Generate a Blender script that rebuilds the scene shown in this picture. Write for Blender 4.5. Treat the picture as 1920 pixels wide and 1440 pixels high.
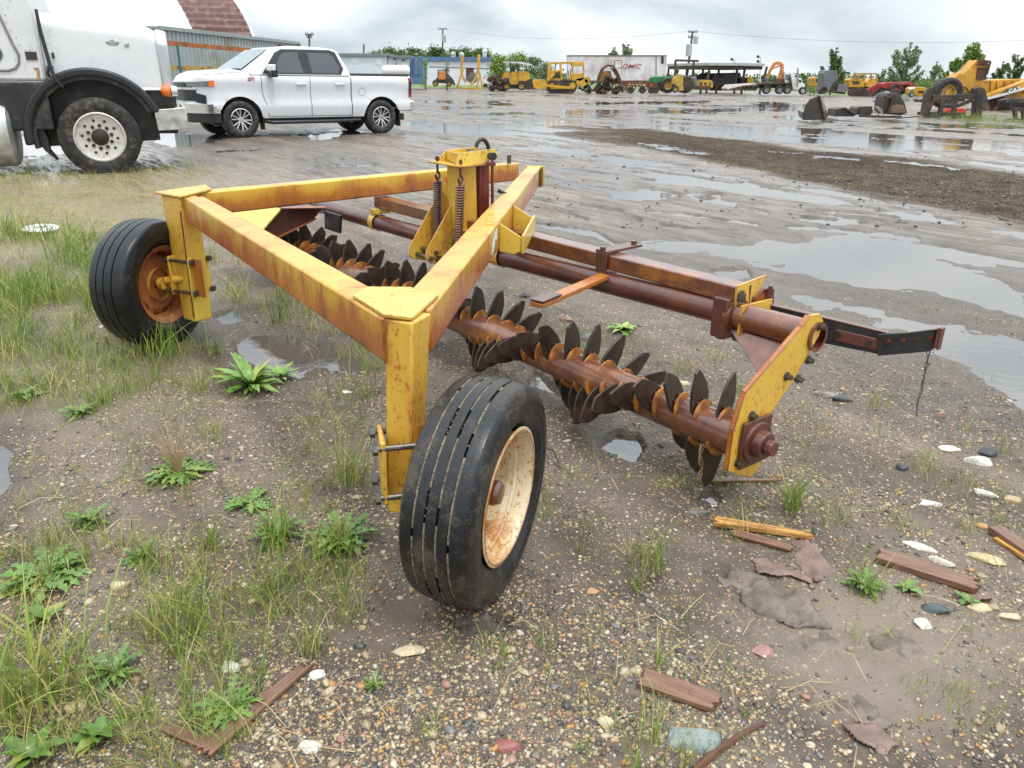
import bpy, bmesh, math, random
import numpy as np
from mathutils import Vector, Matrix

for o in list(bpy.data.objects): bpy.data.objects.remove(o)
SC = bpy.context.scene
COL = SC.collection
rnd = random.Random(7)

# ------------------------------------------------------------------ camera
CF, CP, CH, CR = 1450.0, math.atan(573/1450), 1.36, math.radians(.7)
cam = bpy.data.cameras.new("camera"); co = bpy.data.objects.new("camera", cam); COL.objects.link(co)
cam.sensor_width = 36; cam.lens = CF/1920*36; cam.clip_end = 6000; cam.clip_start = .05
co.matrix_world = Matrix.Translation((0, 0, CH)) @ Matrix.Rotation(math.pi/2-CP, 4, 'X') @ Matrix.Rotation(CR, 4, 'Z')
SC.camera = co
SC.render.resolution_x, SC.render.resolution_y = 1024, 768
SC.view_settings.view_transform = 'Standard'; SC.view_settings.look = 'None'
SC.view_settings.exposure = 0.20; SC.view_settings.gamma = 1

# survey helpers: where a line of sight meets the ground, a level, or an upright plane
_c, _s, _cr, _sr = math.cos(CP), math.sin(CP), math.cos(CR), math.sin(CR)
def ray(x, y):
    u0, v0 = (x-960)/CF, (720-y)/CF
    u, v = _cr*u0-_sr*v0, _sr*u0+_cr*v0
    return (u, _c+v*_s, -_s+v*_c)
def gp(x, y, z=0.0):
    d = ray(x, y); t = (z-CH)/d[2]
    return Vector((t*d[0], t*d[1], z))
def Q(x, y, D):
    d = ray(x, y); t = D/d[1]
    return Vector((t*d[0], D, CH+t*d[2]))

# ------------------------------------------------------------------ world and sun
W = bpy.data.worlds.new("World"); SC.world = W; W.use_nodes = True
nt = W.node_tree; nt.nodes.clear()
def wn(t, **k):
    n = nt.nodes.new(t)
    for a, v in k.items(): setattr(n, a, v)
    return n
out = wn('ShaderNodeOutputWorld'); bg = wn('ShaderNodeBackground')
sky = wn('ShaderNodeTexSky', sky_type='NISHITA', sun_disc=False)
SUN_EL, SUN_AZ = math.radians(66), math.radians(140)
sky.sun_elevation = SUN_EL; sky.sun_rotation = SUN_AZ
tc = wn('ShaderNodeTexCoord'); mp = wn('ShaderNodeMapping'); mp.inputs['Scale'].default_value = (1, 1, 3.2)
mp.inputs['Location'].default_value = (.35, 0.1, .2)
nz = wn('ShaderNodeTexNoise'); nz.inputs['Scale'].default_value = 2.6; nz.inputs['Detail'].default_value = 7
nz.inputs['Roughness'].default_value = .52; nz.inputs['Distortion'].default_value = .35
rp = wn('ShaderNodeValToRGB'); cr = rp.color_ramp
cr.elements[0].position = .36; cr.elements[0].color = (4.7, 5.5, 6.2, 1)
cr.elements[1].position = .57; cr.elements[1].color = (9.4, 9.75, 9.9, 1)
el = cr.elements.new(.47); el.color = (7.0, 7.7, 8.2, 1)
sep = wn('ShaderNodeSeparateXYZ'); zr = wn('ShaderNodeMapRange')
zr.inputs['From Min'].default_value = .12; zr.inputs['From Max'].default_value = .9
zr.inputs['To Min'].default_value = 1; zr.inputs['To Max'].default_value = 2.7
mul = wn('ShaderNodeMix', data_type='RGBA', blend_type='MULTIPLY'); mul.inputs[0].default_value = 1
mx = wn('ShaderNodeMix', data_type='RGBA'); mx.inputs[0].default_value = .93
L = nt.links.new
L(tc.outputs['Generated'], mp.inputs['Vector']); L(mp.outputs[0], nz.inputs['Vector']); L(nz.outputs['Fac'], rp.inputs[0])
L(tc.outputs['Generated'], sep.inputs[0]); L(sep.outputs['Z'], zr.inputs['Value'])
L(rp.outputs[0], mul.inputs[6]); L(zr.outputs[0], mul.inputs[7])
L(sky.outputs[0], mx.inputs[6]); L(mul.outputs[2], mx.inputs[7])
L(mx.outputs[2], bg.inputs['Color']); bg.inputs['Strength'].default_value = .1
L(bg.outputs[0], out.inputs[0])
sl = bpy.data.lights.new("sun", 'SUN'); so = bpy.data.objects.new("sun", sl); COL.objects.link(so)
sl.energy = 1.5; sl.angle = math.radians(10); sl.color = (1, .97, .93)
sd = Vector((math.sin(SUN_AZ)*math.cos(SUN_EL), math.cos(SUN_AZ)*math.cos(SUN_EL), math.sin(SUN_EL)))
so.rotation_euler = sd.to_track_quat('Z', 'Y').to_euler()

# ------------------------------------------------------------------ materials
MATS = {}
class NT:
    def __init__(s, name):
        s.m = bpy.data.materials.new(name); s.m.use_nodes = True; s.t = s.m.node_tree; s.t.nodes.clear()
        s.o = s.n('ShaderNodeOutputMaterial'); s.p = s.n('ShaderNodeBsdfPrincipled'); s.l(s.p.outputs[0], s.o.inputs[0])
        MATS[name] = s.m
    def n(s, t, **k):
        x = s.t.nodes.new(t)
        for a, v in k.items(): setattr(x, a, v)
        return x
    def l(s, a, b): s.t.links.new(a, b)
    def coord(s, kind='Object', scale=(1, 1, 1)):
        c = s.n('ShaderNodeTexCoord'); m = s.n('ShaderNodeMapping'); m.inputs['Scale'].default_value = scale
        s.l(c.outputs[kind], m.inputs[0]); return m.outputs[0]
    def pos(s, scale=(1, 1, 1), rz=0):
        c = s.n('ShaderNodeNewGeometry'); m = s.n('ShaderNodeMapping'); m.vector_type = 'TEXTURE'
        m.inputs['Scale'].default_value = tuple(1/q for q in scale); m.inputs['Rotation'].default_value = (0, 0, rz)
        s.l(c.outputs['Position'], m.inputs[0]); return m.outputs[0]
    def noise(s, v, sc, det=5, rough=.55, dist=0):
        x = s.n('ShaderNodeTexNoise'); x.inputs['Scale'].default_value = sc; x.inputs['Detail'].default_value = det
        x.inputs['Roughness'].default_value = rough; x.inputs['Distortion'].default_value = dist
        s.l(v, x.inputs['Vector']); return x.outputs['Fac']
    def voro(s, v, sc, feat='F1'):
        x = s.n('ShaderNodeTexVoronoi', feature=feat); x.inputs['Scale'].default_value = sc
        s.l(v, x.inputs['Vector']); return x
    def ramp(s, f, *st, interp='LINEAR'):
        x = s.n('ShaderNodeValToRGB'); r = x.color_ramp; r.interpolation = interp
        while len(r.elements) < len(st): r.elements.new(.5)
        for e, (p, c) in zip(r.elements, st):
            e.position = p; e.color = (c, c, c, 1) if isinstance(c, (int, float)) else (*c, 1)
        s.l(f, x.inputs[0]); return x.outputs[0]
    def mix(s, f, a, b, mode='MIX'):
        x = s.n('ShaderNodeMix', data_type='RGBA', blend_type=mode)
        for i, v in ((0, f), (6, a), (7, b)):
            if isinstance(v, (int, float)): x.inputs[i].default_value = v if i == 0 else (v, v, v, 1)
            elif isinstance(v, tuple): x.inputs[i].default_value = (*v, 1)
            else: s.l(v, x.inputs[i])
        return x.outputs[2]
    def math(s, op, a, b=0.0, clamp=False):
        x = s.n('ShaderNodeMath', operation=op, use_clamp=clamp)
        for i, v in ((0, a), (1, b)):
            if isinstance(v, (int, float)): x.inputs[i].default_value = v
            else: s.l(v, x.inputs[i])
        return x.outputs[0]
    def attr(s, name):
        x = s.n('ShaderNodeAttribute', attribute_name=name); return x
    def bump(s, h, st=.3, d=.01):
        b = s.n('ShaderNodeBump'); b.inputs['Strength'].default_value = st; b.inputs['Distance'].default_value = d
        s.l(h, b.inputs['Height']); s.l(b.outputs[0], s.p.inputs['Normal']); return b
    def set(s, **k):
        for a, v in k.items():
            i = s.p.inputs[a.replace('_', ' ')]
            if isinstance(v, tuple): i.default_value = (*v, 1) if len(v) == 3 else v
            elif isinstance(v, (int, float)): i.default_value = v
            else: s.l(v, i)
        return s

def plain(name, col, rough=.5, metal=0, var=.25, sc=6, bump=.15, coat=0, dirt=None, dirt_amt=.5, dsc=3):
    """A painted / plain surface with uneven colour, patchy dirt and a little relief."""
    s = NT(name); v = s.coord()
    f = s.noise(v, sc, 6)
    a = tuple(max(0, c*(1-var)) for c in col); b = tuple(min(1, c*(1+var*.6)) for c in col)
    c = s.mix(s.ramp(f, (.3, 0), (.7, 1)), a, b)
    if dirt:
        g = s.noise(v, dsc, 8, .65, .4)
        c = s.mix(s.ramp(g, (.62-dirt_amt*.35, 0), (.72-dirt_amt*.1, .9)), c, dirt)
    s.set(Base_Color=c, Roughness=s.ramp(f, (.3, max(.05, rough-.1)), (.7, min(1, rough+.12))), Metallic=metal, Coat_Weight=coat, Coat_Roughness=.12)
    if bump: s.bump(s.noise(v, sc*8, 4), bump, .004)
    return s.m

def rusty(name, paint, amt, rust=(.34, .105, .016), dark=(.07, .018, .010), sc=5, rough=.42, coat=.45, streak=1, edge=True, stain=(.58, .25, .03), stain_amt=.5, spk=.5, low=None):
    """Old wet paint: ochre stain, rust blooms, dark rust and speckles, worn edges."""
    s = NT(name); v = s.coord(scale=(1, 1, .55 if streak else 1))
    big = s.noise(v, sc*.42, 7, .6, .5); med = s.noise(v, sc*1.6, 8, .65, .3); fine = s.noise(v, sc*14, 5, .7)
    grain = s.noise(s.coord(scale=(1, 1, .12)), sc*9, 6, .68)
    base = s.mix(s.ramp(grain, (.35, 0), (.7, 1)), tuple(x*.86 for x in paint), tuple(min(1, x*1.08) for x in paint))
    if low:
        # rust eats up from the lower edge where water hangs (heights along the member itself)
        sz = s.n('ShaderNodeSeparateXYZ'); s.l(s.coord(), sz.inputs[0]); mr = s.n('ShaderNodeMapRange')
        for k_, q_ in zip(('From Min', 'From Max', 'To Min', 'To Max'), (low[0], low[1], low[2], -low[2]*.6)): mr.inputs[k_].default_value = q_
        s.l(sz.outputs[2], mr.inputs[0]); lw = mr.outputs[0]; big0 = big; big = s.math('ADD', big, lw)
    st = s.ramp(s.math('ADD', s.math('MULTIPLY', big, .62), s.math('MULTIPLY', grain, .38)), (.62-.4*stain_amt, 0), (.80-.3*stain_amt, .9))
    c = s.mix(st, base, stain)
    t = s.math('ADD', s.math('MULTIPLY', med, .6), s.math('MULTIPLY', big, .4))
    if edge:
        bv = s.n('ShaderNodeBevel', samples=4); bv.inputs['Radius'].default_value = .012
        ge = s.n('ShaderNodeNewGeometry'); dp = s.n('ShaderNodeVectorMath', operation='DOT_PRODUCT')
        s.l(bv.outputs[0], dp.inputs[0]); s.l(ge.outputs['Normal'], dp.inputs[1])
        e = s.math('MULTIPLY', s.math('SUBTRACT', 1, dp.outputs['Value']), 1.9, True)
        t = s.math('ADD', t, s.math('MULTIPLY', e, s.math('MULTIPLY', fine, 1.0)))
    r1 = s.ramp(t, (.66-.3*amt, 0), (.74-.26*amt, 1))
    c = s.mix(r1, c, s.mix(fine, tuple(x*.6 for x in rust), tuple(x*1.5 for x in rust)))
    sp = s.ramp(s.math('ADD', fine, s.math('MULTIPLY', big, .35)), (.86-.17*spk, 0), (.92-.17*spk, .8))
    c = s.mix(sp, c, rust)
    c = s.mix(s.ramp(t, (.80-.3*amt, 0), (.9-.28*amt, .95)), c, dark)
    s.set(Base_Color=c, Roughness=s.ramp(fine, (.3, rough-.12), (.7, rough+.15)), Coat_Weight=coat, Coat_Roughness=.16)
    s.bump(s.math('ADD', s.math('MULTIPLY', fine, .6), s.math('MULTIPLY', r1, .5)), .28, .003)
    return s.m

M = {}
YEL = (.74, .52, .065)
M['paint'] = rusty('yellow_paint', YEL, .22, stain_amt=.45)
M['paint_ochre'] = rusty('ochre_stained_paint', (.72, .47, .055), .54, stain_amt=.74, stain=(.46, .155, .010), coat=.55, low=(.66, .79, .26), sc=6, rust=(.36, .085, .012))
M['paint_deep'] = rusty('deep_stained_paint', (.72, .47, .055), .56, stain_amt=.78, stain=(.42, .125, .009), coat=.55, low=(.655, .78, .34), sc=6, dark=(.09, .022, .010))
M['rust_yellow'] = rusty('yellow_edge_rust', (.58, .30, .035), .78, stain_amt=.8, stain=(.5, .2, .02), rust=(.32, .09, .015), sc=14)
M['paint_orange'] = rusty('orange_stained_paint', (.62, .36, .045), .5, stain_amt=.85, stain=(.42, .16, .018))
M['paint_clean'] = rusty('pale_yellow_paint', (.80, .60, .10), .12, stain_amt=.25)
M['rust'] = rusty('rust_over_yellow', (.6, .33, .04), .84, stain_amt=1, rust=(.19, .055, .016), dark=(.055, .018, .012), coat=.8, stain=(.42, .16, .02))
M['rust_fine'] = rusty('speckled_wet_rust', (.42, .17, .02), .84, stain_amt=1, stain=(.24, .07, .014), rust=(.13, .035, .013), dark=(.050, .016, .011), sc=11, streak=0, coat=1, rough=.36, spk=1)
M['rust_dark'] = rusty('dark_rust', (.2, .05, .02), .9, rust=(.085, .022, .013), dark=(.035, .012, .010), stain_amt=1, stain=(.13, .035, .016), coat=.65, edge=False)
M['rust_orange'] = rusty('orange_rust', (.6, .25, .03), .75, rust=(.36, .11, .018), dark=(.12, .03, .012), stain_amt=1, stain=(.45, .15, .02), sc=9)
M['tooth'] = plain('blackened_steel', (.040, .026, .020), .38, .15, .5, 20, .4, .35, (.10, .042, .022), .38, 14)
M['cyl_red'] = rusty('faded_red_paint', (.16, .014, .012), .35, rust=(.09, .02, .012), dark=(.03, .01, .009), stain=(.2, .03, .02), stain_amt=.5, coat=.4)
M['bolt'] = plain('grey_bolt_steel', (.16, .145, .125), .35, .8, .4, 30, .2)
M['rim_white'] = rusty('cream_rim_paint', (.74, .66, .48), .56, rust=(.42, .15, .025), dark=(.14, .045, .02), stain=(.62, .42, .16), stain_amt=.6, sc=7, spk=.95, coat=.3)
M['rim_rust'] = rusty('rusty_rim_paint', (.45, .17, .06), .55, rust=(.22, .06, .025), dark=(.07, .022, .014), stain=(.34, .11, .035), stain_amt=.9, sc=7, coat=.3)
M['black_rubber'] = plain('black_rubber', (.018, .018, .019), .45, 0, .4, 15, .3, .15, (.05, .045, .04), .2, 8)
M['wht'] = plain('white_scraps', (.75, .76, .72), .5, 0, .1, 20)

def tyre_mat(name, col, mud, amt, wet):
    s = NT(name); v = s.coord()
    f = s.noise(v, 9, 7, .65, .3); g = s.noise(v, 120, 4, .7)
    c = s.mix(s.ramp(f, (.3, 0), (.7, 1)), tuple(x*.6 for x in col), tuple(x*1.5 for x in col))
    mm = s.ramp(s.math('ADD', s.math('MULTIPLY', f, .7), s.math('MULTIPLY', g, .3)), (.60-.2*amt, 0), (.68-.15*amt, 1))
    c = s.mix(mm, c, s.mix(g, tuple(x*.5 for x in mud), tuple(x*1.4 for x in mud)))
    s.set(Base_Color=c, Roughness=s.ramp(mm, (0, wet), (1, .8)), Coat_Weight=.12, Coat_Roughness=.15, Specular_IOR_Level=.35)
    s.bump(s.math('ADD', g, s.math('MULTIPLY', mm, .8)), .35, .003)
    return s.m
M['tyre'] = tyre_mat('wet_black_tyre', (.009, .010, .011), (.04, .034, .028), .16, .26)
M['tyre_muddy'] = tyre_mat('muddy_black_tyre', (.014, .015, .017), (.080, .062, .045), .46, .26)
M['mud_grit'] = plain('packed_grit', (.36, .29, .19), .8, 0, .8, 160, .8, 0, (.03, .028, .025), .55, 40)

# ------------------------------------------------------------------ mesh builder
class MB:
    def __init__(s): s.v = []; s.f = []
    def add(s, vs, fs):
        o = len(s.v); s.v += [tuple(x) for x in vs]; s.f += [tuple(i+o for i in f) for f in fs]; return s
    def box(s, c, size, rot=None):
        c = Vector(c); hx, hy, hz = size[0]/2, size[1]/2, size[2]/2
        vs = [Vector((x, y, z)) for x in (-hx, hx) for y in (-hy, hy) for z in (-hz, hz)]
        if rot is not None: vs = [rot @ v for v in vs]
        return s.add([c+v for v in vs], [(0, 1, 3, 2), (4, 6, 7, 5), (0, 4, 5, 1), (2, 3, 7, 6), (0, 2, 6, 4), (1, 5, 7, 3)])
    def frame(s, p0, p1, up):
        d = (Vector(p1)-Vector(p0)).normalized(); u = Vector(up); r = d.cross(u)
        if r.length < 1e-5: r = d.cross(Vector((1, .1, 0)))
        r.normalize(); return d, r, r.cross(d).normalized()
    def beam(s, p0, p1, w, h, up=(0, 0, 1), off=(0, 0)):
        """rectangular bar from p0 to p1; w sideways, h along up; off shifts (side, up)"""
        p0, p1 = Vector(p0), Vector(p1); d, r, u = s.frame(p0, p1, up)
        vs = []
        for p in (p0, p1):
            for a, b in ((-1, -1), (1, -1), (1, 1), (-1, 1)):
                vs.append(p+r*(off[0]+a*w/2)+u*(off[1]+b*h/2))
        return s.add(vs, [(3, 2, 1, 0), (4, 5, 6, 7), (0, 1, 5, 4), (1, 2, 6, 5), (2, 3, 7, 6), (3, 0, 4, 7)])
    def cyl(s, p0, p1, r0, r1=None, seg=14, cap=True):
        r1 = r0 if r1 is None else r1
        p0, p1 = Vector(p0), Vector(p1); d, a, b = s.frame(p0, p1, (0, 0, 1))
        vs = [p+(a*math.cos(2*math.pi*i/seg)+b*math.sin(2*math.pi*i/seg))*r for p, r in ((p0, r0), (p1, r1)) for i in range(seg)]
        fs = [(i, (i+1) % seg, seg+(i+1) % seg, seg+i) for i in range(seg)]
        if cap: fs += [tuple(range(seg))[::-1], tuple(range(seg, 2*seg))]
        return s.add(vs, fs)
    def tube(s, pts, r, seg=8):
        pts = [Vector(p) for p in pts]; rr = r if isinstance(r, (list, tuple)) else [r]*len(pts)
        vs = []; up = Vector((.13, .21, 1)).normalized(); pa = None
        for i, p in enumerate(pts):
            d = (pts[min(i+1, len(pts)-1)]-pts[max(i-1, 0)]).normalized()
            a = d.cross(up) if pa is None else pa-d*pa.dot(d)
            if a.length < 1e-4: a = d.cross(Vector((1, 0, 0)))
            a.normalize(); pa = a; b = d.cross(a)
            vs += [p+(a*math.cos(2*math.pi*k/seg)+b*math.sin(2*math.pi*k/seg))*rr[i] for k in range(seg)]
        fs = [(i*seg+k, i*seg+(k+1) % seg, (i+1)*seg+(k+1) % seg, (i+1)*seg+k) for i in range(len(pts)-1) for k in range(seg)]
        n = len(pts)
        fs += [tuple(range(seg))[::-1], tuple(range((n-1)*seg, n*seg))]
        return s.add(vs, fs)
    def prism(s, pts, ext):
        """planar outline pushed along the vector ext"""
        pts = [Vector(p) for p in pts]; ext = Vector(ext); n = len(pts)
        nn = Vector((0, 0, 0))
        for i in range(n): nn += pts[i].cross(pts[(i+1) % n])
        if nn.dot(ext) > 0: pts = pts[::-1]
        return s.add(pts+[p+ext for p in pts], [tuple(range(n)), tuple(range(n, 2*n))[::-1]]+[(i, n+i, n+(i+1) % n, (i+1) % n) for i in range(n)])
    def lathe(s, org, axis, prof, seg=32, closed=False):
        org = Vector(org); d, a, b = s.frame(org, org+Vector(axis), (0, 0, 1)); n = len(prof)
        vs = [org+d*o+(a*math.cos(2*math.pi*k/seg)+b*math.sin(2*math.pi*k/seg))*r for k in range(seg) for r, o in prof]
        fs = [(k*n+i, k*n+i+1, ((k+1) % seg)*n+i+1, ((k+1) % seg)*n+i) for k in range(seg) for i in range(n-1 if not closed else n) if not closed]
        if closed: fs = [(k*n+i, k*n+(i+1) % n, ((k+1) % seg)*n+(i+1) % n, ((k+1) % seg)*n+i) for k in range(seg) for i in range(n)]
        return s.add(vs, fs)
    def ball(s, c, r, seg=12, rings=8):
        c = Vector(c); r = Vector(r) if not isinstance(r, (int, float)) else Vector((r, r, r))
        vs = [c+Vector((r.x*math.sin(math.pi*j/rings)*math.cos(2*math.pi*i/seg), r.y*math.sin(math.pi*j/rings)*math.sin(2*math.pi*i/seg), r.z*math.cos(math.pi*j/rings))) for j in range(rings+1) for i in range(seg)]
        return s.add(vs, [(j*seg+i, (j+1)*seg+i, (j+1)*seg+(i+1) % seg, j*seg+(i+1) % seg) for j in range(rings) for i in range(seg)])
    def build(s, name, mat, parent=None, smooth=None, bevel=0, world=False, normals=True):
        me = bpy.data.meshes.new(name)
        vs = s.v
        if world and parent is not None:
            inv = parent.matrix_world.inverted(); vs = [inv @ Vector(v) for v in vs]
        me.from_pydata(vs, [], s.f); me.validate()
        if normals:
            bm = bmesh.new(); bm.from_mesh(me); bmesh.ops.recalc_face_normals(bm, faces=bm.faces); bm.to_mesh(me); bm.free()
        me.materials.append(mat if not isinstance(mat, str) else M[mat])
        o = bpy.data.objects.new(name, me); COL.objects.link(o)
        if parent is not None: o.parent = parent
        if smooth is not None:
            me.polygons.foreach_set('use_smooth', [True]*len(me.polygons))
            try: me.set_sharp_from_angle(angle=math.radians(smooth))
            except Exception: pass
        if bevel:
            b = o.modifiers.new('bevel', 'BEVEL'); b.width = bevel; b.segments = 2; b.limit_method = 'ANGLE'; b.angle_limit = math.radians(40)
        return o

def tag(o, label=None, cat=None, group=None, kind=None):
    if label: o['label'] = label
    if cat: o['category'] = cat
    if group: o['group'] = group
    if kind: o['kind'] = kind
    return o
def thing(name, label, cat, loc=(0, 0, 0), mat=None, group=None):
    o = bpy.data.objects.new(name, None); COL.objects.link(o); o.empty_display_size = .2
    o.matrix_world = mat if mat is not None else Matrix.Translation(loc)
    return tag(o, label, cat, group)
def copy_part(o, parent):
    c = o.copy(); COL.objects.link(c); c.parent = parent
    return c
def npmesh(name, v, f, mat, smooth=True):
    """mesh from numpy arrays; f is (n,3) or (n,4)"""
    me = bpy.data.meshes.new(name); k = f.shape[1]
    me.vertices.add(len(v)); me.vertices.foreach_set('co', v.astype(np.float32).ravel())
    me.loops.add(f.size); me.loops.foreach_set('vertex_index', f.astype(np.int32).ravel())
    me.polygons.add(len(f)); me.polygons.foreach_set('loop_start', np.arange(0, f.size, k, dtype=np.int32))
    me.update(calc_edges=True)
    if smooth: me.polygons.foreach_set('use_smooth', np.ones(len(f), bool))
    me.materials.append(mat)
    o = bpy.data.objects.new(name, me); COL.objects.link(o); return o
def fattr(o, name, vals):
    a = o.data.attributes.new(name, 'FLOAT', 'POINT'); a.data.foreach_set('value', vals.astype(np.float32))

# smooth value noise for terrain
def vnoise(x, y, seed=0):
    xi, yi = np.floor(x), np.floor(y); xf, yf = x-xi, y-yi
    u, v = xf*xf*(3-2*xf), yf*yf*(3-2*yf)
    def h(a, b):
        n = np.sin(a*127.1+b*311.7+seed*74.7)*43758.5453
        return n-np.floor(n)
    return (h(xi, yi)*(1-u)+h(xi+1, yi)*u)*(1-v)+(h(xi, yi+1)*(1-u)+h(xi+1, yi+1)*u)*v
def fbm(x, y, oct=4, seed=0):
    t = 0; a = .5
    for i in range(oct):
        t = t+a*vnoise(x*2**i+i*17.3, y*2**i-i*9.1, seed+i); a *= .5
    return t/(1-.5**oct)

# ------------------------------------------------------------------ the ground: one sheet to the horizon, with ruts, dips and a gravel windrow
def pix(x, y):
    """where ground points show in the survey photograph (numpy)"""
    dz = -CH; f = y*_c-dz*_s; up = y*_s+dz*_c
    ok = f > .15; f = np.where(ok, f, 1)
    u, v = x/f, up/f
    return np.where(ok, 960+CF*(_cr*u+_sr*v), -9999), np.where(ok, 720-CF*(-_sr*u+_cr*v), -9999)
def seg_d(px, py, pts):
    d = np.full(px.shape, 1e9)
    for (x0, y0), (x1, y1) in zip(pts[:-1], pts[1:]):
        vx, vy = x1-x0, y1-y0; t = np.clip(((px-x0)*vx+(py-y0)*vy)/(vx*vx+vy*vy+1e-9), 0, 1)
        d = np.minimum(d, np.hypot(px-x0-t*vx, py-y0-t*vy))
    return d
def poly_sd(px, py, pts):
    d = seg_d(px, py, pts+pts[:1]); ins = np.zeros(px.shape, bool)
    for (x0, y0), (x1, y1) in zip(pts, pts[1:]+pts[:1]):
        c = ((y0 > py) != (y1 > py)) & (px < (x1-x0)*(py-y0)/(y1-y0+1e-12)+x0); ins ^= c
    return np.where(ins, -d, d)
PUDDLES = [
 [(1180,448),(1290,440),(1370,450),(1440,436),(1500,440),(1560,428),(1650,438),(1745,460),(1720,474),(1790,492),(1870,510),(1935,540),(1935,604),(1800,574),(1640,542),(1500,512),(1420,498),(1340,474),(1250,466)],
 [(1440,516),(1520,532),(1640,556),(1780,590),(1935,628),(1935,770),(1850,722),(1770,672),(1690,628),(1600,600),(1520,585),(1480,566)],
 [(1330,505),(1400,500),(1420,520),(1370,525)],
 [(425,636),(470,620),(530,612),(590,628),(660,640),(712,690),(660,700),(600,690),(560,704),(500,692),(455,670)],
 [(1110,835),(1150,800),(1200,805),(1225,840),(1190,866),(1140,862)],
 [(-40,840),(0,832),(24,846),(10,868),(22,900),(0,930),(-40,940)],
 [(1300,925),(1340,915),(1360,940),(1320,948)],
 [(270,252),(340,244),(420,252),(400,268),(300,276)],
 [(-30,256),(60,250),(130,262),(150,285),(60,296),(-30,292)],
 [(540,252),(680,240),(700,246),(600,262)],
 [(30,632),(80,618),(110,650),(60,662)],
 [(850,1168),(920,1150),(960,1165),(930,1190),(870,1192)],
 [(1000,700),(1060,735),(1050,750),(990,720)],
 [(395,590),(440,576),(470,600),(420,612)],
 [(960,216),(1090,226),(1105,233),(1010,232)],
 [(1440,190),(1515,196),(1515,206),(1400,204),(1380,198)],
 [(1440,216),(1515,214),(1560,224),(1640,226),(1600,234),(1470,226)],
 [(560,300),(600,292),(690,296),(650,304)],
]
STREAKS = [(5,[(1010,308),(1140,330),(1290,345),(1370,352)]),(5,[(1004,330),(1120,352),(1235,370),(1290,362),(1350,366)]),(16,[(1150,366),(1225,366)]),
 (6,[(1380,342),(1500,352),(1640,372),(1750,400)]),(5,[(1310,370),(1440,385)]),(6,[(1430,360),(1560,375),(1660,395),(1750,405)]),(6,[(1090,384),(1160,394),(1200,412)]),
 (6,[(1000,416),(1110,435),(1150,455),(1250,460)]),(5,[(1480,388),(1600,410),(1700,418)]),(8,[(1200,268),(1260,278),(1335,290)]),(6,[(830,203),(920,200)]),
 (9,[(1060,210),(1280,208),(1500,203)]),(5,[(1150,236),(1280,238)]),(5,[(1250,240),(1480,250),(1700,268)]),(6,[(1300,245),(1500,240),(1560,246)]),(6,[(1500,246),(1700,258),(1930,274)]),
 (6,[(1600,258),(1780,272),(1930,288)]),(6,[(1440,282),(1540,292),(1610,299)]),(4,[(1210,300),(1300,312)]),(4,[(1030,286),(1180,300)]),(5,[(1000,260),(1060,268)]),(5,[(1500,262),(1640,276),(1760,292)]),(5,[(1380,255),(1560,268)]),
 (4,[(1660,300),(1800,316)]),(5,[(1800,300),(1930,316)]),(5,[(1860,430),(1930,446)]),(7,[(1480,424),(1600,432),(1720,446)]),(6,[(1500,408),(1610,416),(1720,432)]),(5,[(1540,394),(1640,402),(1740,412)]),(5,[(1200,352),(1330,372),(1440,398)]),(5,[(1060,318),(1200,336)]),(5,[(1120,300),(1260,318),(1400,336)]),(4,[(1010,270),(1100,284)]),(5,[(1240,424),(1380,432)]),(4,[(800,190),(960,196)]),(4,[(860,214),(1000,212)]),(4,[(780,232),(900,238)]),(4,[(1100,194),(1330,190)]),(4,[(1640,190),(1720,188)]),
 (5,[(1700,234),(1920,238)]),(4,[(1500,300),(1640,310)]),(5,[(1210,395),(1330,408),(1420,420)]),(5,[(1070,400),(1100,412)]),(5,[(560,316),(700,308)]),(4,[(400,284),(520,276)])]
WINDROW = [((985,238),6),((1060,244),12),((1200,258),18),((1350,284),25),((1500,305),32),((1640,328),38),((1780,352),45),((1960,385),56)]
TRK = math.radians(144)
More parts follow.
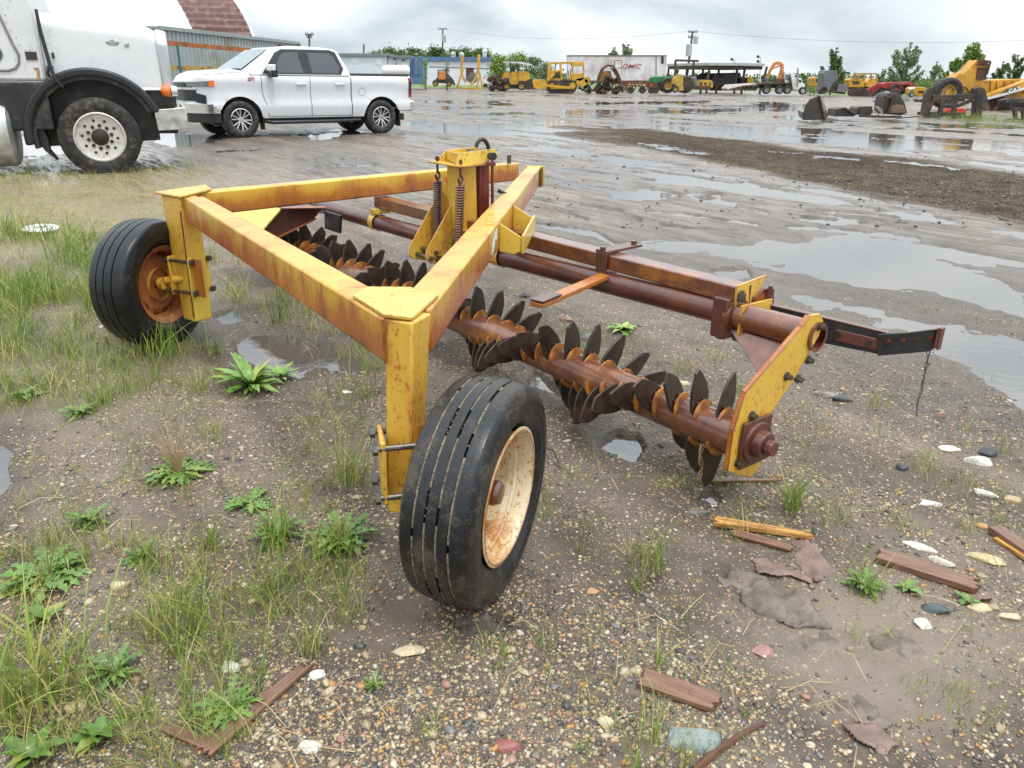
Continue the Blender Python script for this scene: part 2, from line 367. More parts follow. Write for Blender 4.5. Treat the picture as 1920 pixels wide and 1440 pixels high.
def ground_fields(x, y):
    r = np.hypot(x, y); px, py = pix(x, y)
    cx, cy = np.sin(TRK), np.cos(TRK)
    al, ac = x*cx+y*cy, x*cy-y*cx
    h = (fbm(x*.9, y*.9, 4, 1)-.5)*.028 + (fbm(x*7, y*7, 4, 5)-.5)*.014 + (fbm(x*28, y*28, 3, 9)-.5)*.007*np.clip(1-r/14, 0, 1)
    rut = np.clip((fbm(al*.13, ac*1.9, 3, 21)-.5)*4, -1, 1)*np.clip((y-4.5)/3, 0, 1)*np.clip((x+.4*y-1)/3+.3, 0, 1)
    h = h-.010*rut*np.clip(1-r/60, .4, 1)
    # gravel windrow left by a grader
    wd = np.full(x.shape, 1e9)
    for (a, wa), (b, wb) in zip(WINDROW[:-1], WINDROW[1:]):
        vx, vy = b[0]-a[0], b[1]-a[1]; t = np.clip(((px-a[0])*vx+(py-a[1])*vy)/(vx*vx+vy*vy), 0, 1)
        wd = np.minimum(wd, np.hypot(px-a[0]-t*vx, py-a[1]-t*vy)/(wa+(wb-wa)*t))
    wn_ = wd+(fbm(al*.5, ac*1.5, 4, 31)-.5)*.8
    wr = np.clip((1.1-wn_)/.35, 0, 1)*np.clip((px-1010)/170+(fbm(al*.6, ac*1.2, 3, 35)-.5)*1.2, 0, 1)
    h = h+wr*(.010+(fbm(x*5, y*5, 4, 33)-.5)*.07)
    h = np.maximum(h, -.013)
    # dips that hold water
    dip = np.zeros(x.shape); damp = np.zeros(x.shape)
    wob = (fbm(x*1.6, y*1.6, 4, 41)-.5); wob2 = (fbm(x*6, y*6, 4, 43)-.5)
    def apply(sd, soft, m):
        nonlocal dip, damp
        d = np.zeros(x.shape); d[m] = np.clip(-sd/soft+.15, 0, 1); dip = np.maximum(dip, d); d2 = np.zeros(x.shape); d2[m] = np.clip(1-sd/(soft*3.5+8), 0, 1); damp = np.maximum(damp, d2)
    for P in PUDDLES:
        xs, ys = [p[0] for p in P], [p[1] for p in P]; hgt = max(ys)-min(ys)
        m = (px > min(xs)-60) & (px < max(xs)+60) & (py > min(ys)-40) & (py < max(ys)+40)
        if m.any():
            k = min(26, hgt*.5)
            apply(poly_sd(px[m], py[m], P)+wob[m]*k*1.3+wob2[m]*k*.9, max(4, hgt*.22), m)
    for wdt, P in STREAKS:
        xs, ys = [p[0] for p in P], [p[1] for p in P]
        m = (px > min(xs)-40) & (px < max(xs)+40) & (py > min(ys)-30) & (py < max(ys)+30)
        if m.any(): apply(seg_d(px[m], py[m], P)-wdt*.62+wob[m]*wdt*1.6+wob2[m]*wdt*1.1, wdt*.5, m)
    nz_ = fbm(al*.16, ac*1.25, 4, 51)*.75+fbm(x*1.3, y*1.3, 3, 57)*.25
    auto = np.clip((nz_-.55)/.05, 0, 1)*np.clip((r-6)/4, 0, 1)*np.clip((px-700)/200, 0, 1)*np.clip((95-y)/20, 0, 1)*np.clip(1-wr*1.6, 0, 1)
    dip = np.maximum(dip, auto*.8)
    h = h-(dip**.8)*.050*np.where(r < 6, .8, 1)
    # tyres and roller sit in soft ground, mud pushed up
    # colour zones: dry tan turf at left, pale silt at lower right, lawn in the distance
    tan = np.clip((300-np.abs(py-370)*3.2-(px-180)*.55)/180+(fbm(x*.8, y*.8, 4, 61)-.5)*1.6, 0, 1)*(px > -9000)
    silt = np.clip((210-np.hypot((px-1660)*.62, (py-1220)*.9))/120+(fbm(x*2.2, y*2.2, 4, 63)-.5)*1.5, 0, 1)
    lawn = np.clip((y-118-(fbm(x*.1, y*.1, 3, 65)-.5)*30)/6, 0, 1)
    lawn = np.maximum(lawn, np.clip((y-88-12*(fbm(x*.2, y*.2, 3, 66)-.5))/4, 0, 1)*np.clip((px-1500)/60, 0, 1))
    yard = np.clip((r-5.5)/6+(fbm(x*.5, y*.5, 3, 68)-.5)*.8, 0, 1)*(1-np.clip(wr*1.4, 0, 1))
    mossy = np.clip((330-np.hypot((px-150)*.8, (py-600)*1.25))/220+(fbm(x*1.5, y*1.5, 4, 67)-.5)*1.5, 0, 1)
    return h, dict(windrow=wr, tan=np.nan_to_num(tan), silt=silt, lawn=lawn, wet=dip, moss=mossy, yard=yard, damp=damp)
def gz(x, y):
    return float(ground_fields(np.array([float(x)]), np.array([float(y)]))[0][0])

th = np.concatenate([np.linspace(-math.pi, -1.0, 40, endpoint=False), np.linspace(-1.0, -.72, 40, endpoint=False), np.linspace(-.72, .72, 520, endpoint=False), np.linspace(.72, 1.0, 40, endpoint=False), np.linspace(1.0, math.pi, 40, endpoint=False)])
rr = np.concatenate([np.array([.02, .2, .4]), .55*1.0085**np.arange(0, 1010)])
T, R_ = np.meshgrid(th, rr); gx, gy = (R_*np.sin(T)).ravel(), (R_*np.cos(T)).ravel()
gh, gf = ground_fields(gx, gy)
gh = np.where(R_.ravel() > 150, -.01, gh)
nt_, nr_ = len(th), len(rr)
ii, jj = np.meshgrid(np.arange(nr_-1), np.arange(nt_), indexing='ij')
fa = np.stack([ii*nt_+jj, ii*nt_+(jj+1) % nt_, (ii+1)*nt_+(jj+1) % nt_, (ii+1)*nt_+jj], -1).reshape(-1, 4)[:, ::-1]

s = NT('muddy_gravel'); v = s.pos(); A = lambda n: s.attr(n).outputs['Fac']
n1 = s.noise(v, 1.1, 8, .62, .4); n2 = s.noise(v, 7, 7, .65); n3 = s.noise(v, 55, 5, .7); ns = s.noise(s.pos((.16, 1.2, 1), math.pi/2-TRK), 1.3, 6, .6); nf = s.noise(s.pos((.22, 1.6, 1), math.pi/2-TRK), 5, 6, .68)
c = s.mix(s.ramp(n2, (.32, 0), (.68, 1)), (.030, .022, .016), (.118, .089, .065))
c = s.mix(s.ramp(n1, (.38, 0), (.66, .75)), c, (.148, .112, .083))
c = s.mix(s.ramp(ns, (.45, 0), (.6, .5)), c, (.235, .19, .155))
c = s.mix(s.math('MULTIPLY', A('yard'), .85), c, s.mix(s.ramp(s.math('ADD', s.math('ADD', s.math('MULTIPLY', ns, .45), s.math('MULTIPLY', nf, .35)), s.math('MULTIPLY', n2, .2)), (.40, 0), (.49, .45), (.60, 1)), (.058, .043, .033), (.27, .212, .176))); n4 = s.noise(v, .45, 6, .6); c = s.mix(s.math('MULTIPLY', s.ramp(n4, (.50, 0), (.66, .75)), s.math('SUBTRACT', 1, s.math('MULTIPLY', A('yard'), .7))), c, (.060, .044, .032))
c = s.mix(s.math('MULTIPLY', A('tan'), .72), c, s.mix(n2, (.16, .125, .06), (.36, .29, .17)))
c = s.mix(s.math('MULTIPLY', A('moss'), .38), c, s.mix(n2, (.07, .08, .02), (.16, .15, .06)))
silt = s.math('MULTIPLY', A('silt'), .8)
c = s.mix(silt, c, s.mix(n2, (.17, .132, .10), (.25, .20, .155)))
c = s.mix(A('windrow'), c, s.mix(s.ramp(n3, (.35, 0), (.7, 1)), (.020, .015, .010), (.095, .070, .050)))
# grit and pebbles
def pebbles(c, sc, keep, cols, soft=.1):
    vo = s.voro(v, sc); rc = s.n('ShaderNodeSeparateColor'); s.l(vo.outputs['Color'], rc.inputs[0])
    on = s.math('LESS_THAN', rc.outputs['Red'], s.math('MULTIPLY', s.ramp(s.noise(v, 2.6, 4, .6), (.38, .15), (.62, 1.5)), keep))
    near = s.ramp(vo.outputs['Distance'], (.30, 1), (.40, 0))
    k = s.math('MULTIPLY', s.math('MULTIPLY', on, near), s.math('SUBTRACT', 1, s.math('MULTIPLY', silt, .75)))
    return s.mix(k, c, s.ramp(rc.outputs['Green'], *cols, interp='CONSTANT')), k
PC = [(0, (.40, .31, .18)), (.34, (.05, .05, .055)), (.48, (.47, .41, .29)), (.62, (.26, .16, .09)), (.74, (.15, .14, .13)), (.88, (.42, .30, .15))]
c, k1 = pebbles(c, 150, .42, PC)
c, k2 = pebbles(c, 62, .34, PC)
c, k3 = pebbles(c, 36, .07, PC)
c = s.mix(A('lawn'), c, s.mix(n2, (.06, .11, .015), (.14, .21, .035)))
c = s.mix(s.math('MULTIPLY', A('damp'), .5), c, s.mix(n2, (.020, .015, .011), (.065, .048, .035))); c = s.mix(s.math('MULTIPLY', A('wet'), .55), c, (.05, .038, .026))
ro = s.ramp(s.math('ADD', s.math('MULTIPLY', n1, .6), s.math('MULTIPLY', ns, .4)), (.36, .42), (.60, .85))
ro = s.mix(s.math('MULTIPLY', A('yard'), s.ramp(nf, (.45, 0), (.53, .95))), ro, .16); ro = s.mix(s.math('MULTIPLY', A('damp'), .8), ro, .28); ro = s.mix(s.math('MULTIPLY', A('silt'), .7), ro, .34); ro = s.mix(A('lawn'), s.mix(A('wet'), s.mix(A('windrow'), ro, .95), .3), .9)
s.set(Base_Color=c, Roughness=ro, Specular_IOR_Level=s.math('ADD', s.math('SUBTRACT', .32, s.math('MULTIPLY', A('windrow'), .26)), s.math('MULTIPLY', A('yard'), s.ramp(nf, (.46, 0), (.54, .9)))))
hb = s.math('ADD', s.math('MULTIPLY', n3, .5), s.math('MULTIPLY', s.math('ADD', k2, s.math('MULTIPLY', k3, 1.6)), .5))
hb = s.math('ADD', hb, s.math('MULTIPLY', s.math('MULTIPLY', nf, A('yard')), 1.2)); hb = s.math('ADD', hb, s.math('MULTIPLY', k1, .25)); s.bump(hb, .6, .010)
g = npmesh('ground', np.stack([gx, gy, gh], 1), fa, s.m); tag(g, kind='structure')
for k, a in gf.items(): fattr(g, k, a)
g['label'] = 'wet gravel and mud yard'

# standing water: a level sheet that shows wherever the ground dips below it
s = NT('muddy_water'); v = s.pos()
tr = s.n('ShaderNodeBsdfTransparent'); tr.inputs[0].default_value = (.62, .53, .42, 1)
df = s.n('ShaderNodeBsdfDiffuse'); df.inputs[0].default_value = (.27, .235, .205, 1)
gl = s.n('ShaderNodeBsdfGlossy'); gl.inputs['Roughness'].default_value = .025; gl.inputs[0].default_value = (.95, .96, .97, 1)
fr = s.n('ShaderNodeFresnel'); fr.inputs[0].default_value = 2.3
bp = s.n('ShaderNodeBump'); bp.inputs['Strength'].default_value = .10; bp.inputs['Distance'].default_value = .01
s.l(s.noise(v, 14, 3, .5), bp.inputs['Height'])
for n_ in (gl, fr): s.l(bp.outputs[0], n_.inputs['Normal'])
m1 = s.n('ShaderNodeMixShader'); m1.inputs[0].default_value = .36; s.l(tr.outputs[0], m1.inputs[1]); s.l(df.outputs[0], m1.inputs[2])
m2 = s.n('ShaderNodeMixShader'); s.l(fr.outputs[0], m2.inputs[0]); s.l(m1.outputs[0], m2.inputs[1]); s.l(gl.outputs[0], m2.inputs[2])
s.t.nodes.remove(s.p); s.l(m2.outputs[0], s.o.inputs[0])
w = MB(); nW = 64
w.add([(math.sin(2*math.pi*i/nW)*120, math.cos(2*math.pi*i/nW)*120, -.018) for i in range(nW)], [tuple(range(nW))[::-1]])
tag(w.build('water', s.m, normals=False), kind='structure')

# ------------------------------------------------------------------ the rock windrower
_t = math.radians(-37.5)
EX = Vector((math.sin(_t), math.cos(_t), 0)); EN = Vector((EX.y, -EX.x, 0)); EO = Vector((.769, 2.361, 0))
def P(a, b, z): return EO+EX*a+EN*b+Vector((0, 0, z))
Z3 = Vector((0, 0, 1))
rw = thing('rock_windrower', 'rusty yellow triangular-framed rock windrower with a toothed roller and two wheels on wet gravel', 'farm implement', (-.4, 3.4, 0))
bpy.context.view_layer.update()
def rb(mb, name, mat, parent=None, smooth=30, bevel=.004): return mb.build(name, mat, parent or rw, smooth, bevel, world=True)
def sub(o): bpy.context.view_layer.update(); return o

ZT, BH = .785, .122
# frame beams
def fbeam(a, b, mat, w=.102, z=ZT):
    m = MB(); m.beam(P(*a, z-BH/2), P(*b, z-BH/2), w, BH); return rb(m, 'frame_beam', mat, bevel=.008)
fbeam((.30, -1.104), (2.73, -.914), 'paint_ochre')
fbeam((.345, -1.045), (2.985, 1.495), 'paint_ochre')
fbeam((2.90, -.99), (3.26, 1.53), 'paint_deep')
# corner at the near leg
cp = [(.52, -1.132), (.302, -1.152), (.237, -1.108), (.385, -.936), (.506, -.955), (.58, -1.056)]
m = MB(); m.prism([P(a, b, ZT+.002) for a, b in cp], (0, 0, .010)); rb(m, 'top_plate', 'paint_clean', bevel=.002)
# corner over the far leg
cb = [(2.94, -1.05), (2.70, -.985), (2.90, -.77), (3.10, -.74)]
m = MB(); m.prism([P(a, b, ZT+.002) for a, b in cb], (0, 0, .010)); rb(m, 'top_plate', 'paint', bevel=.002)
# legs
def leg(top, bot, dep, mat):
    """box column: the front edge runs between two points at the top and two at the bottom, with depth behind"""
    m = MB(); vs = []
    for (a, b), z in ((top, ZT), (bot, None)):
        d = (b-a); d.z = 0; bk = Vector((-d.y, d.x, 0)).normalized()*dep
        vs += [a, b, b+bk, a+bk]
    m.add(vs, [(0, 1, 2, 3), (7, 6, 5, 4), (0, 4, 5, 1), (1, 5, 6, 2), (2, 6, 7, 3), (3, 7, 4, 0)])
    return rb(m, 'leg', mat, bevel=.007)
leg((P(.306, -1.150, ZT-.001), P(.233, -1.110, ZT-.001)), (P(.318, -1.168, .212), P(.262, -1.118, .212)), .098, 'paint')
leg((P(2.905, -1.028, ZT-.001), P(2.737, -.983, ZT-.001)), (P(2.845, -1.022, .135), P(2.742, -.990, .135)), .105, 'paint')
m = MB(); m.beam(P(2.735, -.987, .72), P(2.745, -.994, .16), .006, .004, (0, -1, 0)); rb(m, 'weld_seam', 'rust_dark', bevel=0)

for a_, b_ in ((P(.300, -1.156, .665), P(.300, -1.156, .783)),):
    m = MB(); m.tube([a_.lerp(b_, i/8)+Vector((rnd.uniform(-.001, .001), rnd.uniform(-.001, .001), 0)) for i in range(9)], .005, 6); rb(m, 'weld_bead', 'rust_yellow', bevel=0)
# leg clamps: two plates drawn together by four long bolts
def clamp(c, rot, zc, hw, dep, hgt, mat_plate, mat_box=None):
    r = Matrix.Rotation(rot, 3, 'Z'); c = Vector(c)
    for sx in (-1, 1):
        m = MB(); m.box(c+r @ Vector((sx*hw, 0, 0))+Z3*zc, (.014, dep, hgt), r); rb(m, 'clamp_plate', mat_plate, bevel=.004)
    for dz in (-hgt*.40, hgt*.40):
        for dy in (-dep*.44, dep*.44):
            m = MB(); a = c+r @ Vector((-hw-.030, dy, 0))+Z3*(zc+dz); b = c+r @ Vector((hw+.030, dy, 0))+Z3*(zc+dz)
            m.cyl(a, b, .0085, seg=10)
            for e_ in (a, b):
                q = (b-a).normalized()*(.012 if e_ is a else -.012); m.cyl(e_+q*.2, e_+q*1.4, .017, seg=6)
            rb(m, 'clamp_bolt', 'bolt', bevel=0)
clamp((-.292, 1.905, 0), math.radians(14), .372, .062, .128, .185, 'paint')
clamp((-1.716, 4.02, 0), math.radians(-22), .375, .066, .142, .205, 'paint')
m = MB(); m.box((-1.665, 3.955, .375), (.012, .13, .20), Matrix.Rotation(math.radians(60), 3, 'Z')); rb(m, 'axle_housing', 'rust_orange', bevel=.003)

# wheels
def imp_wheel(c, bear, R, w, cam_t, tmat, rmat, face, grit, n=5):
    """face: +1 shows the dished outer side, -1 the hub side"""
    ax = Vector((math.cos(bear), -math.sin(bear), math.tan(cam_t)*-1)).normalized(); c = Vector(c)
    wh = tag(bpy.data.objects.new('wheel', None)); COL.objects.link(wh); wh.parent = rw
    wh.location = rw.matrix_world.inverted() @ c; bpy.context.view_layer.update()
    h = w/2; rr_ = R*.605
    tr = []
    tw = w*.80; gw = .007
    pr = [(rr_, -h*.72), (rr_+.012, -h*.84), (R*.72, -h*.99), (R*.84, -h*1.0), (R*.93, -h*.93), (R*.965, -h*.84)]
    for i in range(n):
        a = -tw/2+tw*i/n+gw/2*(i > 0); b = -tw/2+tw*(i+1)/n-gw/2*(i < n-1)
        cr_ = lambda o: R*(1-.030*(o/(tw/2))**2)
        if i > 0: pr += [(cr_(a)-.012, a-.002)]
        pr += [(cr_(a), a), (cr_((a+b)/2), (a+b)/2), (cr_(b), b)]
        if i < n-1: pr += [(cr_(b)-.012, b+.002)]
    pr += [(R*.965, h*.84), (R*.93, h*.93), (R*.84, h*1.0), (R*.80, h*1.012), (R*.78, h*.985), (R*.72, h*.99), (rr_+.012, h*.84), (rr_, h*.72)]
    m = MB(); m.lathe(c, ax, pr, 96, True); ty = m.build('tyre', tmat, wh, 32, world=True)
    if grit:
        bpy.context.view_layer.update(); rg = random.Random(3)
        for i in range(1, n):
            o = -tw/2+tw*i/n; d, a, b = MB().frame(c, c+ax, (0, 0, 1)); m = MB(); g0 = R*(1-.03*(o/(tw/2))**2); m.lathe(c+d*o, ax, [(g0-.0040, -.0048), (g0-.0015, -.0018), (g0-.0022, .002), (g0-.0040, .0048)], 90); gone = set(k_ for c_ in range(16) for s_ in [rg.randrange(90)] for k_ in range(s_, s_+rg.randint(1, 4))); m.f = [f_ for q_, f_ in enumerate(m.f) if q_//3 not in gone]
            for k in range(150):
                an = rg.random()*2*math.pi
                q = c+d*(o+rg.uniform(-.004, .004))+(a*math.cos(an)+b*math.sin(an))*(R*(1-.03*(o/(tw/2))**2)-.006+rg.uniform(-.003, .004))
                sz = rg.uniform(.0015, .0038); m.ball(q, (sz, sz*rg.uniform(.7, 1.2), sz), 5, 3)
            m.build('packed_grit', 'mud_grit', ty, 60, world=True, normals=False)['kind'] = 'stuff'
    f = face; A = lambda o: o*f
    dish = [(rr_+.004, A(h*.90)), (rr_-.006, A(h*.93)), (rr_-.013, A(h*.80)), (rr_-.016, A(h*.45)), (rr_-.024, A(h*.38)), (rr_-.030, A(-h*.10)), (rr_-.045, A(-h*.28)), (rr_*.60, A(-h*.32)), (rr_*.42, A(-h*.22)), (.03, A(-h*.22))]
    if face < 0: dish = [(rr_+.004, A(h*.90)), (rr_-.006, A(h*.93)), (rr_-.012, A(h*.60)), (rr_-.030, A(h*.32)), (rr_-.040, A(-h*.1)), (rr_*.66, A(-h*.30)), (.03, A(-h*.30))]
    m = MB(); m.lathe(c, ax, dish, 64); rim = m.build('rim', rmat, wh, 35, world=True); bpy.context.view_layer.update()
    m = MB(); m.lathe(c, ax, [(rr_+.003, A(-h*.8)), (rr_-.03, A(-h*.6)), (rr_-.04, A(h*.25))], 48); m.build('rim_barrel', rmat, wh, 35, world=True)
    d, a, b = MB().frame(c, c+ax, (0, 0, 1))
    hb = h*.02 if face > 0 else h*.30
    m = MB()
    if face > 0:
        m.lathe(c-ax*f*.024, ax*f, [(.060, -.01), (.060, .022), (.044, .03), (.036, .034), (.036, .075), (.028, .086), (.0, .088)], 24)
    else:
        m.lathe(c, ax*f, [(.085, -hb-.02), (.085, -hb+.014), (.070, -hb+.020), (.058, -hb+.022), (.055, .02), (.038, .03), (.034, .05), (0, .05)], 28)
    m.build('hub', 'rust_fine' if face > 0 else 'paint', wh, 35, world=True)
    for k in range(6):
        an = k*math.pi/3+.4; rad = .088 if face > 0 else .070; m = MB()
        q = c+(a*math.cos(an)+b*math.sin(an))*rad+ax*f*(-h*.22 if face > 0 else -hb+.016); m.cyl(q, q+ax*f*.014, .0095, .008, 6); m.build('wheel_bolt', 'black_rubber' if face > 0 else 'rust_dark', wh, None, world=True)
    return c, ax
c1, ax1 = imp_wheel((-.084, 1.874, .306), .361, .316, .200, .038, 'tyre_muddy', 'rim_white', 1, True)
c2, ax2 = imp_wheel((-1.915, 4.010, .328), .30, .336, .232, 0, 'tyre', 'rim_rust', -1, False, 4)
# the far wheel shows its hub side to the leg: axle stubs join hubs to the leg clamps
m = MB(); m.cyl(c2+ax2*-.02, Vector((-1.66, 3.985, .37)), .021, seg=14); m.cyl(c2+ax2*.05, c2+ax2*.075, .032, seg=16); rb(m, 'axle', 'paint', bevel=0)
m = MB(); m.cyl(c1-ax1*.05, Vector((-.26, 1.905, .36)), .022, seg=14); rb(m, 'axle', 'paint', bevel=0)

# toothed roller
RA, RB = P(-.02, .030, .222), P(4.02, .035, .222)
m = MB(); m.cyl(RA, RB, .069, seg=36); roller = sub(rb(m, 'roller', 'rust_fine', smooth=40, bevel=0))
rax = (RB-RA).normalized()
def tooth_mats(e_, ang, tw):
    c = RA+rax*e_
    X = rax; Zr = Z3*math.cos(ang)-(EN-rax*EN.dot(rax)).normalized()*math.sin(ang); Zr.normalize(); Y = Zr.cross(X).normalized()
    mt = Matrix(((X.x, Y.x, Zr.x, c.x), (X.y, Y.y, Zr.y, c.y), (X.z, Y.z, Zr.z, c.z), (0, 0, 0, 1)))
    return mt @ Matrix.Rotation(tw, 4, 'Z')
def blade_mb(seed):
    rg = random.Random(seed); j = lambda: rg.uniform(-.005, .005)
    m = MB(); m.prism([Vector((0, y+j()*.6, z+j()*.6)) for y, z in [(-.052, .055), (.050, .055), (.053, .10), (.045, .150), (.033+j(), .178+j()), (.020+j(), .206+j()), (.006+j(), .212+j()*.5), (-.026+j(), .178+j()), (-.043, .140), (-.054, .10)]], (.011, 0, 0))
    for y in (-.018, .020): m.cyl((-.006, y, .085), (.017, y, .085), .007, seg=6)
    return m
bl0 = [blade_mb(i) for i in range(4)]
mb_ = MB(); ar = [math.radians(-56+112*i/12) for i in range(13)]
mb_.prism([Vector((-.016, math.sin(t)*.060, math.cos(t)*.060)) for t in ar]+[Vector((-.016, math.sin(t)*(.070+.019*max(0, math.cos(t*1.55))**.7), math.cos(t)*(.070+.019*max(0, math.cos(t*1.55))**.7))) for t in ar[::-1]], (.012, 0, 0))
protos = None
for i in range(46):
    e_ = .125+i*.0865
    for k in (0, 1):
        ang = (e_-.19)*math.radians(257)+math.pi*k+rnd.uniform(-.06, .06)
        if i < 4 and k == 0 or protos is None or len(protos) < 4:
            b = bl0[i % 4].build('tooth', 'tooth', roller, 30, .0015); mt_ = mb_.build('tooth_mount', 'rust_yellow', roller, 30, .002)
            protos = (protos or []) + [(b, mt_)]
        else:
            pb, pm_ = protos[(i+k) % len(protos)]; b = copy_part(pb, roller); mt_ = copy_part(pm_, roller)
        T_ = roller.matrix_world.inverted() @ tooth_mats(e_, ang, rnd.uniform(.10, .30))
        b.matrix_local = T_; mt_.matrix_local = T_ 
# near end arm
def PE(b, z, e_=-.03): return P(e_, b, z)
so_ = [(-.085, .155), (.05, .085), (.098, .115), (.128, .235), (.075, .270), (.215, .400), (.338, .545), (.352, .598), (.325, .628), (.262, .632), (.225, .600), (-.045, .425), (-.082, .30)]
m = MB(); m.prism([PE(b, z) for b, z in so_], EX*.014); arm = sub(rb(m, 'side_arm', 'paint', bevel=.002))
m = MB()
lo = so_[9:]+so_[:1]
for q0, q1 in zip(lo[:-1], lo[1:]): m.beam(PE(*q0, -.012), PE(*q1, -.012), .055, .012, EX.cross((PE(*q1)-PE(*q0)).normalized()), (0, .0)) if False else m.prism([PE(*q0, -.033), PE(*q1, -.033), PE(*q1, -.013), PE(*q0, -.013)], EX.cross((PE(*q1)-PE(*q0)).normalized())*.004)
rb(m, 'arm_flange', 'rust_orange', bevel=.002)
m = MB(); m.prism([P(.06, .30, .50), P(.30, .28, .50), P(.02, .17, .36)], EN*.012); rb(m, 'gusset', 'rust_fine', bevel=.002)
m = MB(); bc_ = PE(.030, .236, -.045)
m.cyl(bc_+EX*.02, bc_-EX*.012, .078, .072, 20); m.cyl(bc_-EX*.012, bc_-EX*.045, .050, .046, 20); m.cyl(bc_-EX*.045, bc_-EX*.072, .030, .028, 8); m.box(bc_+EX*.004, (.15, .012, .17), Matrix.Rotation(math.radians(-37.5+0), 3, 'Z') if False else Matrix(((EN.x, EX.x, 0), (EN.y, EX.y, 0), (0, 0, 1))))
rb(m, 'bearing', 'rust_dark', bevel=.003)
for b, z in [(.325, .585), (.175, .435), (.005, .335), (.055, .295), (.29, .47), (.245, .41), (.085, .19), (-.04, .175)]:
    m = MB(); q = PE(b, z, -.030); m.cyl(q+EX*.03, q-EX*.022, .010, seg=6); m.cyl(q+EX*.001, q-EX*.005, .016, seg=12); rb(m, 'bolt', 'bolt' if z != .295 else 'rust_dark', bevel=0)
# pipe behind the roller
pts = [P(-.040, .322, .548), P(.3, .318, .545), P(1.8, .27, .517), P(3.9, .235, .505)]
m = MB(); m.tube(pts[1:], .0475, 28); rb(m, 'rear_pipe', 'rust_dark', smooth=50, bevel=0)
m = MB(); m.lathe(pts[0], pts[1]-pts[0], [(.040, .0), (.053, .0), (.053, .012), (.0505, .013), (.0505, .33), (.063, .331), (.063, .36), (.048, .361)], 28)
m.cyl(pts[0]+(pts[1]-pts[0])*.12, pts[0]+(pts[1]-pts[0])*.121, .041, seg=20)
rb(m, 'pipe_sleeve', 'rust_fine', smooth=40, bevel=0)
# channel on top of the pipe
m = MB(); m.prism([P(.30, .298, .655), P(3.05, .258, .660), P(3.05, .350, .660), P(.30, .392, .655)], (0, 0, -.066))
rb(m, 'channel', 'rust_fine', bevel=.006)
m = MB(); m.prism([P(.297, .285, .664), P(.332, .51, .668), P(.318, .42, .575), P(.30, .33, .555), P(.295, .285, .555)], EX*-.010)
rb(m, 'channel_end_plate', 'paint', bevel=.002)
# clamp block that ties channel and pipe
m = MB(); m.box(P(.335, .325, .535), (.135, .07, .155), Matrix(((EN.x, EX.x, 0), (EN.y, EX.y, 0), (0, 0, 1)))); rb(m, 'pipe_clamp', 'rust_dark', bevel=.006)
m = MB(); m.prism([P(.245, .27, .60), P(.245, .455, .60), P(.245, .45, .50), P(.245, .40, .47), P(.245, .27, .46)], EX*.012); rb(m, 'clamp_bracket', 'paint', bevel=.003)
for a, b, z in [(.275, .30, .625), (.26, .45, .625), (.33, .27, .475), (.30, .33, .465)]:
    m = MB(); q = P(a, b, z); m.cyl(q-Z3*.02, q+Z3*.012, .015, seg=6); m.cyl(q, q+Z3*.022, .009, seg=8); rb(m, 'bolt', 'bolt' if b < .35 else 'rust_dark', bevel=0)
# strap and stub arm halfway along
m = MB(); m.prism([P(.965, .275, .662), P(1.035, .275, .662), P(1.06, .50, .662), P(.99, .52, .662)], (0, 0, .012)); m.prism([P(.965, .284, .665), P(1.03, .284, .665), P(1.03, .284, .57), P(.965, .284, .57)], EN*-.010); rb(m, 'strap', 'rust_dark', bevel=.002)
for a, b in ((1.0, .285), (1.02, .495)):
    m = MB(); q = P(a, b, .674); m.cyl(q, q+Z3*.014, .014, seg=6); rb(m, 'bolt', 'rust_dark', bevel=0)
m = MB(); m.beam(P(.985, .33, .568), P(.835, -.215, .545), .060, .018); rb(m, 'stub_arm', 'rust_orange', bevel=.003)
for t in (.84, .95):
    m = MB(); q = P(.985, .33, .577).lerp(P(.835, -.215, .554), t); m.cyl(q, q+Z3*.010, .010, seg=6); rb(m, 'bolt', 'black_rubber', bevel=0)
m = MB(); m.beam(P(.868, -.09, .5545), P(.835, -.213, .5495), .062, .008, off=(0, .012)); rb(m, 'wear_pad', 'rust_dark', bevel=.001)
for a in (1.72, 3.0):
    m = MB(); m.lathe(P(a, .272 if a < 2 else .25, .522 if a < 2 else .51), EX, [(.056, -.03), (.056, .03)], 24); m.box(P(a, .272, .578), (.12, .05, .03), Matrix(((EN.x, EX.x, 0), (EN.y, EX.y, 0), (0, 0, 1)))); rb(m, 'pipe_saddle', 'paint', bevel=.002)
# bracket joining the long frame beam to the channel
def AC(u, v, z):
    a = P(.48, -.915, 0); b = P(2.985, 1.495, 0); d = (b-a).normalized(); r = d.cross(Z3)
    return a+d*u+r*v+Vector((0, 0, z))
for u in (1.22, 1.74):
    m = MB(); m.prism([AC(u, .051, .775), AC(u, .150, .715), AC(u, .150, .655), AC(u, .120, .640), AC(u, .051, .650)], AC(1, 0, 0)-AC(1.012, 0, 0)); rb(m, 'gusset', 'paint', bevel=.002)
m = MB(); m.prism([AC(1.20, .150, .725), AC(1.76, .150, .725), AC(1.76, .150, .650), AC(1.20, .150, .645)], AC(0, .012, 0)-AC(0, 0, 0)); rb(m, 'bracket_plate', 'paint', bevel=.002)
m = MB(); m.prism([AC(1.10, .010, ZT+.001), AC(1.46, -.030, ZT+.001), AC(1.47, .040, ZT+.001), AC(1.30, .05, ZT+.001), AC(1.10, .045, ZT+.001)], (0, 0, .0015)); rb(m, 'paint_patch', plain('fresh_yellow_paint', (.72, .40, .02), .3, 0, .3, 20, .2, .4), bevel=0)
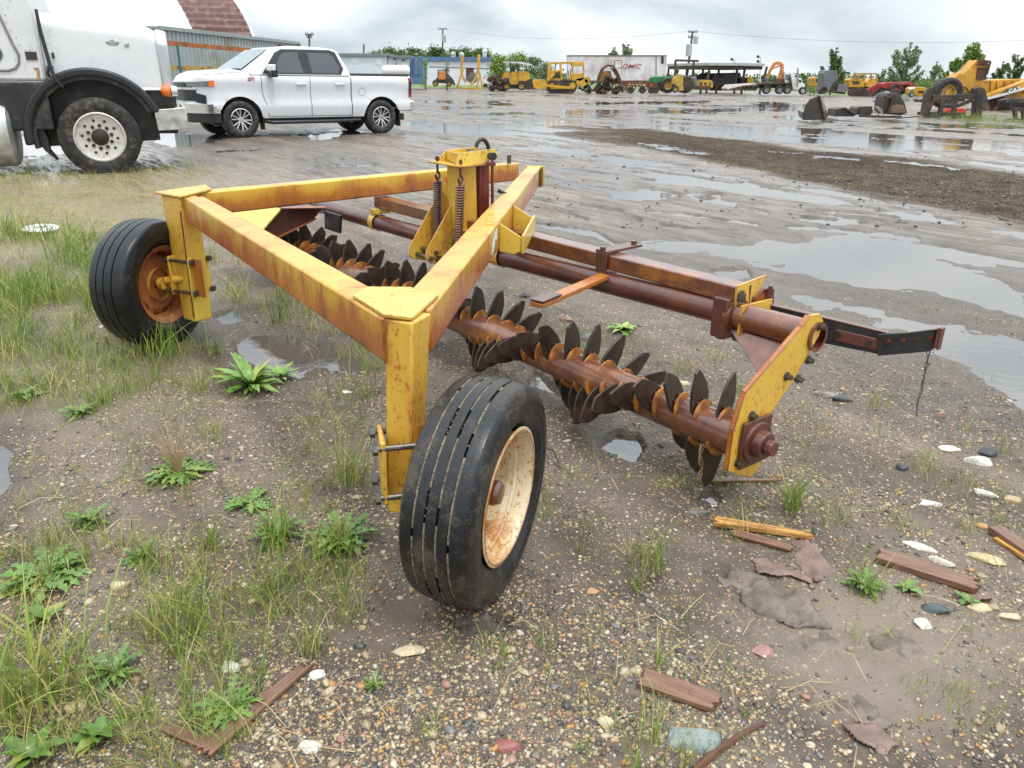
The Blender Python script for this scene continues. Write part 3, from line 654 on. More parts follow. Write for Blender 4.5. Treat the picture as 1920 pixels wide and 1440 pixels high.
# torn sticker on the beam side
st_ = [(.90, .690), (.925, .735), (.935, .722), (.95, .750), (.965, .735), (1.00, .765), (1.01, .748), (1.04, .772), (1.06, .762), (1.05, .742), (1.07, .730), (1.03, .72), (1.01, .735), (.985, .700), (.97, .712), (.95, .685), (.935, .70), (.92, .675)]
m = MB(); m.prism([AC(u+.06, .0525, z) for u, z in st_], AC(0, .0015, 0)-AC(0, 0, 0)); rb(m, 'torn_sticker', plain('torn_white_sticker', (.66, .69, .66), .5, 0, .2, 40, .1), bevel=0)
# hitch end
m = MB(); m.prism([AC(3.30, .054, .790), AC(3.34, .054, .790), AC(3.34, .054, .66), AC(3.30, .054, .66)], AC(0, .010, 0)-AC(0, 0, 0)); m.prism([AC(3.38, .054, .790), AC(3.40, .054, .790), AC(3.40, .054, .66), AC(3.38, .054, .66)], AC(0, .014, 0)-AC(0, 0, 0)); rb(m, 'hitch_strap', 'rust_dark', bevel=.002)
m = MB(); m.prism([AC(3.475, -.06, .788), AC(3.475, .075, .788), AC(3.475, .075, .65), AC(3.475, -.06, .65)], AC(.016, 0, 0)-AC(0, 0, 0)); rb(m, 'hitch_plate', 'paint', bevel=.003)
m = MB(); q = P(3.18, 1.42, .79); m.cyl(q, q+Z3*.06, .016, seg=10); rb(m, 'hitch_pin', 'bolt', bevel=0)
# lift mast, springs and ram
def mp_(b, z, e_=2.08): return P(e_, b, z)
m = MB(); m.beam(mp_(.285, .60), mp_(.275, .935), .105, .115, EN); rb(m, 'mast', 'paint', bevel=.006)
m = MB(); m.prism([P(1.98, b, z) for b, z in [(.175, .948), (.195, 1.008), (.425, 1.018), (.440, .985), (.345, .945)]], EX*.010); rb(m, 'mast_cheek', 'paint_clean', bevel=.002)
m = MB(); m.prism([P(2.19, b, z) for b, z in [(.195, .944), (.255, 1.004), (.46, 1.012), (.46, .985), (.36, .942)]], EX*.010); rb(m, 'mast_cheek', 'paint', bevel=.002)
m = MB(); m.prism([P(1.95, .165, .940), P(1.95, .25, .940), P(1.98, .36, .940), P(2.2, .37, .940), P(2.24, .165, .940)], (0, 0, .009)); m.prism([P(1.99, .192, 1.003), P(2.19, .25, 1.003), P(2.19, .256, .95), P(1.99, .20, .95)], EN*.01); rb(m, 'spring_plate', 'paint', bevel=.002)
for e0, b0, zb, b1 in ((2.20, .203, .545, .19), (1.985, .205, .50, .182)):
    m = MB(); hp = []
    t0, t1 = P(e0, b0, .845), P(e0, b1, zb); N_ = 26; dd = (t1-t0); a_ = dd.cross(EX).normalized(); b_ = dd.cross(a_).normalized()
    for i in range(N_*10+1):
        t = i/(N_*10); an = 2*math.pi*N_*t; r_ = .0195
        hp.append(t0+dd*t+(a_*math.cos(an)+b_*math.sin(an))*r_)
    m.tube(hp, .0056, 6); sp = sub(rb(m, 'spring', 'rust_dark' if False else 'rust', smooth=60, bevel=0))
    m = MB(); m.cyl(P(e0, b0, .975), P(e0, b0, .885), .0065, seg=8); m.cyl(P(e0, b0, .955), P(e0, b0, .972), .013, seg=6)
    hk = [P(e0, b0, .895)+EN*(.013*math.sin(t))+Z3*(-.018+.018*math.cos(t)) for t in [i*.45 for i in range(12)]]+[P(e0, b0, .845)]
    m.tube(hk, .006, 6); m.build('spring_hook', 'rust_dark', sp, 40, world=True)
lv = [(.272, .800), (.062, .505), (.055, .462), (.085, .435), (.16, .420), (.30, .44), (.36, .56), (.36, .66)]
for e0 in (2.10, 2.24):
    m = MB(); m.prism([P(e0, b-(.02 if e0 > 2.2 else 0), z) for b, z in lv], EX*.012); o = sub(rb(m, 'lever_plate', 'paint', bevel=.002))
for b, z in ((.085, .462), (.118, .49), (.135, .452)):
    m = MB(); q = P(2.10, b, z); m.cyl(q-EX*.016, q+EX*.16, .012 if z != .452 else .020, seg=14); rb(m, 'lever_pin', 'rust_dark' if z == .452 else 'bolt', bevel=0)
cz = .41
m = MB(); m.cyl(mp_(cz, .62), mp_(cz, .925), .036, seg=24); ram = sub(rb(m, 'ram_barrel', 'cyl_red', smooth=40, bevel=0))
m = MB(); RN = Matrix(((EN.x, EX.x, 0), (EN.y, EX.y, 0), (0, 0, 1)))
m.box(mp_(cz, .935), (.105, .10, .020), RN); m.box(mp_(cz, .61), (.105, .10, .025), RN)
for sx in (-1, 1):
    for sy in (-1, 1): q = mp_(cz, 0)+EN*(.040*sx)+EX*(.036*sy); m.cyl(q+Z3*.60, q+Z3*.955, .0085, seg=8)
rb(m, 'ram_tie_rods', 'cyl_red', bevel=.002)
m = MB(); m.prism([mp_(b, z, 2.06) for b, z in [(.385, .94), (.39, .995), (.41, 1.01), (.43, .995), (.435, .94)]], EX*.045); rb(m, 'ram_clevis', 'cyl_red', bevel=.002)
m = MB(); m.cyl(P(1.955, .385, .985), P(2.24, .40, .985), .017, seg=14); m.cyl(P(1.965, .385, .985), P(1.94, .383, .985), .021, seg=6); rb(m, 'ram_pin', 'black_rubber', bevel=0)
m = MB(); m.tube([P(2.14, .45+.045*math.cos(t), .985+.07*math.sin(t)) for t in [math.pi*(-.15+1.0*i/14) for i in range(15)]], .011, 8); rb(m, 'hydraulic_hose', 'black_rubber', smooth=60, bevel=0); m = MB(); m.tube([P(2.0, .46, .80), P(2.0, .53, .77), P(2.03, .56, .70), P(2.06, .52, .62)], .010, 8); rb(m, 'hydraulic_hose', 'black_rubber', smooth=60, bevel=0)
m = MB(); m.prism([P(2.30, .26, .67), P(2.30, .40, .66), P(2.30, .30, .86)], EX*.012); m.prism([P(1.95, .24, .60), P(2.3, .23, .60), P(2.3, .48, .60), P(1.95, .48, .60)], (0, 0, .012)); rb(m, 'mast_base', 'paint', bevel=.002)
# far end housing
side = [(-.58, .50), (-.135, .545), (.16, .525), (.10, .46), (-.235, .335), (-.33, .26), (-.62, .30)]
m = MB(); m.prism([P(3.62, b, z) for b, z in [(-.31, .385), (-.135, .545), (.165, .522), (.10, .46), (-.235, .335)]], EX*.45); rb(m, 'drive_housing', 'rust_dark', bevel=.003)
m = MB(); m.prism([P(3.60, -.137, .549), P(3.60, -.315, .385), P(4.25, -.36, .40), P(4.25, -.17, .56)], (EX.cross(P(3.6, -.137, .549)-P(3.6, -.315, .385))).normalized()*.010); rb(m, 'drive_cover', 'paint_clean', bevel=.002)
m = MB(); m.prism([P(3.56, -.14, .551), P(3.56, .17, .53), P(3.62, .17, .53), P(3.62, -.14, .551)], (0, 0, .006)); m.prism([P(3.6, -.25, .335), P(3.6, .105, .462), P(3.66, .105, .462), P(3.66, -.25, .335)], (0, 0, -.008)); rb(m, 'cover_edge', 'paint_ochre', bevel=.001)
m = MB(); m.prism([P(3.22, .10, .535), P(3.52, .13, .52), P(3.54, .13, .40), P(3.25, .10, .415)], EN*.02); rb(m, 'rubber_flap', 'black_rubber', bevel=.003)
m = MB(); m.beam(P(4.1, .10, .53), P(4.1, .5, .56), .10, .02); rb(m, 'far_bracket', 'rust_orange', bevel=.002)
# deflector behind the near end
m = MB(); a0, a1 = P(.255, .44, .525), P(-.132, .615, .488)
m.prism([P(.255, .44, .572), P(-.130, .61, .530), P(-.133, .61, .450), P(.255, .44, .470)], EN*.012); defl = sub(rb(m, 'deflector_arm', 'black_rubber', bevel=.002))
m = MB(); m.beam(P(.255, .452, .575), P(-.13, .622, .533), .03, .006); rb(m, 'arm_lip', 'rust_dark', bevel=.002)
m = MB(); m.prism([P(.020, .540, .522), P(-.118, .602, .508), P(-.120, .602, .466), P(.018, .540, .480)], EN*-.008); rb(m, 'arm_plate', 'rust_dark', bevel=.002)
for t, z in ((.01, .505), (-.085, .49)):
    m = MB(); q = P(t, .535+(.045-t)*.44, z); m.cyl(q+EN*.004, q-EN*.020, .012, seg=6); rb(m, 'bolt', 'bolt', bevel=0)
m = MB(); m.prism([P(-.110, .590, .530), P(-.185, .645, .545), P(-.262, .722, .567), P(-.262, .722, .500), P(-.245, .71, .478), P(-.120, .60, .448)], EN*-.012); rb(m, 'rubber_deflector', 'black_rubber', bevel=.003)
m = MB(); m.prism([P(-.258, .72, .570), P(-.272, .725, .570), P(-.272, .725, .49), P(-.258, .72, .50)], EN*-.025); rb(m, 'deflector_edge', 'rust_dark', bevel=.001)
for t in (.2, .45, .66, .88):
    m = MB(); q = P(-.110, .59, .50).lerp(P(-.262, .722, .535), t); m.cyl(q, q-EN*.022, .008, seg=6); rb(m, 'bolt', 'rust_dark', bevel=0)
m = MB(); m.prism([P(.30, .40, .50), P(.30, .40, .60), P(.29, .44, .635), P(.27, .48, .60), P(.26, .48, .50)], EX*-.012); rb(m, 'deflector_bracket', 'paint_ochre', bevel=.002)
for k in range(3):
    m = MB(); a_ = P(-.245, .70, .48); rg = random.Random(k); m.tube([a_+Vector((rg.uniform(-.01, .01), rg.uniform(-.01, .01), -.05*i)) for i in range(6)], .0016, 4); rb(m, 'loose_twine', plain('grey_twine%d' % k, (.07, .075, .08), .8), bevel=0)
m = MB(); rg = random.Random(5); a_ = P(.10, -.06, .19)
for k in range(3): m.tube([a_+Vector((.012*math.cos(i*1.3+k), .012*math.sin(i*1.7+k), -.022*i+.004*math.sin(i+k))) for i in range(7)], .0017, 4)
rb(m, 'twine_knot', plain('straw_twine', (.30, .19, .09), .8), bevel=0)

# ------------------------------------------------------------------ vehicles
M['car_white'] = plain('white_car_paint', (.64, .65, .66), .22, 0, .04, 3, .03, .8, (.55, .52, .48), -.05, 2.2)
M['truck_white'] = plain('white_truck_paint', (.63, .64, .65), .35, 0, .06, 4, .05, .4, (.42, .38, .33), .08, 2.6)
M['hub_dark'] = plain('greasy_dark_hub', (.035, .024, .019), .5, .2, .4, 14, .2)
M['chrome'] = plain('chrome', (.72, .73, .74), .16, 1, .1, 6, .02)
M['dull_alu'] = plain('dull_aluminium', (.52, .53, .50), .42, .6, .25, 9, .15, 0, (.30, .28, .24), .3, 5)
M['blk_plastic'] = plain('black_plastic', (.018, .018, .020), .4, 0, .3, 12, .1)
M['blk_dirty'] = plain('grimy_black_metal', (.016, .017, .02), .5, 0, .4, 9, .2, 0, (.09, .075, .06), .35, 3)
M['car_tyre'] = tyre_mat('dusty_car_tyre', (.022, .021, .020), (.11, .085, .06), .35, .6)
M['truck_tyre'] = tyre_mat('muddy_truck_tyre', (.022, .021, .020), (.14, .105, .075), .42, .6)
M['seam'] = plain('dark_seam', (.05, .05, .055), .6, bump=0)
def glassy(name, col, rough=.05):
    s = NT(name); s.set(Base_Color=col, Roughness=rough, Specular_IOR_Level=.7, Coat_Weight=.6, Coat_Roughness=.05); return s.m
M['glass_dark'] = glassy('tinted_glass', (.035, .04, .045)); M['glass_ws'] = glassy('windscreen_glass', (.16, .22, .22), .08)
M['lamp_red'] = glassy('red_lamp_lens', (.30, .012, .02), .2); M['lamp_amber'] = glassy('amber_lamp_lens', (.75, .16, .01), .25); M['lamp_clear'] = glassy('clear_lamp_lens', (.16, .17, .18), .1)

_wheel_cache = {}
def road_wheel(root, c, R, w, rr_, style, outward):
    """wheel on the local Y axis; outward = +1/-1 which way the outer face looks"""
    wh = bpy.data.objects.new('wheel', None); COL.objects.link(wh); wh.parent = root; wh.location = c
    h = w/2
    if style in _wheel_cache:
        for o in _wheel_cache[style]:
            k = copy_part(o, wh)
        wh.scale = (1, outward, 1); return wh
    m = MB(); pr = [(rr_, -h*.8), (R*.75, -h), (R*.90, -h*.98), (R*.965, -h*.84)]
    for i in range(5):
        a = -w*.40+w*.80*i/5; b = a+w*.80/5
        pr += [(R, a+.004), (R, b-.004)] + ([(R-.012, b-.002), (R-.012, b+.002)] if i < 4 else [])
    pr += [(R*.965, h*.84), (R*.90, h*.98), (R*.75, h), (rr_+.01, h*.86), (rr_, h*.8)]
    m.lathe((0, 0, 0), (0, 1, 0), pr, 64, True)
    ob = [m.build('tyre', 'car_tyre' if style == 'alloy' else 'truck_tyre', wh, 35)]
    m = MB()
    if style == 'alloy':
        m.lathe((0, 0, 0), (0, 1, 0), [(rr_+.004, h*.84), (rr_-.008, h*.88), (rr_-.018, h*.78), (rr_-.03, 0), (rr_-.03, -h*.7)], 48)
        for k in range(6):
            for sg in (-1, 1):
                a = k*math.pi/3+.26+sg*.13; b = k*math.pi/3+.26+sg*.21
                p0 = Vector((.055*math.sin(a), h*.62, .055*math.cos(a))); p1 = Vector(((rr_-.012)*math.sin(b), h*.76, (rr_-.012)*math.cos(b)))
                m.beam(p0, p1, .026, .035, (0, 1, 0))
        m.cyl((0, h*.4, 0), (0, h*.72, 0), .075, .06, 20)
        ob.append(m.build('rim', 'chrome', wh, 30))
        m = MB(); m.cyl((0, -h*.6, 0), (0, h*.25, 0), rr_-.035, seg=24); ob.append(m.build('brake_disc', 'blk_dirty', wh, 30))
    else:
        m.lathe((0, 0, 0), (0, 1, 0), [(rr_+.006, h*.90), (rr_-.012, h*.96), (rr_-.022, h*.86), (rr_-.035, h*.72), (rr_-.07, h*.66), (rr_*.44, h*.62), (.06, h*.62)], 48)
        ob.append(m.build('rim', plain('dusty_aluminium_rim', (.62, .60, .55), .45, .25, .15, 8, .1, 0, (.33, .28, .22), .4, 8), wh, 35))
        m = MB(); m.lathe((0, 0, 0), (0, 1, 0), [(.115, h*.61), (.115, h*.70), (.095, h*.76), (.07, h*.78), (.045, h*.86), (0, h*.88)], 24); ob.append(m.build('hub', 'hub_dark', wh, 35))
        for k in range(10):
            a = k*math.pi/5+.1; m = MB(); m.cyl((.155*math.sin(a), h*.6, .155*math.cos(a)), (.155*math.sin(a), h*.72, .155*math.cos(a)), .025, seg=10)
            a += .3; m.cyl((.228*math.sin(a), h*.628, .228*math.cos(a)), (.228*math.sin(a), h*.69, .228*math.cos(a)), .020, seg=12); ob.append(m.build('rim_hole_shade', 'hub_dark', wh))  # dark discs stand in for the shade inside hollow rim holes
    wh.scale = (1, outward, 1)
    _wheel_cache[style] = ob
    return wh

# --- pickup: X forward, Y to its left (towards the camera), Z up; origin under the rear left tyre
G1, G2 = gp(455, 259), gp(717, 250); F2 = (G1-G2).normalized(); LF = Vector((-F2.y, F2.x, 0))
PM = Matrix(((F2.x, LF.x, 0, G2.x), (F2.y, LF.y, 0, G2.y), (0, 0, 1, -.015), (0, 0, 0, 1)))
pk = thing('pickup_truck', 'white crew cab pickup truck with chrome wheels parked on wet gravel', 'pickup truck', mat=PM)
bpy.context.view_layer.update()
WB = 3.64; YW = 2.0
fc, rc = (3.60, .42), (-.03, .41)
def arch(s_, r=.50):
    b = .44 if -.5 < s_ < 4.05 else (.62 if s_ >= 4.05 else .58)
    for cx, cz in (fc, rc):
        d = abs(s_-cx)
        if d < r: b = max(b, cz+math.sqrt(r*r-d*d))
    return b
def topz(s_):
    if s_ < .80: return 1.40
    if s_ < 3.30: return 1.385
    if s_ < 4.2: return 1.48-.06*((s_-3.3)/.9)**1.4
    return 1.42-.20*((s_-4.2)/.42)**2.2
def half_in(s_):
    """how far the flank tucks in from its widest line"""
    v = 0
    if s_ > 4.0: v += .50*((s_-4.0)/.62)**2.6
    if s_ < -.7: v += .05*((-.7-s_)/.25)**2
    return v
def fl(s_):
    return .035*max(0, 1-abs(abs(s_-fc[0])-.0)/.72)**.7 if abs(s_-fc[0]) < .72 else (.035*max(0, 1-abs(s_-rc[0])/.72)**.7 if abs(s_-rc[0]) < .72 else 0)
def yin(s_, z):
    t = half_in(s_)
    prof = [(.40, .06), (.60, .015), (.74, .0), (.80, .03), (1.0, .035), (1.18, .01), (1.26, .005), (1.35, .03), (1.50, .14)]
    for (z0, a), (z1, b) in zip(prof[:-1], prof[1:]):
        if z <= z1: t += a+(b-a)*max(0, min(1, (z-z0)/(z1-z0))); break
    else: t += .14
    return t-fl(s_)*max(0, min(1, (1.12-z)/.25))
ss = sorted(set([-.93+i*.03 for i in range(197) if -.93+i*.03 <= 4.62]+[4.62]+[.79, .80]))
m = MB(); NR = 12; NTp = 6; ring = None; rows = []
for s_ in ss:
    b, t = arch(s_), topz(s_)
    L_ = []
    for i in range(NR+1):
        z = b+(t-.05-b)*i/NR; L_.append((yin(s_, z), z))
    y0 = L_[-1][0]; L_ += [(y0+.03, t-.022), (y0+.075, t-.004)]
    yc = YW/2
    for i in range(1, NTp+1):
        k = i/NTp; y = y0+.075+(yc-y0-.075)*k; bulge = (.05*math.sin(k*math.pi*.5) if s_ > 3.3 else .01*k)*min(1, max(0, (4.62-s_)/.3)); L_.append((y, t-.004+bulge))
    full = [(-y, z) for y, z in L_]+[(-(YW-y), z) for y, z in L_[::-1][1:]]
    rows.append([(s_, y, z) for y, z in full])
nR = len(rows[0]); m.v = [v for r in rows for v in r]
m.f = [(i*nR+j, i*nR+j+1, (i+1)*nR+j+1, (i+1)*nR+j) for i in range(len(rows)-1) for j in range(nR-1)]
m.f += [tuple(range(nR)), tuple(range((len(rows)-1)*nR, len(rows)*nR))[::-1]]
body = m.build('body', 'car_white', pk, 42)
bpy.context.view_layer.update()
# cab
def cy(z): return .055+.24*max(0, z-1.36)/.64
GZ = lambda z: 1.36+(z-1.36)*1.15
cprof = [(a_, GZ(z_)) for a_, z_ in [(.74, 1.36), (.80, 1.50), (.98, 1.86), (1.08, 1.90), (1.5, 1.935), (2.2, 1.94), (2.55, 1.915), (2.72, 1.86), (3.50, 1.43), (3.50, 1.36)]]
m = MB(); n_ = len(cprof)
m.v = [(a, -cy(z), z) for a, z in cprof]+[(a, -(YW-cy(z)), z) for a, z in cprof]
m.f = [tuple(range(n_)), tuple(range(n_, 2*n_))[::-1]]+[(i, (i+1) % n_, n_+(i+1) % n_, n_+i) for i in range(n_)]
m.build('cab', 'car_white', pk, 30, .045)
def flank(pts, name, mat, th=.010, side=0, cab=True, bev=.003):
    m = MB(); f = cy if cab else (lambda z: 0)
    q = [Vector((a, -(cy(z) if cab else yin(a, z))+.004, z)) for a, z in pts]
    m.prism(q, (0, th*.6, 0)); return m.build(name, mat, pk, None, bev if bev else 0)
flank([(a_, GZ(z_)) for a_, z_ in [(3.00, 1.405), (2.60, 1.80), (2.42, 1.875), (1.20, 1.885), (1.06, 1.84), (.93, 1.52), (1.02, 1.405)]], 'window_surround', 'blk_plastic')
flank([(a_, GZ(z_)) for a_, z_ in [(2.74, 1.425), (2.50, 1.73), (2.36, 1.815), (2.04, 1.825), (1.99, 1.425)]], 'window', 'glass_dark', .016)
flank([(a_, GZ(z_)) for a_, z_ in [(1.76, 1.425), (1.80, 1.82), (1.24, 1.82), (1.14, 1.76), (1.03, 1.53), (1.10, 1.425)]], 'window', 'glass_dark', .016)
m = MB(); m.prism([(3.45, -.16, 1.50), (2.75, -.30, 1.94), (2.75, -(YW-.30), 1.94), (3.45, -(YW-.16), 1.50)], (.006, 0, .010)); m.build('windscreen', 'glass_ws', pk)
m = MB(); m.beam((3.44, -.25, 1.51), (3.50, -1.6, 1.50), .05, .02); m.build('wiper', 'blk_plastic', pk)
m = MB(); m.prism([(2.35, -.80, 2.02), (2.20, -.80, 2.085), (2.17, -.80, 2.02)], (0, -.05, 0)); m.cyl((2.05, -.9, 2.02), (2.05, -.9, 2.05), .05, .03, 12); m.build('roof_antenna', 'blk_plastic', pk)
def seam(pts, w=.012, mat='seam'):
    m = MB()
    for (a, z), (b, z2) in zip(pts[:-1], pts[1:]):
        d = Vector((b-a, 0, z2-z)); nx = Vector((-d.z, 0, d.x)).normalized()*w/2
        p, q = Vector((a, -yin(a, z)+.007, z)), Vector((b, -yin(b, z2)+.007, z2))
        m.add([p-nx, p+nx, q+nx, q-nx], [(0, 1, 2, 3)])
    return m.build('panel_gap', mat, pk)
zs = lambda a, b, n: [a+(b-a)*i/n for i in range(n+1)]
seam([(3.06, z) for z in zs(1.36, 1.0, 6)]+[(2.99, .75), (2.94, .48)]); seam([(1.87, z) for z in zs(1.36, .48, 14)]); seam([(.80, z) for z in zs(1.37, .46, 14)], .022)
seam([(x, .475) for x in zs(2.94, .80, 30)]); seam([(a, 1.375) for a in zs(.82, 3.05, 30)], .016, 'blk_plastic')
seam([(a, topz(a)-.035) for a in zs(3.2, 4.3, 20)], .010)
fcx, fcz = .50, 1.02
seam([(fcx+.10*math.cos(t), fcz+.09*math.sin(t)) for t in [i*math.pi/8 for i in range(17)]], .006)
for a in (2.10, 1.10):
    m = MB(); m.box((a, -yin(a, 1.19)+.028, 1.195), (.26, .022, .045)); m.box((a+.10, -yin(a, 1.19)+.01, 1.195), (.03, .04, .03)); m.box((a-.10, -yin(a, 1.19)+.01, 1.195), (.03, .04, .03)); m.build('door_handle', 'car_white', pk, 30, .008)
# mirror
m = MB(); m.box((2.83, .14, 1.47), (.15, .27, .27)); m.beam((2.86, -.05, 1.36), (2.83, .10, 1.40), .05, .06); m.build('mirror', 'blk_plastic', pk, 30, .02)
m = MB(); m.box((2.855, .14, 1.54), (.14, .275, .14)); m.build('mirror_cap', 'car_white', pk, 30, .02)
# bed cover, rails
m = MB(); m.box((-.06, -YW/2, 1.425), (1.68, YW-.16, .05)); m.build('bed_cover', plain('black_vinyl', (.05, .055, .06), .5), pk, 30, .012)
# tail lamp and rear bumper
m = MB(); m.box((-.885, -.07, 1.25), (.10, .10, .22)); m.box((-.885, -.07, 1.0), (.085, .10, .22)); m.build('tail_lamp', 'lamp_red', pk, 30, .012)
m = MB(); m.box((-.885, -.068, 1.125), (.07, .10, .30)); m.build('lamp_surround', 'blk_plastic', pk, 30, .008)
m = MB(); m.prism([(-.78, -.03, .62), (-.86, -.03, .80), (-1.00, -.03, .80), (-1.02, -.03, .60), (-.93, -.03, .53)], (0, -YW+.06, 0)); m.build('rear_bumper', 'chrome', pk, 30, .02)
m = MB(); m.box((-.98, -YW/2, .52), (.1, .3, .08)); m.build('tow_hitch', 'blk_plastic', pk, 30, .01)
# front: bumper, grille, lamps.  Parts wrap the nose
def nose(s0, z0, z1, name, mat, proud=.012, y0=.0, y1=None, n=14, bev=.004):
    """band wrapped round the nose between z0 and z1, from flank station s0 to the middle"""
    m = MB(); pts = []
    st = [s0+(4.62-s0)*(i/n)**.7 for i in range(n+1)]
    pr_ = [(a, yin(a, 1.0)) for a in st]
    pr_ += [(4.64, yin(4.62, 1.0)+.18), (4.655, YW/2)]
    pr_ = pr_+[(a, YW-y) for a, y in pr_[::-1][1:]]
    vs = []; k = len(pr_)
    for z, ou in ((z0, proud), (z1, proud)):
        for i, (a, y) in enumerate(pr_):
            p, q = pr_[max(0, i-1)], pr_[min(k-1, i+1)]; d = Vector((q[0]-p[0], -(q[1]-p[1]), 0)).normalized(); nn = Vector((-d.y, d.x, 0))
            vs.append(Vector((a, -y, z))+nn*ou)
    inn = [v-Vector((0.10, 0, 0)) if False else v+(Vector((3.9, -YW/2, v.z))-v).normalized()*.09 for v in vs]
    m.v = [tuple(v) for v in vs+inn]
    for i in range(k-1): m.f += [(i, i+1, k+i+1, k+i), (2*k+i, 3*k+i, 3*k+i+1, 2*k+i+1), (k+i, k+i+1, 3*k+i+1, 3*k+i), (i, 2*k+i, 2*k+i+1, i+1)]
    m.f += [(0, k, 3*k, 2*k), (k-1, 3*k-1, 4*k-1, 2*k-1)] if False else [(0, 2*k, 3*k, k), (k-1, 2*k-1, 4*k-1, 3*k-1)]
    return m.build(name, mat, pk, 40, bev)
nose(4.07, .56, .76, 'front_bumper', 'chrome', .035)
nose(4.06, .36, .57, 'air_dam', 'blk_plastic', .012)
nose(4.47, .82, 1.05, 'lower_grille', 'blk_plastic', .014)
nose(4.52, 1.10, 1.20, 'upper_grille', 'blk_plastic', .014)
nose(4.46, 1.055, 1.10, 'grille_bar', 'chrome', .03)
nose(4.44, 1.205, 1.235, 'grille_bar', 'chrome', .026)
def nose_patch(sa, sb, pts_z, name, mat, proud=.02):
    """lamp patch on the corner: stations sa..sb with lower/upper heights interpolated"""
    m = MB(); n = 8; vs = []
    for i in range(n+1):
        k = i/n; a = sa+(sb-sa)*k; y = yin(a, 1.1); a2 = a+.01; d = Vector((.01, -(yin(a2, 1.1)-y), 0)).normalized(); nn = Vector((-d.y, d.x, 0))
        z0 = pts_z[0]+(pts_z[2]-pts_z[0])*k; z1 = pts_z[1]+(pts_z[3]-pts_z[1])*k
        for z in (z0, z1):
            for o in (-.03, proud): vs.append(Vector((a, -y, z))+nn*o)
    m.v = [tuple(v) for v in vs]
    for i in range(n):
        o = i*4
        m.f += [(o+1, o+5, o+7, o+3), (o, o+2, o+6, o+4), (o+2, o+3, o+7, o+6), (o, o+4, o+5, o+1)]
    m.f += [(0, 1, 3, 2), (n*4, n*4+2, n*4+3, n*4+1)]
    return m.build(name, mat, pk, 40)
nose_patch(4.24, 4.60, (1.13, 1.245, 1.12, 1.215), 'headlight', 'lamp_clear')
nose_patch(4.13, 4.245, (1.13, 1.26, 1.13, 1.25), 'marker_lamp', 'lamp_amber', .022)
nose_patch(4.32, 4.50, (.74, .94, .80, 1.0), 'bumper_vent', 'blk_plastic', .010)
# wheels and openings
for s_, y, ow in ((fc[0], -.17, 1), (rc[0], -.17, 1), (fc[0], -(YW-.17), -1), (rc[0], -(YW-.17), -1)):
    road_wheel(pk, (s_, y, .415), .415, .285, .245, 'alloy', ow)
for cx, cz in (fc, rc):
    m = MB(); q = [(cx+.505*math.cos(t), -.03, cz+.505*math.sin(t)) for t in [math.pi*i/18 for i in range(19)]]
    m.prism([Vector((cx+.498*math.cos(t), -.06, cz+.498*math.sin(t))) for t in [math.pi*i/18-.15+.3*0 for i in range(19)]]+[Vector((cx-.49, -.06, .40)), Vector((cx+.49, -.06, .40))] if False else [Vector((cx+.49*math.cos(t), -.34, cz+.49*math.sin(t))) for t in [math.pi*i/18 for i in range(19)]], (0, -.02, 0))
    m.build('wheel_well', 'blk_plastic', pk)
    m = MB(); a0 = cx-.52; m.box((a0, -.16, .40), (.03, .26, .44)); m.build('mud_flap', 'blk_plastic', pk, 30, .006)
m = MB(); m.tube([(3.02, -.10, .37), (2.9, .02, .345), (1.2, .02, .345), (.62, .0, .36), (.55, -.15, .38)], .042, 12); m.build('running_board', 'blk_plastic', pk, 40)
m = MB(); m.box((1.7, -YW/2, .40), (5.0, 1.5, .16)); m.build('chassis', 'blk_dirty', pk, None)
def word(txt, name, mat, parent, M4, size, shear=0, ext=.004, bold=.0):
    cu = bpy.data.curves.new(name, 'FONT'); cu.body = txt; cu.size = size; cu.extrude = ext; cu.shear = shear; cu.align_x = 'CENTER'; cu.align_y = 'CENTER'; cu.offset = bold
    t = bpy.data.objects.new(name+'_tmp', cu); COL.objects.link(t); bpy.context.view_layer.update()
    me = bpy.data.meshes.new_from_object(t.evaluated_get(bpy.context.evaluated_depsgraph_get())); bpy.data.objects.remove(t)
    me.materials.clear(); me.materials.append(MATS.get(mat) or M[mat]); o = bpy.data.objects.new(name, me); COL.objects.link(o)
    o.parent = parent; o.matrix_local = M4; return o
FL = lambda x, y, z: Matrix(((-1, 0, 0, x), (0, 0, 1, y), (0, 1, 0, z), (0, 0, 0, 1)))
plain('red_lettering', (.42, .02, .03), .4, bump=0)
word('Z71', 'badge', 'red_lettering', pk, FL(3.30, -yin(3.30, 1.27)+.006, 1.285), .10, .2, .003, .004)

# --- big white lorry at the left edge: X forward, Y away from the camera, origin under its right front tyre
ha = math.radians(23); H3 = Vector((math.cos(ha), math.sin(ha), 0)); S0 = gp(185, 327)
SM = Matrix(((H3.x, -H3.y, 0, S0.x), (H3.y, H3.x, 0, S0.y), (0, 0, 1, -.02), (0, 0, 0, 1)))
sm = thing('lorry', 'large white conventional lorry cut off by the left edge with black wheel arch flare', 'truck', mat=SM)
bpy.context.view_layer.update()
SWD = 2.3
ar_ = lambda r, a0, a1, n: [(.09+r*math.cos(a0+(a1-a0)*i/n), .53+r*math.sin(a0+(a1-a0)*i/n)) for i in range(n+1)]
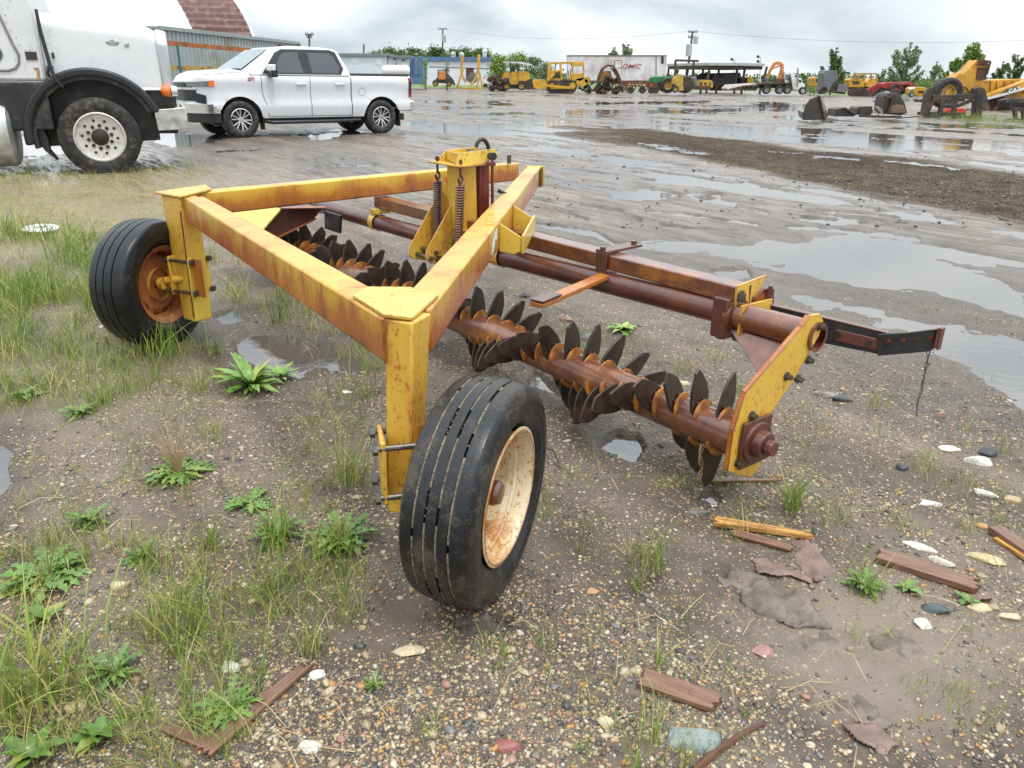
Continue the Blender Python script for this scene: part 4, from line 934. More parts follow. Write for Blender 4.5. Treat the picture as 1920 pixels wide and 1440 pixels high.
# hood: flank rows with a rounded shoulder
m = MB(); st = [-.42+1.44*i/26 for i in range(27)]
def hb(x):
    r = .90; d = abs(x-.09); z = .53+math.sqrt(max(0, r*r-d*d)) if d < r else .53
    return max(z, 1.20 if x > .62 else (1.27 if x < -.30 else z))
def ht(x): return 2.16-.155*(x+.4)/1.56-(.16*((x-.85)/.3)**2 if x > .85 else 0)
rows = []
for x in st:
    tuck = .10+.05*(x+.42)/1.56+(.10*((x-.9)/.25)**2 if x > .9 else 0)
    b, t = hb(x), ht(x); pr = [(tuck-.03+.02*0, b)]
    for i in range(1, 7): pr.append((tuck-.03*(1-i/6), b+(t-.22-b)*i/6))
    for i in range(1, 8): a = i/7*math.pi/2; pr.append((tuck+.22*(1-math.cos(a)), t-.22+.20*math.sin(a)))
    for i in range(1, 5): pr.append((tuck+.22+(SWD/2-tuck-.22)*i/4, t-.02+.03*math.sin(i/4*math.pi/2)))
    full = pr+[(SWD-y, z) for y, z in pr[::-1][1:]]; rows.append([(x, y, z) for y, z in full])
nR = len(rows[0]); m.v = [v for r in rows for v in r]
m.f = [(i*nR+j, i*nR+j+1, (i+1)*nR+j+1, (i+1)*nR+j) for i in range(len(rows)-1) for j in range(nR-1)]+[tuple(range(nR)), tuple(range((len(rows)-1)*nR, len(rows)*nR))[::-1]]
m.build('hood', 'truck_white', sm, 45)
# grille shell
m = MB(); m.prism([(1.015, .115, 1.15), (1.015, .12, 1.80), (1.015, .28, 1.985), (1.015, SWD-.28, 1.985), (1.015, SWD-.13, 1.80), (1.015, SWD-.125, 1.15)], (.15, 0, -.03)); m.build('grille_shell', plain('grey_grille_shell', (.50, .51, .53), .35, .4, .1, 6, .05), sm, 30, .03)
# cab and sleeper
m = MB(); m.prism([(-.425, .02, 1.27), (-.425, .02, 2.20), (-.62, .04, 2.85), (-.9, .05, 3.0), (-3.2, .05, 3.0), (-3.2, .02, 1.27)], (0, SWD-.04, 0)); m.build('cab', 'truck_white', sm, 30, .04)
m = MB(); m.prism([(-.45, .0, 1.262), (-.45, .0, .64), (-3.2, .0, .64), (-3.2, .0, 1.262)], (0, .5, 0)); m.build('step_skirt', 'blk_dirty', sm, 30, .02)
def strip(pts, w, name, mat, y=.012):
    m = MB(); m.tube([(a, y, z) for a, z in pts], w, 6); return m.build(name, mat, sm, 50)
strip([(-1.05, 2.9), (-.90, 2.35), (-.74, 1.72), (-.70, 1.60), (-.715, 1.50), (-.77, 1.43), (-.86, 1.40), (-1.9, 1.395)], .016, 'door_seal', plain('grey_door_seal', (.22, .20, .19), .6))
m = MB(); m.prism([(-1.13, .014, 2.6), (-.93, .014, 1.78), (-.88, .014, 1.60), (-.92, .014, 1.53), (-1.0, .014, 1.51), (-1.8, .014, 1.52), (-1.8, .014, 2.6)], (0, -.012, 0)); m.build('door_window', 'glass_dark', sm, None, .004)
m = MB(); m.box((-.555, .014, 1.59), (.135, .02, .105)); m.build('vent_window', plain('dark_vent', (.05, .03, .025), .4), sm, None, .008)
m = MB()
for a in (-.62, -.555, -.49):
    for z in (1.66, 1.52): m.ball((a, .016, z), .006, 6, 4)
for i in range(12): m.ball((-.72-.028*i*0-.30*i/12*0-.05*math.cos(i), .018, 1.45+.09*i), .007, 6, 4)
for i in range(16): m.ball((-.44-.10*i, .018, 1.30), .007, 6, 4)
o = m.build('rivets', plain('rusty_rivets', (.35, .22, .14), .6), sm, 60); o['kind'] = 'stuff'
m = MB(); m.prism([(-.56, .018, 1.44), (-.50, .018, 1.445), (-.49, .018, 1.40), (-.50, .018, 1.30), (-.54, .018, 1.29), (-.53, .018, 1.39)], (0, -.002, 0)); m.build('rust_streak', plain('rust_streak', (.45, .25, .10), .7, 0, .5, 30), sm)
# black flare
def ring(r0, r1, a0, a1, y, dy, name, mat, n=28, bev=.015):
    m = MB(); q = ar_(r0, a0, a1, n)+ar_(r1, a1, a0, n); m.prism([(a, y, z) for a, z in q], (0, dy, 0)); return m.build(name, mat, sm, 30, bev)
ring(.815, .925, math.radians(22), math.radians(186), -.05, .24, 'arch_flare', 'blk_plastic', 30, .03)
ring(.76, .83, math.radians(24), math.radians(190), .0, .30, 'arch_lip', 'blk_dirty', 30, .015)
m = MB(); m.prism([(a, .32, z) for a, z in ar_(.80, math.radians(-5), math.radians(190), 20)], (0, .02, 0)); m.build('arch_liner', 'blk_dirty', sm)
m = MB(); m.box((.2, SWD/2, .75), (1.9, 1.3, .42)); m.box((-1.8, SWD/2, .85), (2.6, 1.2, .5)); m.build('chassis', 'blk_dirty', sm)
m = MB(); m.prism([(-.72, .1, .66), (-.60, .1, .66), (-.56, .1, .50), (-.58, .1, .36), (-.50, .1, .22), (-.62, .1, .34), (-.70, .1, .48)], (0, .25, 0)); m.build('torn_mud_flap', 'black_rubber', sm)
m = MB(); m.box((1.12, SWD/2, 1.03), (.12, SWD-.4, .2)); m.box((.93, .25, 1.03), (.30, .12, .26)); m.build('front_frame', 'blk_dirty', sm)
# bumper, lamp, tank, rod, badge
m = MB(); m.prism([(.86, -.04, .90), (1.29, -.04, .935), (1.30, -.04, .63), (.88, -.04, .61)], (0, .06, 0)); m.prism([(1.24, .021, .932), (1.295, .021, .935), (1.30, .021, .63), (1.245, .021, .63)], (0, SWD-.04, 0)); m.build('bumper', 'dull_alu', sm, 30, .012)
m = MB(); m.cyl((1.06, .05, 1.155), (1.12, .05, 1.155), .088, .094, 20); m.ball((1.06, .05, 1.155), (.075, .085, .085), 20, 12); m.build('marker_lamp', 'lamp_amber', sm, 60)
m = MB(); m.cyl((1.121, .05, 1.145), (1.20, .06, 1.145), .09, .075, 20); m.build('headlamp_shell', 'chrome', sm, 40)
m = MB(); m.lathe((-2.4, .28, .60), (1, 0, 0), [(0, 0), (.46, 0), (.46, 1.36), (.44, 1.41), (.38, 1.44), (0, 1.45)], 40); m.build('fuel_tank', 'dull_alu', sm, 40)
m = MB(); m.tube([(-.39, -.01, 2.16), (-.385, -.03, 1.9), (-.345, -.05, 1.45), (-.31, -.08, 1.30), (-.24, -.08, 1.20)], [.020, .024, .026, .022, .018], 8); m.build('black_strut', 'blk_plastic', sm, 50)
m = MB(); m.tube([(-.36, .06, 1.28), (-.40, .02, 1.36), (-.38, .02, 1.46), (-.33, .06, 1.45)], .02, 8); m.build('bracket_loop', 'blk_dirty', sm, 50)
m = MB(); m.box((-.30, .06, 1.60), (.03, .03, .075)); m.build('hood_latch', 'blk_plastic', sm, None, .006)
m = MB(); m.lathe((.455, .127, 1.785), (0, -1, 0), [(0, .014), (.075, .014), (.088, .008), (.090, 0)], 28)
m.v = [((x-.455)*1.0+.455, y, (z-1.785)*.46+1.785) for x, y, z in m.v]; m.build('oval_badge', plain('grey_badge', (.42, .44, .44), .3, .7, .1, 10, .05), sm, 40)
m = MB(); m.box((.63, .118, 1.755), (.05, .02, .035)); m.cyl((.655, .12, 1.775), (.655, .10, 1.775), .014, seg=8); m.build('hood_catch', 'dull_alu', sm, None, .006)
road_wheel(sm, (.10, .17, .53), .535, .30, .335, 'steel', -1)
road_wheel(sm, (.10, SWD-.17, .53), .535, .30, .335, 'steel', 1)

# ------------------------------------------------------------------ far side of the yard
def bgthing(name, label, cat, px, D, group=None):
    b = Q(px, 160, D); t = thing(name, label, cat, (b.x, D, 0), group=group); bpy.context.view_layer.update(); return t
class BG:
    """a thing surveyed on the upright plane at distance D; pieces get real thickness"""
    def __init__(s, name, label, cat, px, D, group=None): s.t = bgthing(name, label, cat, px, D, group); s.D = D
    def q(s, x, y, d=0): p = Q(x, y, s.D); return Vector((p.x, s.D+d, max(p.z, -.03)))
    def poly(s, name, mat, pts, d0=0, th=1.0, parent=None, bevel=.02, smooth=None):
        m = MB(); m.prism([s.q(x, y, d0) for x, y in pts], (0, th, 0)); return m.build(name, mat, parent or s.t, smooth, bevel, world=True)
    def bars(s, name, mat, segs, r, d0=0, parent=None, seg=8):
        m = MB()
        for sg in segs:
            for a, b in zip(sg[:-1], sg[1:]): m.cyl(s.q(*a, *([d0] if len(a) == 2 else [])), s.q(*b, *([d0] if len(b) == 2 else [])), r, seg=seg)
        return m.build(name, mat, parent or s.t, 40, 0, world=True)
    def sbars(s, name, mat, segs, w, d0=0, parent=None):
        m = MB(); ct_ = 0
        for sg in segs:
            for a, b in zip(sg[:-1], sg[1:]):
                ct_ += 1; w_ = w*(1-.035*(ct_ % 5)); m.beam(s.q(*a, *([d0] if len(a) == 2 else [])), s.q(*b, *([d0] if len(b) == 2 else [])), w_, w_*(1+.02*(ct_ % 3)), (0, 1, 0))
        return m.build(name, mat, parent or s.t, None, .01, world=True)
    def wheel(s, x, y, rpx, w, d0=0, tmat='bg_tyre', rmat='bg_rim', rim=.55, axis=(0, 1, 0)):
        R = rpx*s.D/1600; c = s.q(x, y, d0); c.z = max(c.z, R-.06)
        wh = bpy.data.objects.new('wheel', None); COL.objects.link(wh); wh.parent = s.t; wh.location = s.t.matrix_world.inverted() @ c; bpy.context.view_layer.update()
        m = MB(); h = w/2; m.lathe(c, axis, [(R*rim, -h*.8), (R*.8, -h), (R*.94, -h*.9), (R, -h*.6), (R, h*.6), (R*.94, h*.9), (R*.8, h), (R*rim, h*.8)], 28, True); m.build('tyre', tmat, wh, 35, world=True)
        m = MB(); m.lathe(c, (-axis[0], -axis[1], -axis[2]), [(0, -h*.4), (R*rim*1.02, -h*.4), (R*rim*1.02, h*.75), (R*rim*.85, h*.6), (R*rim*.75, h*.2), (R*.2, h*.25), (R*.18, h*.45), (0, h*.45)], 24); m.build('rim', rmat, wh, 35, world=True)
        return wh
M['bg_tyre'] = tyre_mat('weathered_tyre', (.022, .022, .023), (.12, .10, .075), .4, .7)
cat_y = plain('machine_yellow', (.62, .34, .022), .45, 0, .3, 2.5, .1, .2, (.20, .11, .05), .42, 1.2); M['cat'] = cat_y
M['bg_rim'] = plain('faded_yellow_rim', (.50, .33, .06), .5, 0, .3, 4, .1, 0, (.2, .1, .04), .4, 3)
M['grey_rim'] = plain('dusty_grey_rim', (.32, .31, .29), .5, .2, .3, 5)
M['bg_rust'] = plain('scrap_rust', (.13, .055, .030), .75, 0, .5, 2.5, .4, 0, (.03, .02, .018), .6, 1.6)
M['bg_dark'] = plain('dark_machinery', (.030, .026, .024), .6, 0, .5, 2.5, .3, 0, (.14, .07, .035), .45, 1.8)
M['bg_red'] = plain('faded_tractor_red', (.34, .028, .035), .5, 0, .3, 3, .1, .1, (.16, .06, .04), .4, 2)
M['bg_green'] = plain('tractor_green', (.018, .17, .045), .4, 0, .25, 3, .1, .3)
M['bg_grey'] = plain('slate_grey_paint', (.12, .135, .15), .5, 0, .25, 3, .1, .1, (.2, .17, .13), .35, 2)
M['bg_white'] = plain('grubby_white_paint', (.66, .67, .66), .5, 0, .12, 2, .1, .1, (.30, .24, .20), .45, 1.1)
M['bg_orange'] = plain('machine_orange', (.62, .21, .04), .5, 0, .25, 3, .1, .1, (.3, .12, .05), .35, 2)
M['siding'] = plain('pale_blue_siding', (.58, .66, .68), .6, 0, .06, 1, .05)
M['siding_white'] = plain('white_siding', (.70, .73, .75), .6, 0, .08, 1, .05)
M['roof_grey'] = plain('grey_green_roof', (.17, .21, .21), .7, 0, .2, 2)
M['blue'] = plain('blue_paint', (.085, .17, .29), .5, 0, .25, 2, .05)
M['wood_pole'] = plain('weathered_pole_wood', (.12, .095, .075), .85, 0, .4, 4, .3)
M['post'] = plain('dark_shed_timber', (.085, .06, .05), .8, 0, .4, 4, .3)
M['win'] = plain('dark_window_glass', (.05, .06, .065), .5, bump=0)

# hut with pale blue siding
def hut(name, label, cat, x0, x1, yt, yb, D, mat, rmat, wins, dep=4, rh=4, rover=3, doors=()):
    b = BG(name, label, cat, (x0+x1)/2, D)
    b.poly('wall', mat, [(x0, yb), (x0, yt), (x1, yt), (x1, yb)], 0, dep, bevel=.01)
    b.poly('roof', rmat, [(x0-rover, yt+1.5), (x0-rover, yt-rh), (x1+rover, yt-rh), (x1+rover, yt+1.5)], -.3, dep+.6, bevel=.02)
    for (a, c, d, e) in wins:
        f = b.poly('window', 'siding_white', [(a-1, e+1), (a-1, c-1), (d+1, c-1), (d+1, e+1)], -.05, .05, bevel=0)
        b.poly('pane', 'win', [(a, e), (a, c), (d, c), (d, e)], -.07, .02, f, bevel=0)
    for (a, c, d, e) in doors: b.poly('door', 'bg_grey', [(a, e), (a, c), (d, c), (d, e)], -.06, .06, bevel=0)
    return b
b = hut('site_hut', 'long pale blue hut with two small windows behind the pickup bed', 'building', 560, 724, 104, 158, 100, 'siding', 'roof_grey', [(660, 109, 670, 118), (705, 111, 714, 120), (600, 108, 610, 117)])
m = MB(); b2 = b
for k in range(24): pass
b = hut('site_office', 'grubby white portable office with a small window between blue hut and blue doors', 'building', 726, 768, 107, 158, 101, 'bg_white', 'roof_grey', [(728, 114, 733, 122), (759, 120, 763, 127)], rover=1, rh=3)
for (a, c, d, e) in ((738, 109, 742, 113), (752, 111, 760, 115), (741, 119, 745, 123)): b.poly('wall_patch', 'blue', [(a, e), (a, c), (d, c), (d, e)], -.05, .05, bevel=0)
b = BG('blue_container', 'bright blue steel container end with tall doors beside the white office', 'container', 780, 100)
b.poly('box', 'blue', [(770, 158), (770, 107), (792, 106), (792, 158)], 0, 5)
b.poly('door', plain('deep_blue_door', (.025, .10, .30), .5), [(771.5, 140), (771.5, 110), (778, 110), (778, 140)], -.08, .08); b.poly('door', 'blue', [(782, 140), (782, 109), (790, 109), (790, 140)], -.08, .08)
b.bars('lock_rod', 'grey_rim', [[(778.8, 140), (778.8, 109)], [(781, 140), (781, 109)]], .05, -.12)
b = hut('long_shed', 'long white metal building with a blue eaves band and roof vents', 'building', 796, 923, 113, 160, 112, 'siding_white', 'blue', [(857, 114, 859, 118), (879, 115, 881, 119)], rh=6, rover=1)
b.poly('wall_band', 'bg_grey', [(805, 125.6), (805, 124.6), (923, 128), (923, 129)], -.06, .06, bevel=0)
for x, h in ((848, 7), (864, 6), (908, 12)):
    m = MB(); m.cyl(b.q(x, 108, 1.5), b.q(x, 108-h, 1.5), .28, seg=12); m.ball(b.q(x, 108-h, 1.5), .36, 10, 6); m.build('roof_vent', 'bg_white', b.t, 40, world=True)
b.poly('door', 'bg_rust', [(874, 150), (874, 127), (888, 127), (888, 150)], -.07, .07, bevel=0)
# propane tank
b = BG('propane_tank', 'white horizontal propane tank on legs beyond the pickup bed', 'tank', 742, 78)
m = MB(); a0, a1 = b.q(721, 132, 0), b.q(764, 132, 0); m.lathe(a0, a1-a0, [(0, -.25), (.25, -.2), (.42, -.05), (.46, .1), (.46, (a1-a0).length-.1), (.42, (a1-a0).length+.05), (.25, (a1-a0).length+.2), (0, (a1-a0).length+.25)], 28); m.build('vessel', 'wht', b.t, 50, world=True)
m = MB(); m.cyl(b.q(748, 127), b.q(748, 124), .18, seg=12); m.build('valve_dome', 'wht', b.t, 40, world=True)
for x in (728, 757): b.poly('leg', 'bg_white', [(x-2, 160), (x-2, 136), (x+2, 136), (x+2, 160)], -.2, .4)

# grey corrugated container and rack behind the lorry, arched barn
c0, c1 = Q(300, 60, 31), Q(560, 73, 44); dcc = Vector((c1.x-c0.x, c1.y-c0.y, 0)); Lc = dcc.length; dcc.normalize(); ncc = Vector((dcc.y, -dcc.x, 0))
if ncc.y > 0: ncc = -ncc
ct = thing('corrugated_container', 'grey corrugated steel shipping container behind the white pickup', 'container', (c0.x, c0.y, 0)); bpy.context.view_layer.update()
m = MB(); zt = 3.0; N_ = 44; pts = []
for i in range(N_):
    for k, o in ((0, 0), (.25, 0), (.4, .07), (.85, .07)): pts.append((i+k, o))
vs = [];
for u, o in pts:
    p = c0+dcc*(Lc*u/N_); p = Vector((p.x, p.y, 0))-ncc*o
    vs += [p+Z3*.35, p+Z3*(zt-.12)]
m.v = vs; m.f = [(2*i, 2*i+1, 2*i+3, 2*i+2) for i in range(len(pts)-1)]
m.build('corrugated_wall', plain('faded_grey_green_steel', (.33, .37, .37), .6, .1, .12, 1.2, .1, 0, (.25, .20, .15), .25, .8), ct, None, 0, world=True, normals=False)
m = MB(); p0, p1 = Vector((c0.x, c0.y, zt-.06)), Vector((c0.x, c0.y, zt-.06))+dcc*Lc
m.beam(p0-ncc*1.2, p1-ncc*1.2, 2.4, .10); m.beam(p0, p1, .12, .14); m.beam(p0+Z3*-2.65, p1+Z3*-2.65, .14, .16); m.beam(p1-Z3*2.7, p1, .16, .16, dcc)
m.build('container_frame', plain('grey_green_steel', (.26, .30, .30), .6, .1, .2, 3), ct, None, .01, world=True)
m = MB(); m.beam(p1-ncc*1.2-Z3*2.7-dcc*.1, p1-ncc*1.2-dcc*.1, 2.3, .06, dcc); m.build('end_wall', 'bg_grey', ct, None, 0, world=True)
# pallet racking
rk = BG('pallet_rack', 'rusty orange and teal pallet racking in front of the grey container', 'storage rack', 400, 29)
m = MB(); m.beam(rk.q(308, 80), rk.q(520, 96, 9), .10, .15); m.build('beam', plain('rusty_orange_beam', (.36, .12, .03), .6, 0, .4, 3, .2, 0, (.08, .05, .04), .4, 4), rk.t, None, .005, world=True)
m = MB(); m.beam(rk.q(308, 127), rk.q(470, 128, 6), .10, .15); m.build('beam', plain('rusty_yellow_beam', (.36, .24, .06), .6, 0, .4, 3, .2, 0, (.12, .07, .04), .4, 4), rk.t, None, .005, world=True)
teal = plain('teal_rack_paint', (.05, .13, .15), .5, 0, .3, 4)
for x, d in ((321, .5), (400, 4), (418, 4.8)):
    m = MB(); m.cyl(rk.q(x, 82, d), Vector((rk.q(x, 82, d).x, rk.q(x, 82, d).y, 0)), .05, seg=8); m.build('upright', teal, rk.t, None, 0, world=True)
m = MB(); m.cyl(rk.q(400, 122, 4), rk.q(418, 88, 4.8), .025, seg=6); m.build('brace', teal, rk.t, None, 0, world=True)
# arched barn: axis runs left-right, arch end towards the right
bt = thing('arched_barn', 'huge white arched fabric barn with a brown corrugated end section', 'building', (-26, 52, 0)); bpy.context.view_layer.update()
e0 = Q(466, 66, 52); e0.z = 0; e0.x += .75
aa = math.radians(200); adir = Vector((math.cos(aa), math.sin(aa), 0)); pdir = Vector((-.80, .60, 0))
RB_ = 6.4
def archpt(t, u): return e0+adir*u+pdir*(RB_*(1-math.cos(t)))+Z3*(RB_*1.13*math.sin(t)**.95)
def archshell(u0, u1, name, mat, rib):
    m = MB(); n = 90; k = max(2, int((u1-u0)/1.0)+1)
    for j in range(k):
        u = u0+(u1-u0)*j/(k-1)
        for i in range(n+1):
            t = math.pi*i/n*.96; p = archpt(t, u); nn = (p-archpt(math.pi/2, u)+Z3*6).normalized()
            m.v.append(tuple(p+nn*(rib if i % 2 else 0)))
    m.f = [(j*(n+1)+i, j*(n+1)+i+1, (j+1)*(n+1)+i+1, (j+1)*(n+1)+i) for j in range(k-1) for i in range(n)]
    return m.build(name, mat, bt, 20, 0, world=True)
archshell(0, 3.4, 'metal_section', plain('brown_corrugated_sheet', (.13, .06, .05), .55, .1, .3, 1.5, .1, 0, (.25, .17, .14), .35, 3), .07)
archshell(3.45, 34, 'fabric_roof', plain('white_fabric', (.86, .87, .87), .6, 0, .02, .5, .02), .0)
m = MB(); m.tube([archpt(math.pi*i/40*.96, -.02) for i in range(41)], .10, 6); m.build('end_trim', 'bg_white', bt, 40, 0, world=True)

# poles and wires
def pole(label, x, yt, yb, D, arms, r=.14, lean=0, extra=None, name='utility_pole'):
    b = BG(name, label, 'utility pole', x, D, 'utility poles on the skyline' if arms else None); base = b.q(x-lean, yb); base.z = 0 if yb > 140 else base.z
    m = MB(); m.cyl(Vector((base.x, base.y, 0)), b.q(x, yt), r, r*.7, 10); m.build('post', 'wood_pole', b.t, 50, 0, world=True)
    for yy, hw in arms:
        m = MB(); m.beam(b.q(x-hw, yy), b.q(x+hw, yy), .12, .14); m.build('crossarm', 'wood_pole', b.t, None, 0, world=True)
        for k in (-.9, -.45, .45, .9):
            m = MB(); p = b.q(x+hw*k, yy); m.cyl(p, p+Z3*.28, .05, .035, 8); m.build('insulator', 'bg_grey', b.t, 40, 0, world=True)
    for (ex, ey, rr, hh) in extra or []:
        m = MB(); p = b.q(ex, ey, -.2); m.cyl(p-Z3*hh/2, p+Z3*hh/2, rr, seg=14); m.ball(p+Z3*hh/2, (rr, rr, rr*.4), 12, 6); m.build('transformer', plain('pale_transformer_grey', (.36, .38, .38), .5) if 'pale_transformer_grey' not in MATS else MATS['pale_transformer_grey'], b.t, 40, 0, world=True)
    return b
pole('wooden utility pole rising just right of the grey container', 580, 63, 160, 95, [(65, 8), (70, 5)])
pole('wooden utility pole above the blue-banded building', 830, 53, 160, 150, [(54.5, 8.5)], .17, extra=[(833, 73, .35, 1.1)])
pole('leaning utility pole with two crossarms above the open shed', 1299, 58, 165, 105, [(60, 9), (70, 9)], .17, 14, [(1291, 95, .36, 1.3), (1304, 76, .28, .8)])
b = BG('chimney_pipe', 'thin dark flue pipe above the pale blue hut roof', 'pipe', 682, 103); m = MB(); m.cyl(b.q(682, 104), b.q(682, 83), .12, seg=10); m.build('pipe', 'bg_grey', b.t, 40, 0, world=True)
def cable(name, label, pts):
    m = MB(); m.tube(pts, .012, 4); o = m.build(name, 'bg_dark', None, 60); tag(o, label, 'cable')
def sag(a, b, s_, n=16): return [a.lerp(b, i/n)-Z3*(s_*4*(i/n)*(1-i/n)) for i in range(n+1)]
cable('power_line', 'thin power line running left from the leaning pole', sag(Q(1292, 59, 105), Q(838, 54, 150), 1.2))
cable('power_line', 'thin power line running right from the leaning pole', sag(Q(1306, 59, 105), Q(1990, 72, 100), .8))

# small orange crawler
b = BG('trencher', 'small orange machine on black tyres near the grass', 'machine', 830, 98)
b.poly('hood', 'bg_orange', [(822, 149), (822, 134), (834, 133), (835, 149)], 0, 1.1); b.poly('chassis', 'bg_dark', [(815, 155), (818, 146), (838, 145), (848, 152), (848, 158)], .1, .9)
b.bars('roll_bar', 'bg_dark', [[(821, 150), (821, 132), (836, 131), (837, 150)]], .06, .2); b.sbars('digging_arm', 'bg_dark', [[(838, 140), (848, 150), (852, 160)]], .25, .3)
b.wheel(817, 156, 6, .4, -.2); b.wheel(842, 157, 5.5, .4, -.2)
# log fork with two tall curved tines
b = BG('log_fork', 'pair of tall curved yellow log fork arms standing upright on a frame', 'fork attachment', 885, 92)
def tine(x, pts, par):
    q = [b.q(a, c, 0) for a, c in pts]; m = MB()
    for i, (p, r) in enumerate(zip(q[:-1], q[1:])): m.beam(p, r, .30-.02*i, .22, (0, 1, 0))
    m.build('tine', 'cat', par, None, .02, world=True)
tine(0, [(868, 104), (865.5, 118), (865, 132), (867, 143), (873, 154)], b.t); tine(0, [(898, 102), (897.5, 118), (896, 134), (891, 148), (882, 161)], b.t)
b.sbars('base_frame', 'cat', [[(856, 165), (868, 130)], [(856, 165), (905, 167), (898, 134)], [(893, 166), (900, 140)]], .2, .5)
m = MB(); m.lathe(b.q(885, 146, 1.2), (0, -1, 0), [(0, 0), (.35, 0), (.55, .1), (.6, .3), (0, .35)], 20); m.build('drum', 'bg_grey', b.t, 40, 0, world=True)
# generic heap of scrap machine parts: gears, shafts, plates
def scrap(name, label, x0, x1, yt, yb, D, mats, n, seed, group=None, cat='scrap machine'):
    b = BG(name, label, cat, (x0+x1)/2, D, group); rg = random.Random(seed)
    for mi, mt in enumerate(mats):
        m = MB()
        for k in range(n//len(mats)):
            x = rg.uniform(x0, x1); e_ = 1-abs((x-x0)/(x1-x0)-.5)*.7; y = yb-(yb-yt)*e_*rg.random()**1.2*.9
            p = b.q(x, y, rg.uniform(0, 1.6)); sc = D/1600; t = rg.random()
            if t < .35: m.box(p, [rg.uniform(2, 8)*sc, rg.uniform(.2, .8), rg.uniform(2, 7)*sc], Matrix.Rotation(rg.uniform(-.7, .7), 3, 'Y') @ Matrix.Rotation(rg.uniform(-.5, .5), 3, 'Z'))
            elif t < .65: q = p+Vector((rg.uniform(-1, 1), rg.uniform(-.5, .5), rg.uniform(-.6, .6)))*rg.uniform(.4, 1.0); q.z = max(q.z, .05); m.cyl(p, q, rg.uniform(.05, .13), seg=8)
            else: r = rg.uniform(.18, .42); p.z = max(p.z, r); m.lathe(p, (rg.uniform(-.6, .6), -1, rg.uniform(-.2, .2)), [(0, 0), (r*.3, .02), (r*.35, .12), (r, .06), (r, -.12), (0, -.12)], 14)
        m.build(['frame', 'rusty_works', 'panels', 'pipework'][mi], mt, b.t, 40, 0, world=True)
    return b
b = scrap('scrap_machine', 'low dark heap of engines and gears beside the yellow log fork', 908, 950, 138, 169, 92, ['bg_dark', 'bg_rust'], 44, 2)
# wheel loader with white canopy
b = BG('wheel_loader', 'old yellow loader with a dark cab and pale flat canopy left of the bulldozer', 'loader', 968, 95)
b.poly('body', 'cat', [(942, 160), (941, 137), (955, 135), (974, 134), (990, 137), (990, 150), (975, 158)], .2, 1.8); b.poly('hood', 'cat', [(972, 152), (972, 134), (990, 134), (994, 140), (993, 152)], .0, 1.5)
b.poly('canopy', 'bg_white', [(943, 118), (946, 115.5), (978, 116), (998, 121), (998, 124), (975, 120)], 0, 2.0)
b.bars('canopy_post', 'bg_dark', [[(943, 140), (944, 118)]], .07); b.bars('canopy_post', 'bg_dark', [[(972, 136), (970, 118)]], .07); b.bars('canopy_post', 'bg_dark', [[(1000, 140), (994, 122)]], .07); b.bars('canopy_post', 'bg_dark', [[(957, 137), (957, 117)]], .06)
b.poly('seat', 'bg_dark', [(958, 136), (958, 126), (966, 126), (966, 136)], .6, .6); b.poly('chassis', 'bg_dark', [(938, 166), (942, 154), (1000, 154), (1004, 167)], .3, 1.4)
b.poly('bucket', 'bg_dark', [(986, 168), (984, 152), (994, 148), (1006, 150), (1008, 168)], -.2, 2.2); b.wheel(950, 160, 8, .5, -.1); b.wheel(978, 161, 8, .5, -.1)
# bulldozer
b = BG('bulldozer', 'bright yellow crawler bulldozer with roll cage and front blade', 'bulldozer', 1055, 84)
b.poly('blade', 'cat', [(998, 152), (1001, 149), (1021, 149), (1026, 157), (1026, 166), (1004, 167), (1001, 164)], -.5, .25); b.poly('blade', 'cat', [(1004, 152), (1024, 158), (1024, 165), (1006, 165)], -.55, .06) if False else None
b.sbars('blade_arm', 'cat', [[(1022, 160), (1074, 165)], [(1026, 150), (1040, 138)]], .22, -.45)
b.poly('hood', 'cat', [(1026, 155), (1027, 137), (1031, 132), (1053, 131), (1054, 150), (1050, 152)], .3, 1.2)
b.poly('engine', 'bg_dark', [(1036, 146), (1037, 136), (1050, 135), (1051, 146)], .26, .05, bevel=0)
b.sbars('cowl_strut', 'cat', [[(1028, 152), (1040, 134)]], .18, .15)
b.poly('cab_body', 'cat', [(1066, 150), (1068, 143), (1075, 138), (1096, 137), (1096, 147), (1090, 152)], .2, 1.5)
b.poly('winch', 'cat', [(1082, 162), (1080, 148), (1094, 145), (1103, 150), (1102, 158), (1092, 164)], .2, 1.3)
m = MB(); m.cyl(b.q(1102, 150, .2), b.q(1102, 150, 1.6), .30, seg=18); m.build('winch_drum', 'cat', b.t, 40, 0, world=True)
b.sbars('roll_cage', 'cat', [[(1028, 138), (1029.5, 118), (1094, 117), (1095, 138)], [(1053, 150), (1052, 118)], [(1073, 143), (1074, 118)]], .17, .2)
b.sbars('roll_cage', 'cat', [[(1032, 138), (1033.5, 118), (1096, 117), (1097, 138)], [(1053, 140), (1052, 118)]], .17, 1.9)
b.poly('canopy', 'cat', [(1074, 124), (1070, 118), (1092, 117), (1096, 123)], .1, 1.9); b.bars('exhaust', 'bg_dark', [[(1041, 134), (1042, 122), (1044, 118)]], .06, .9); b.bars('lever', 'bg_dark', [[(1067, 143), (1066, 132)], [(1070, 143), (1071, 130)]], .04, .7)
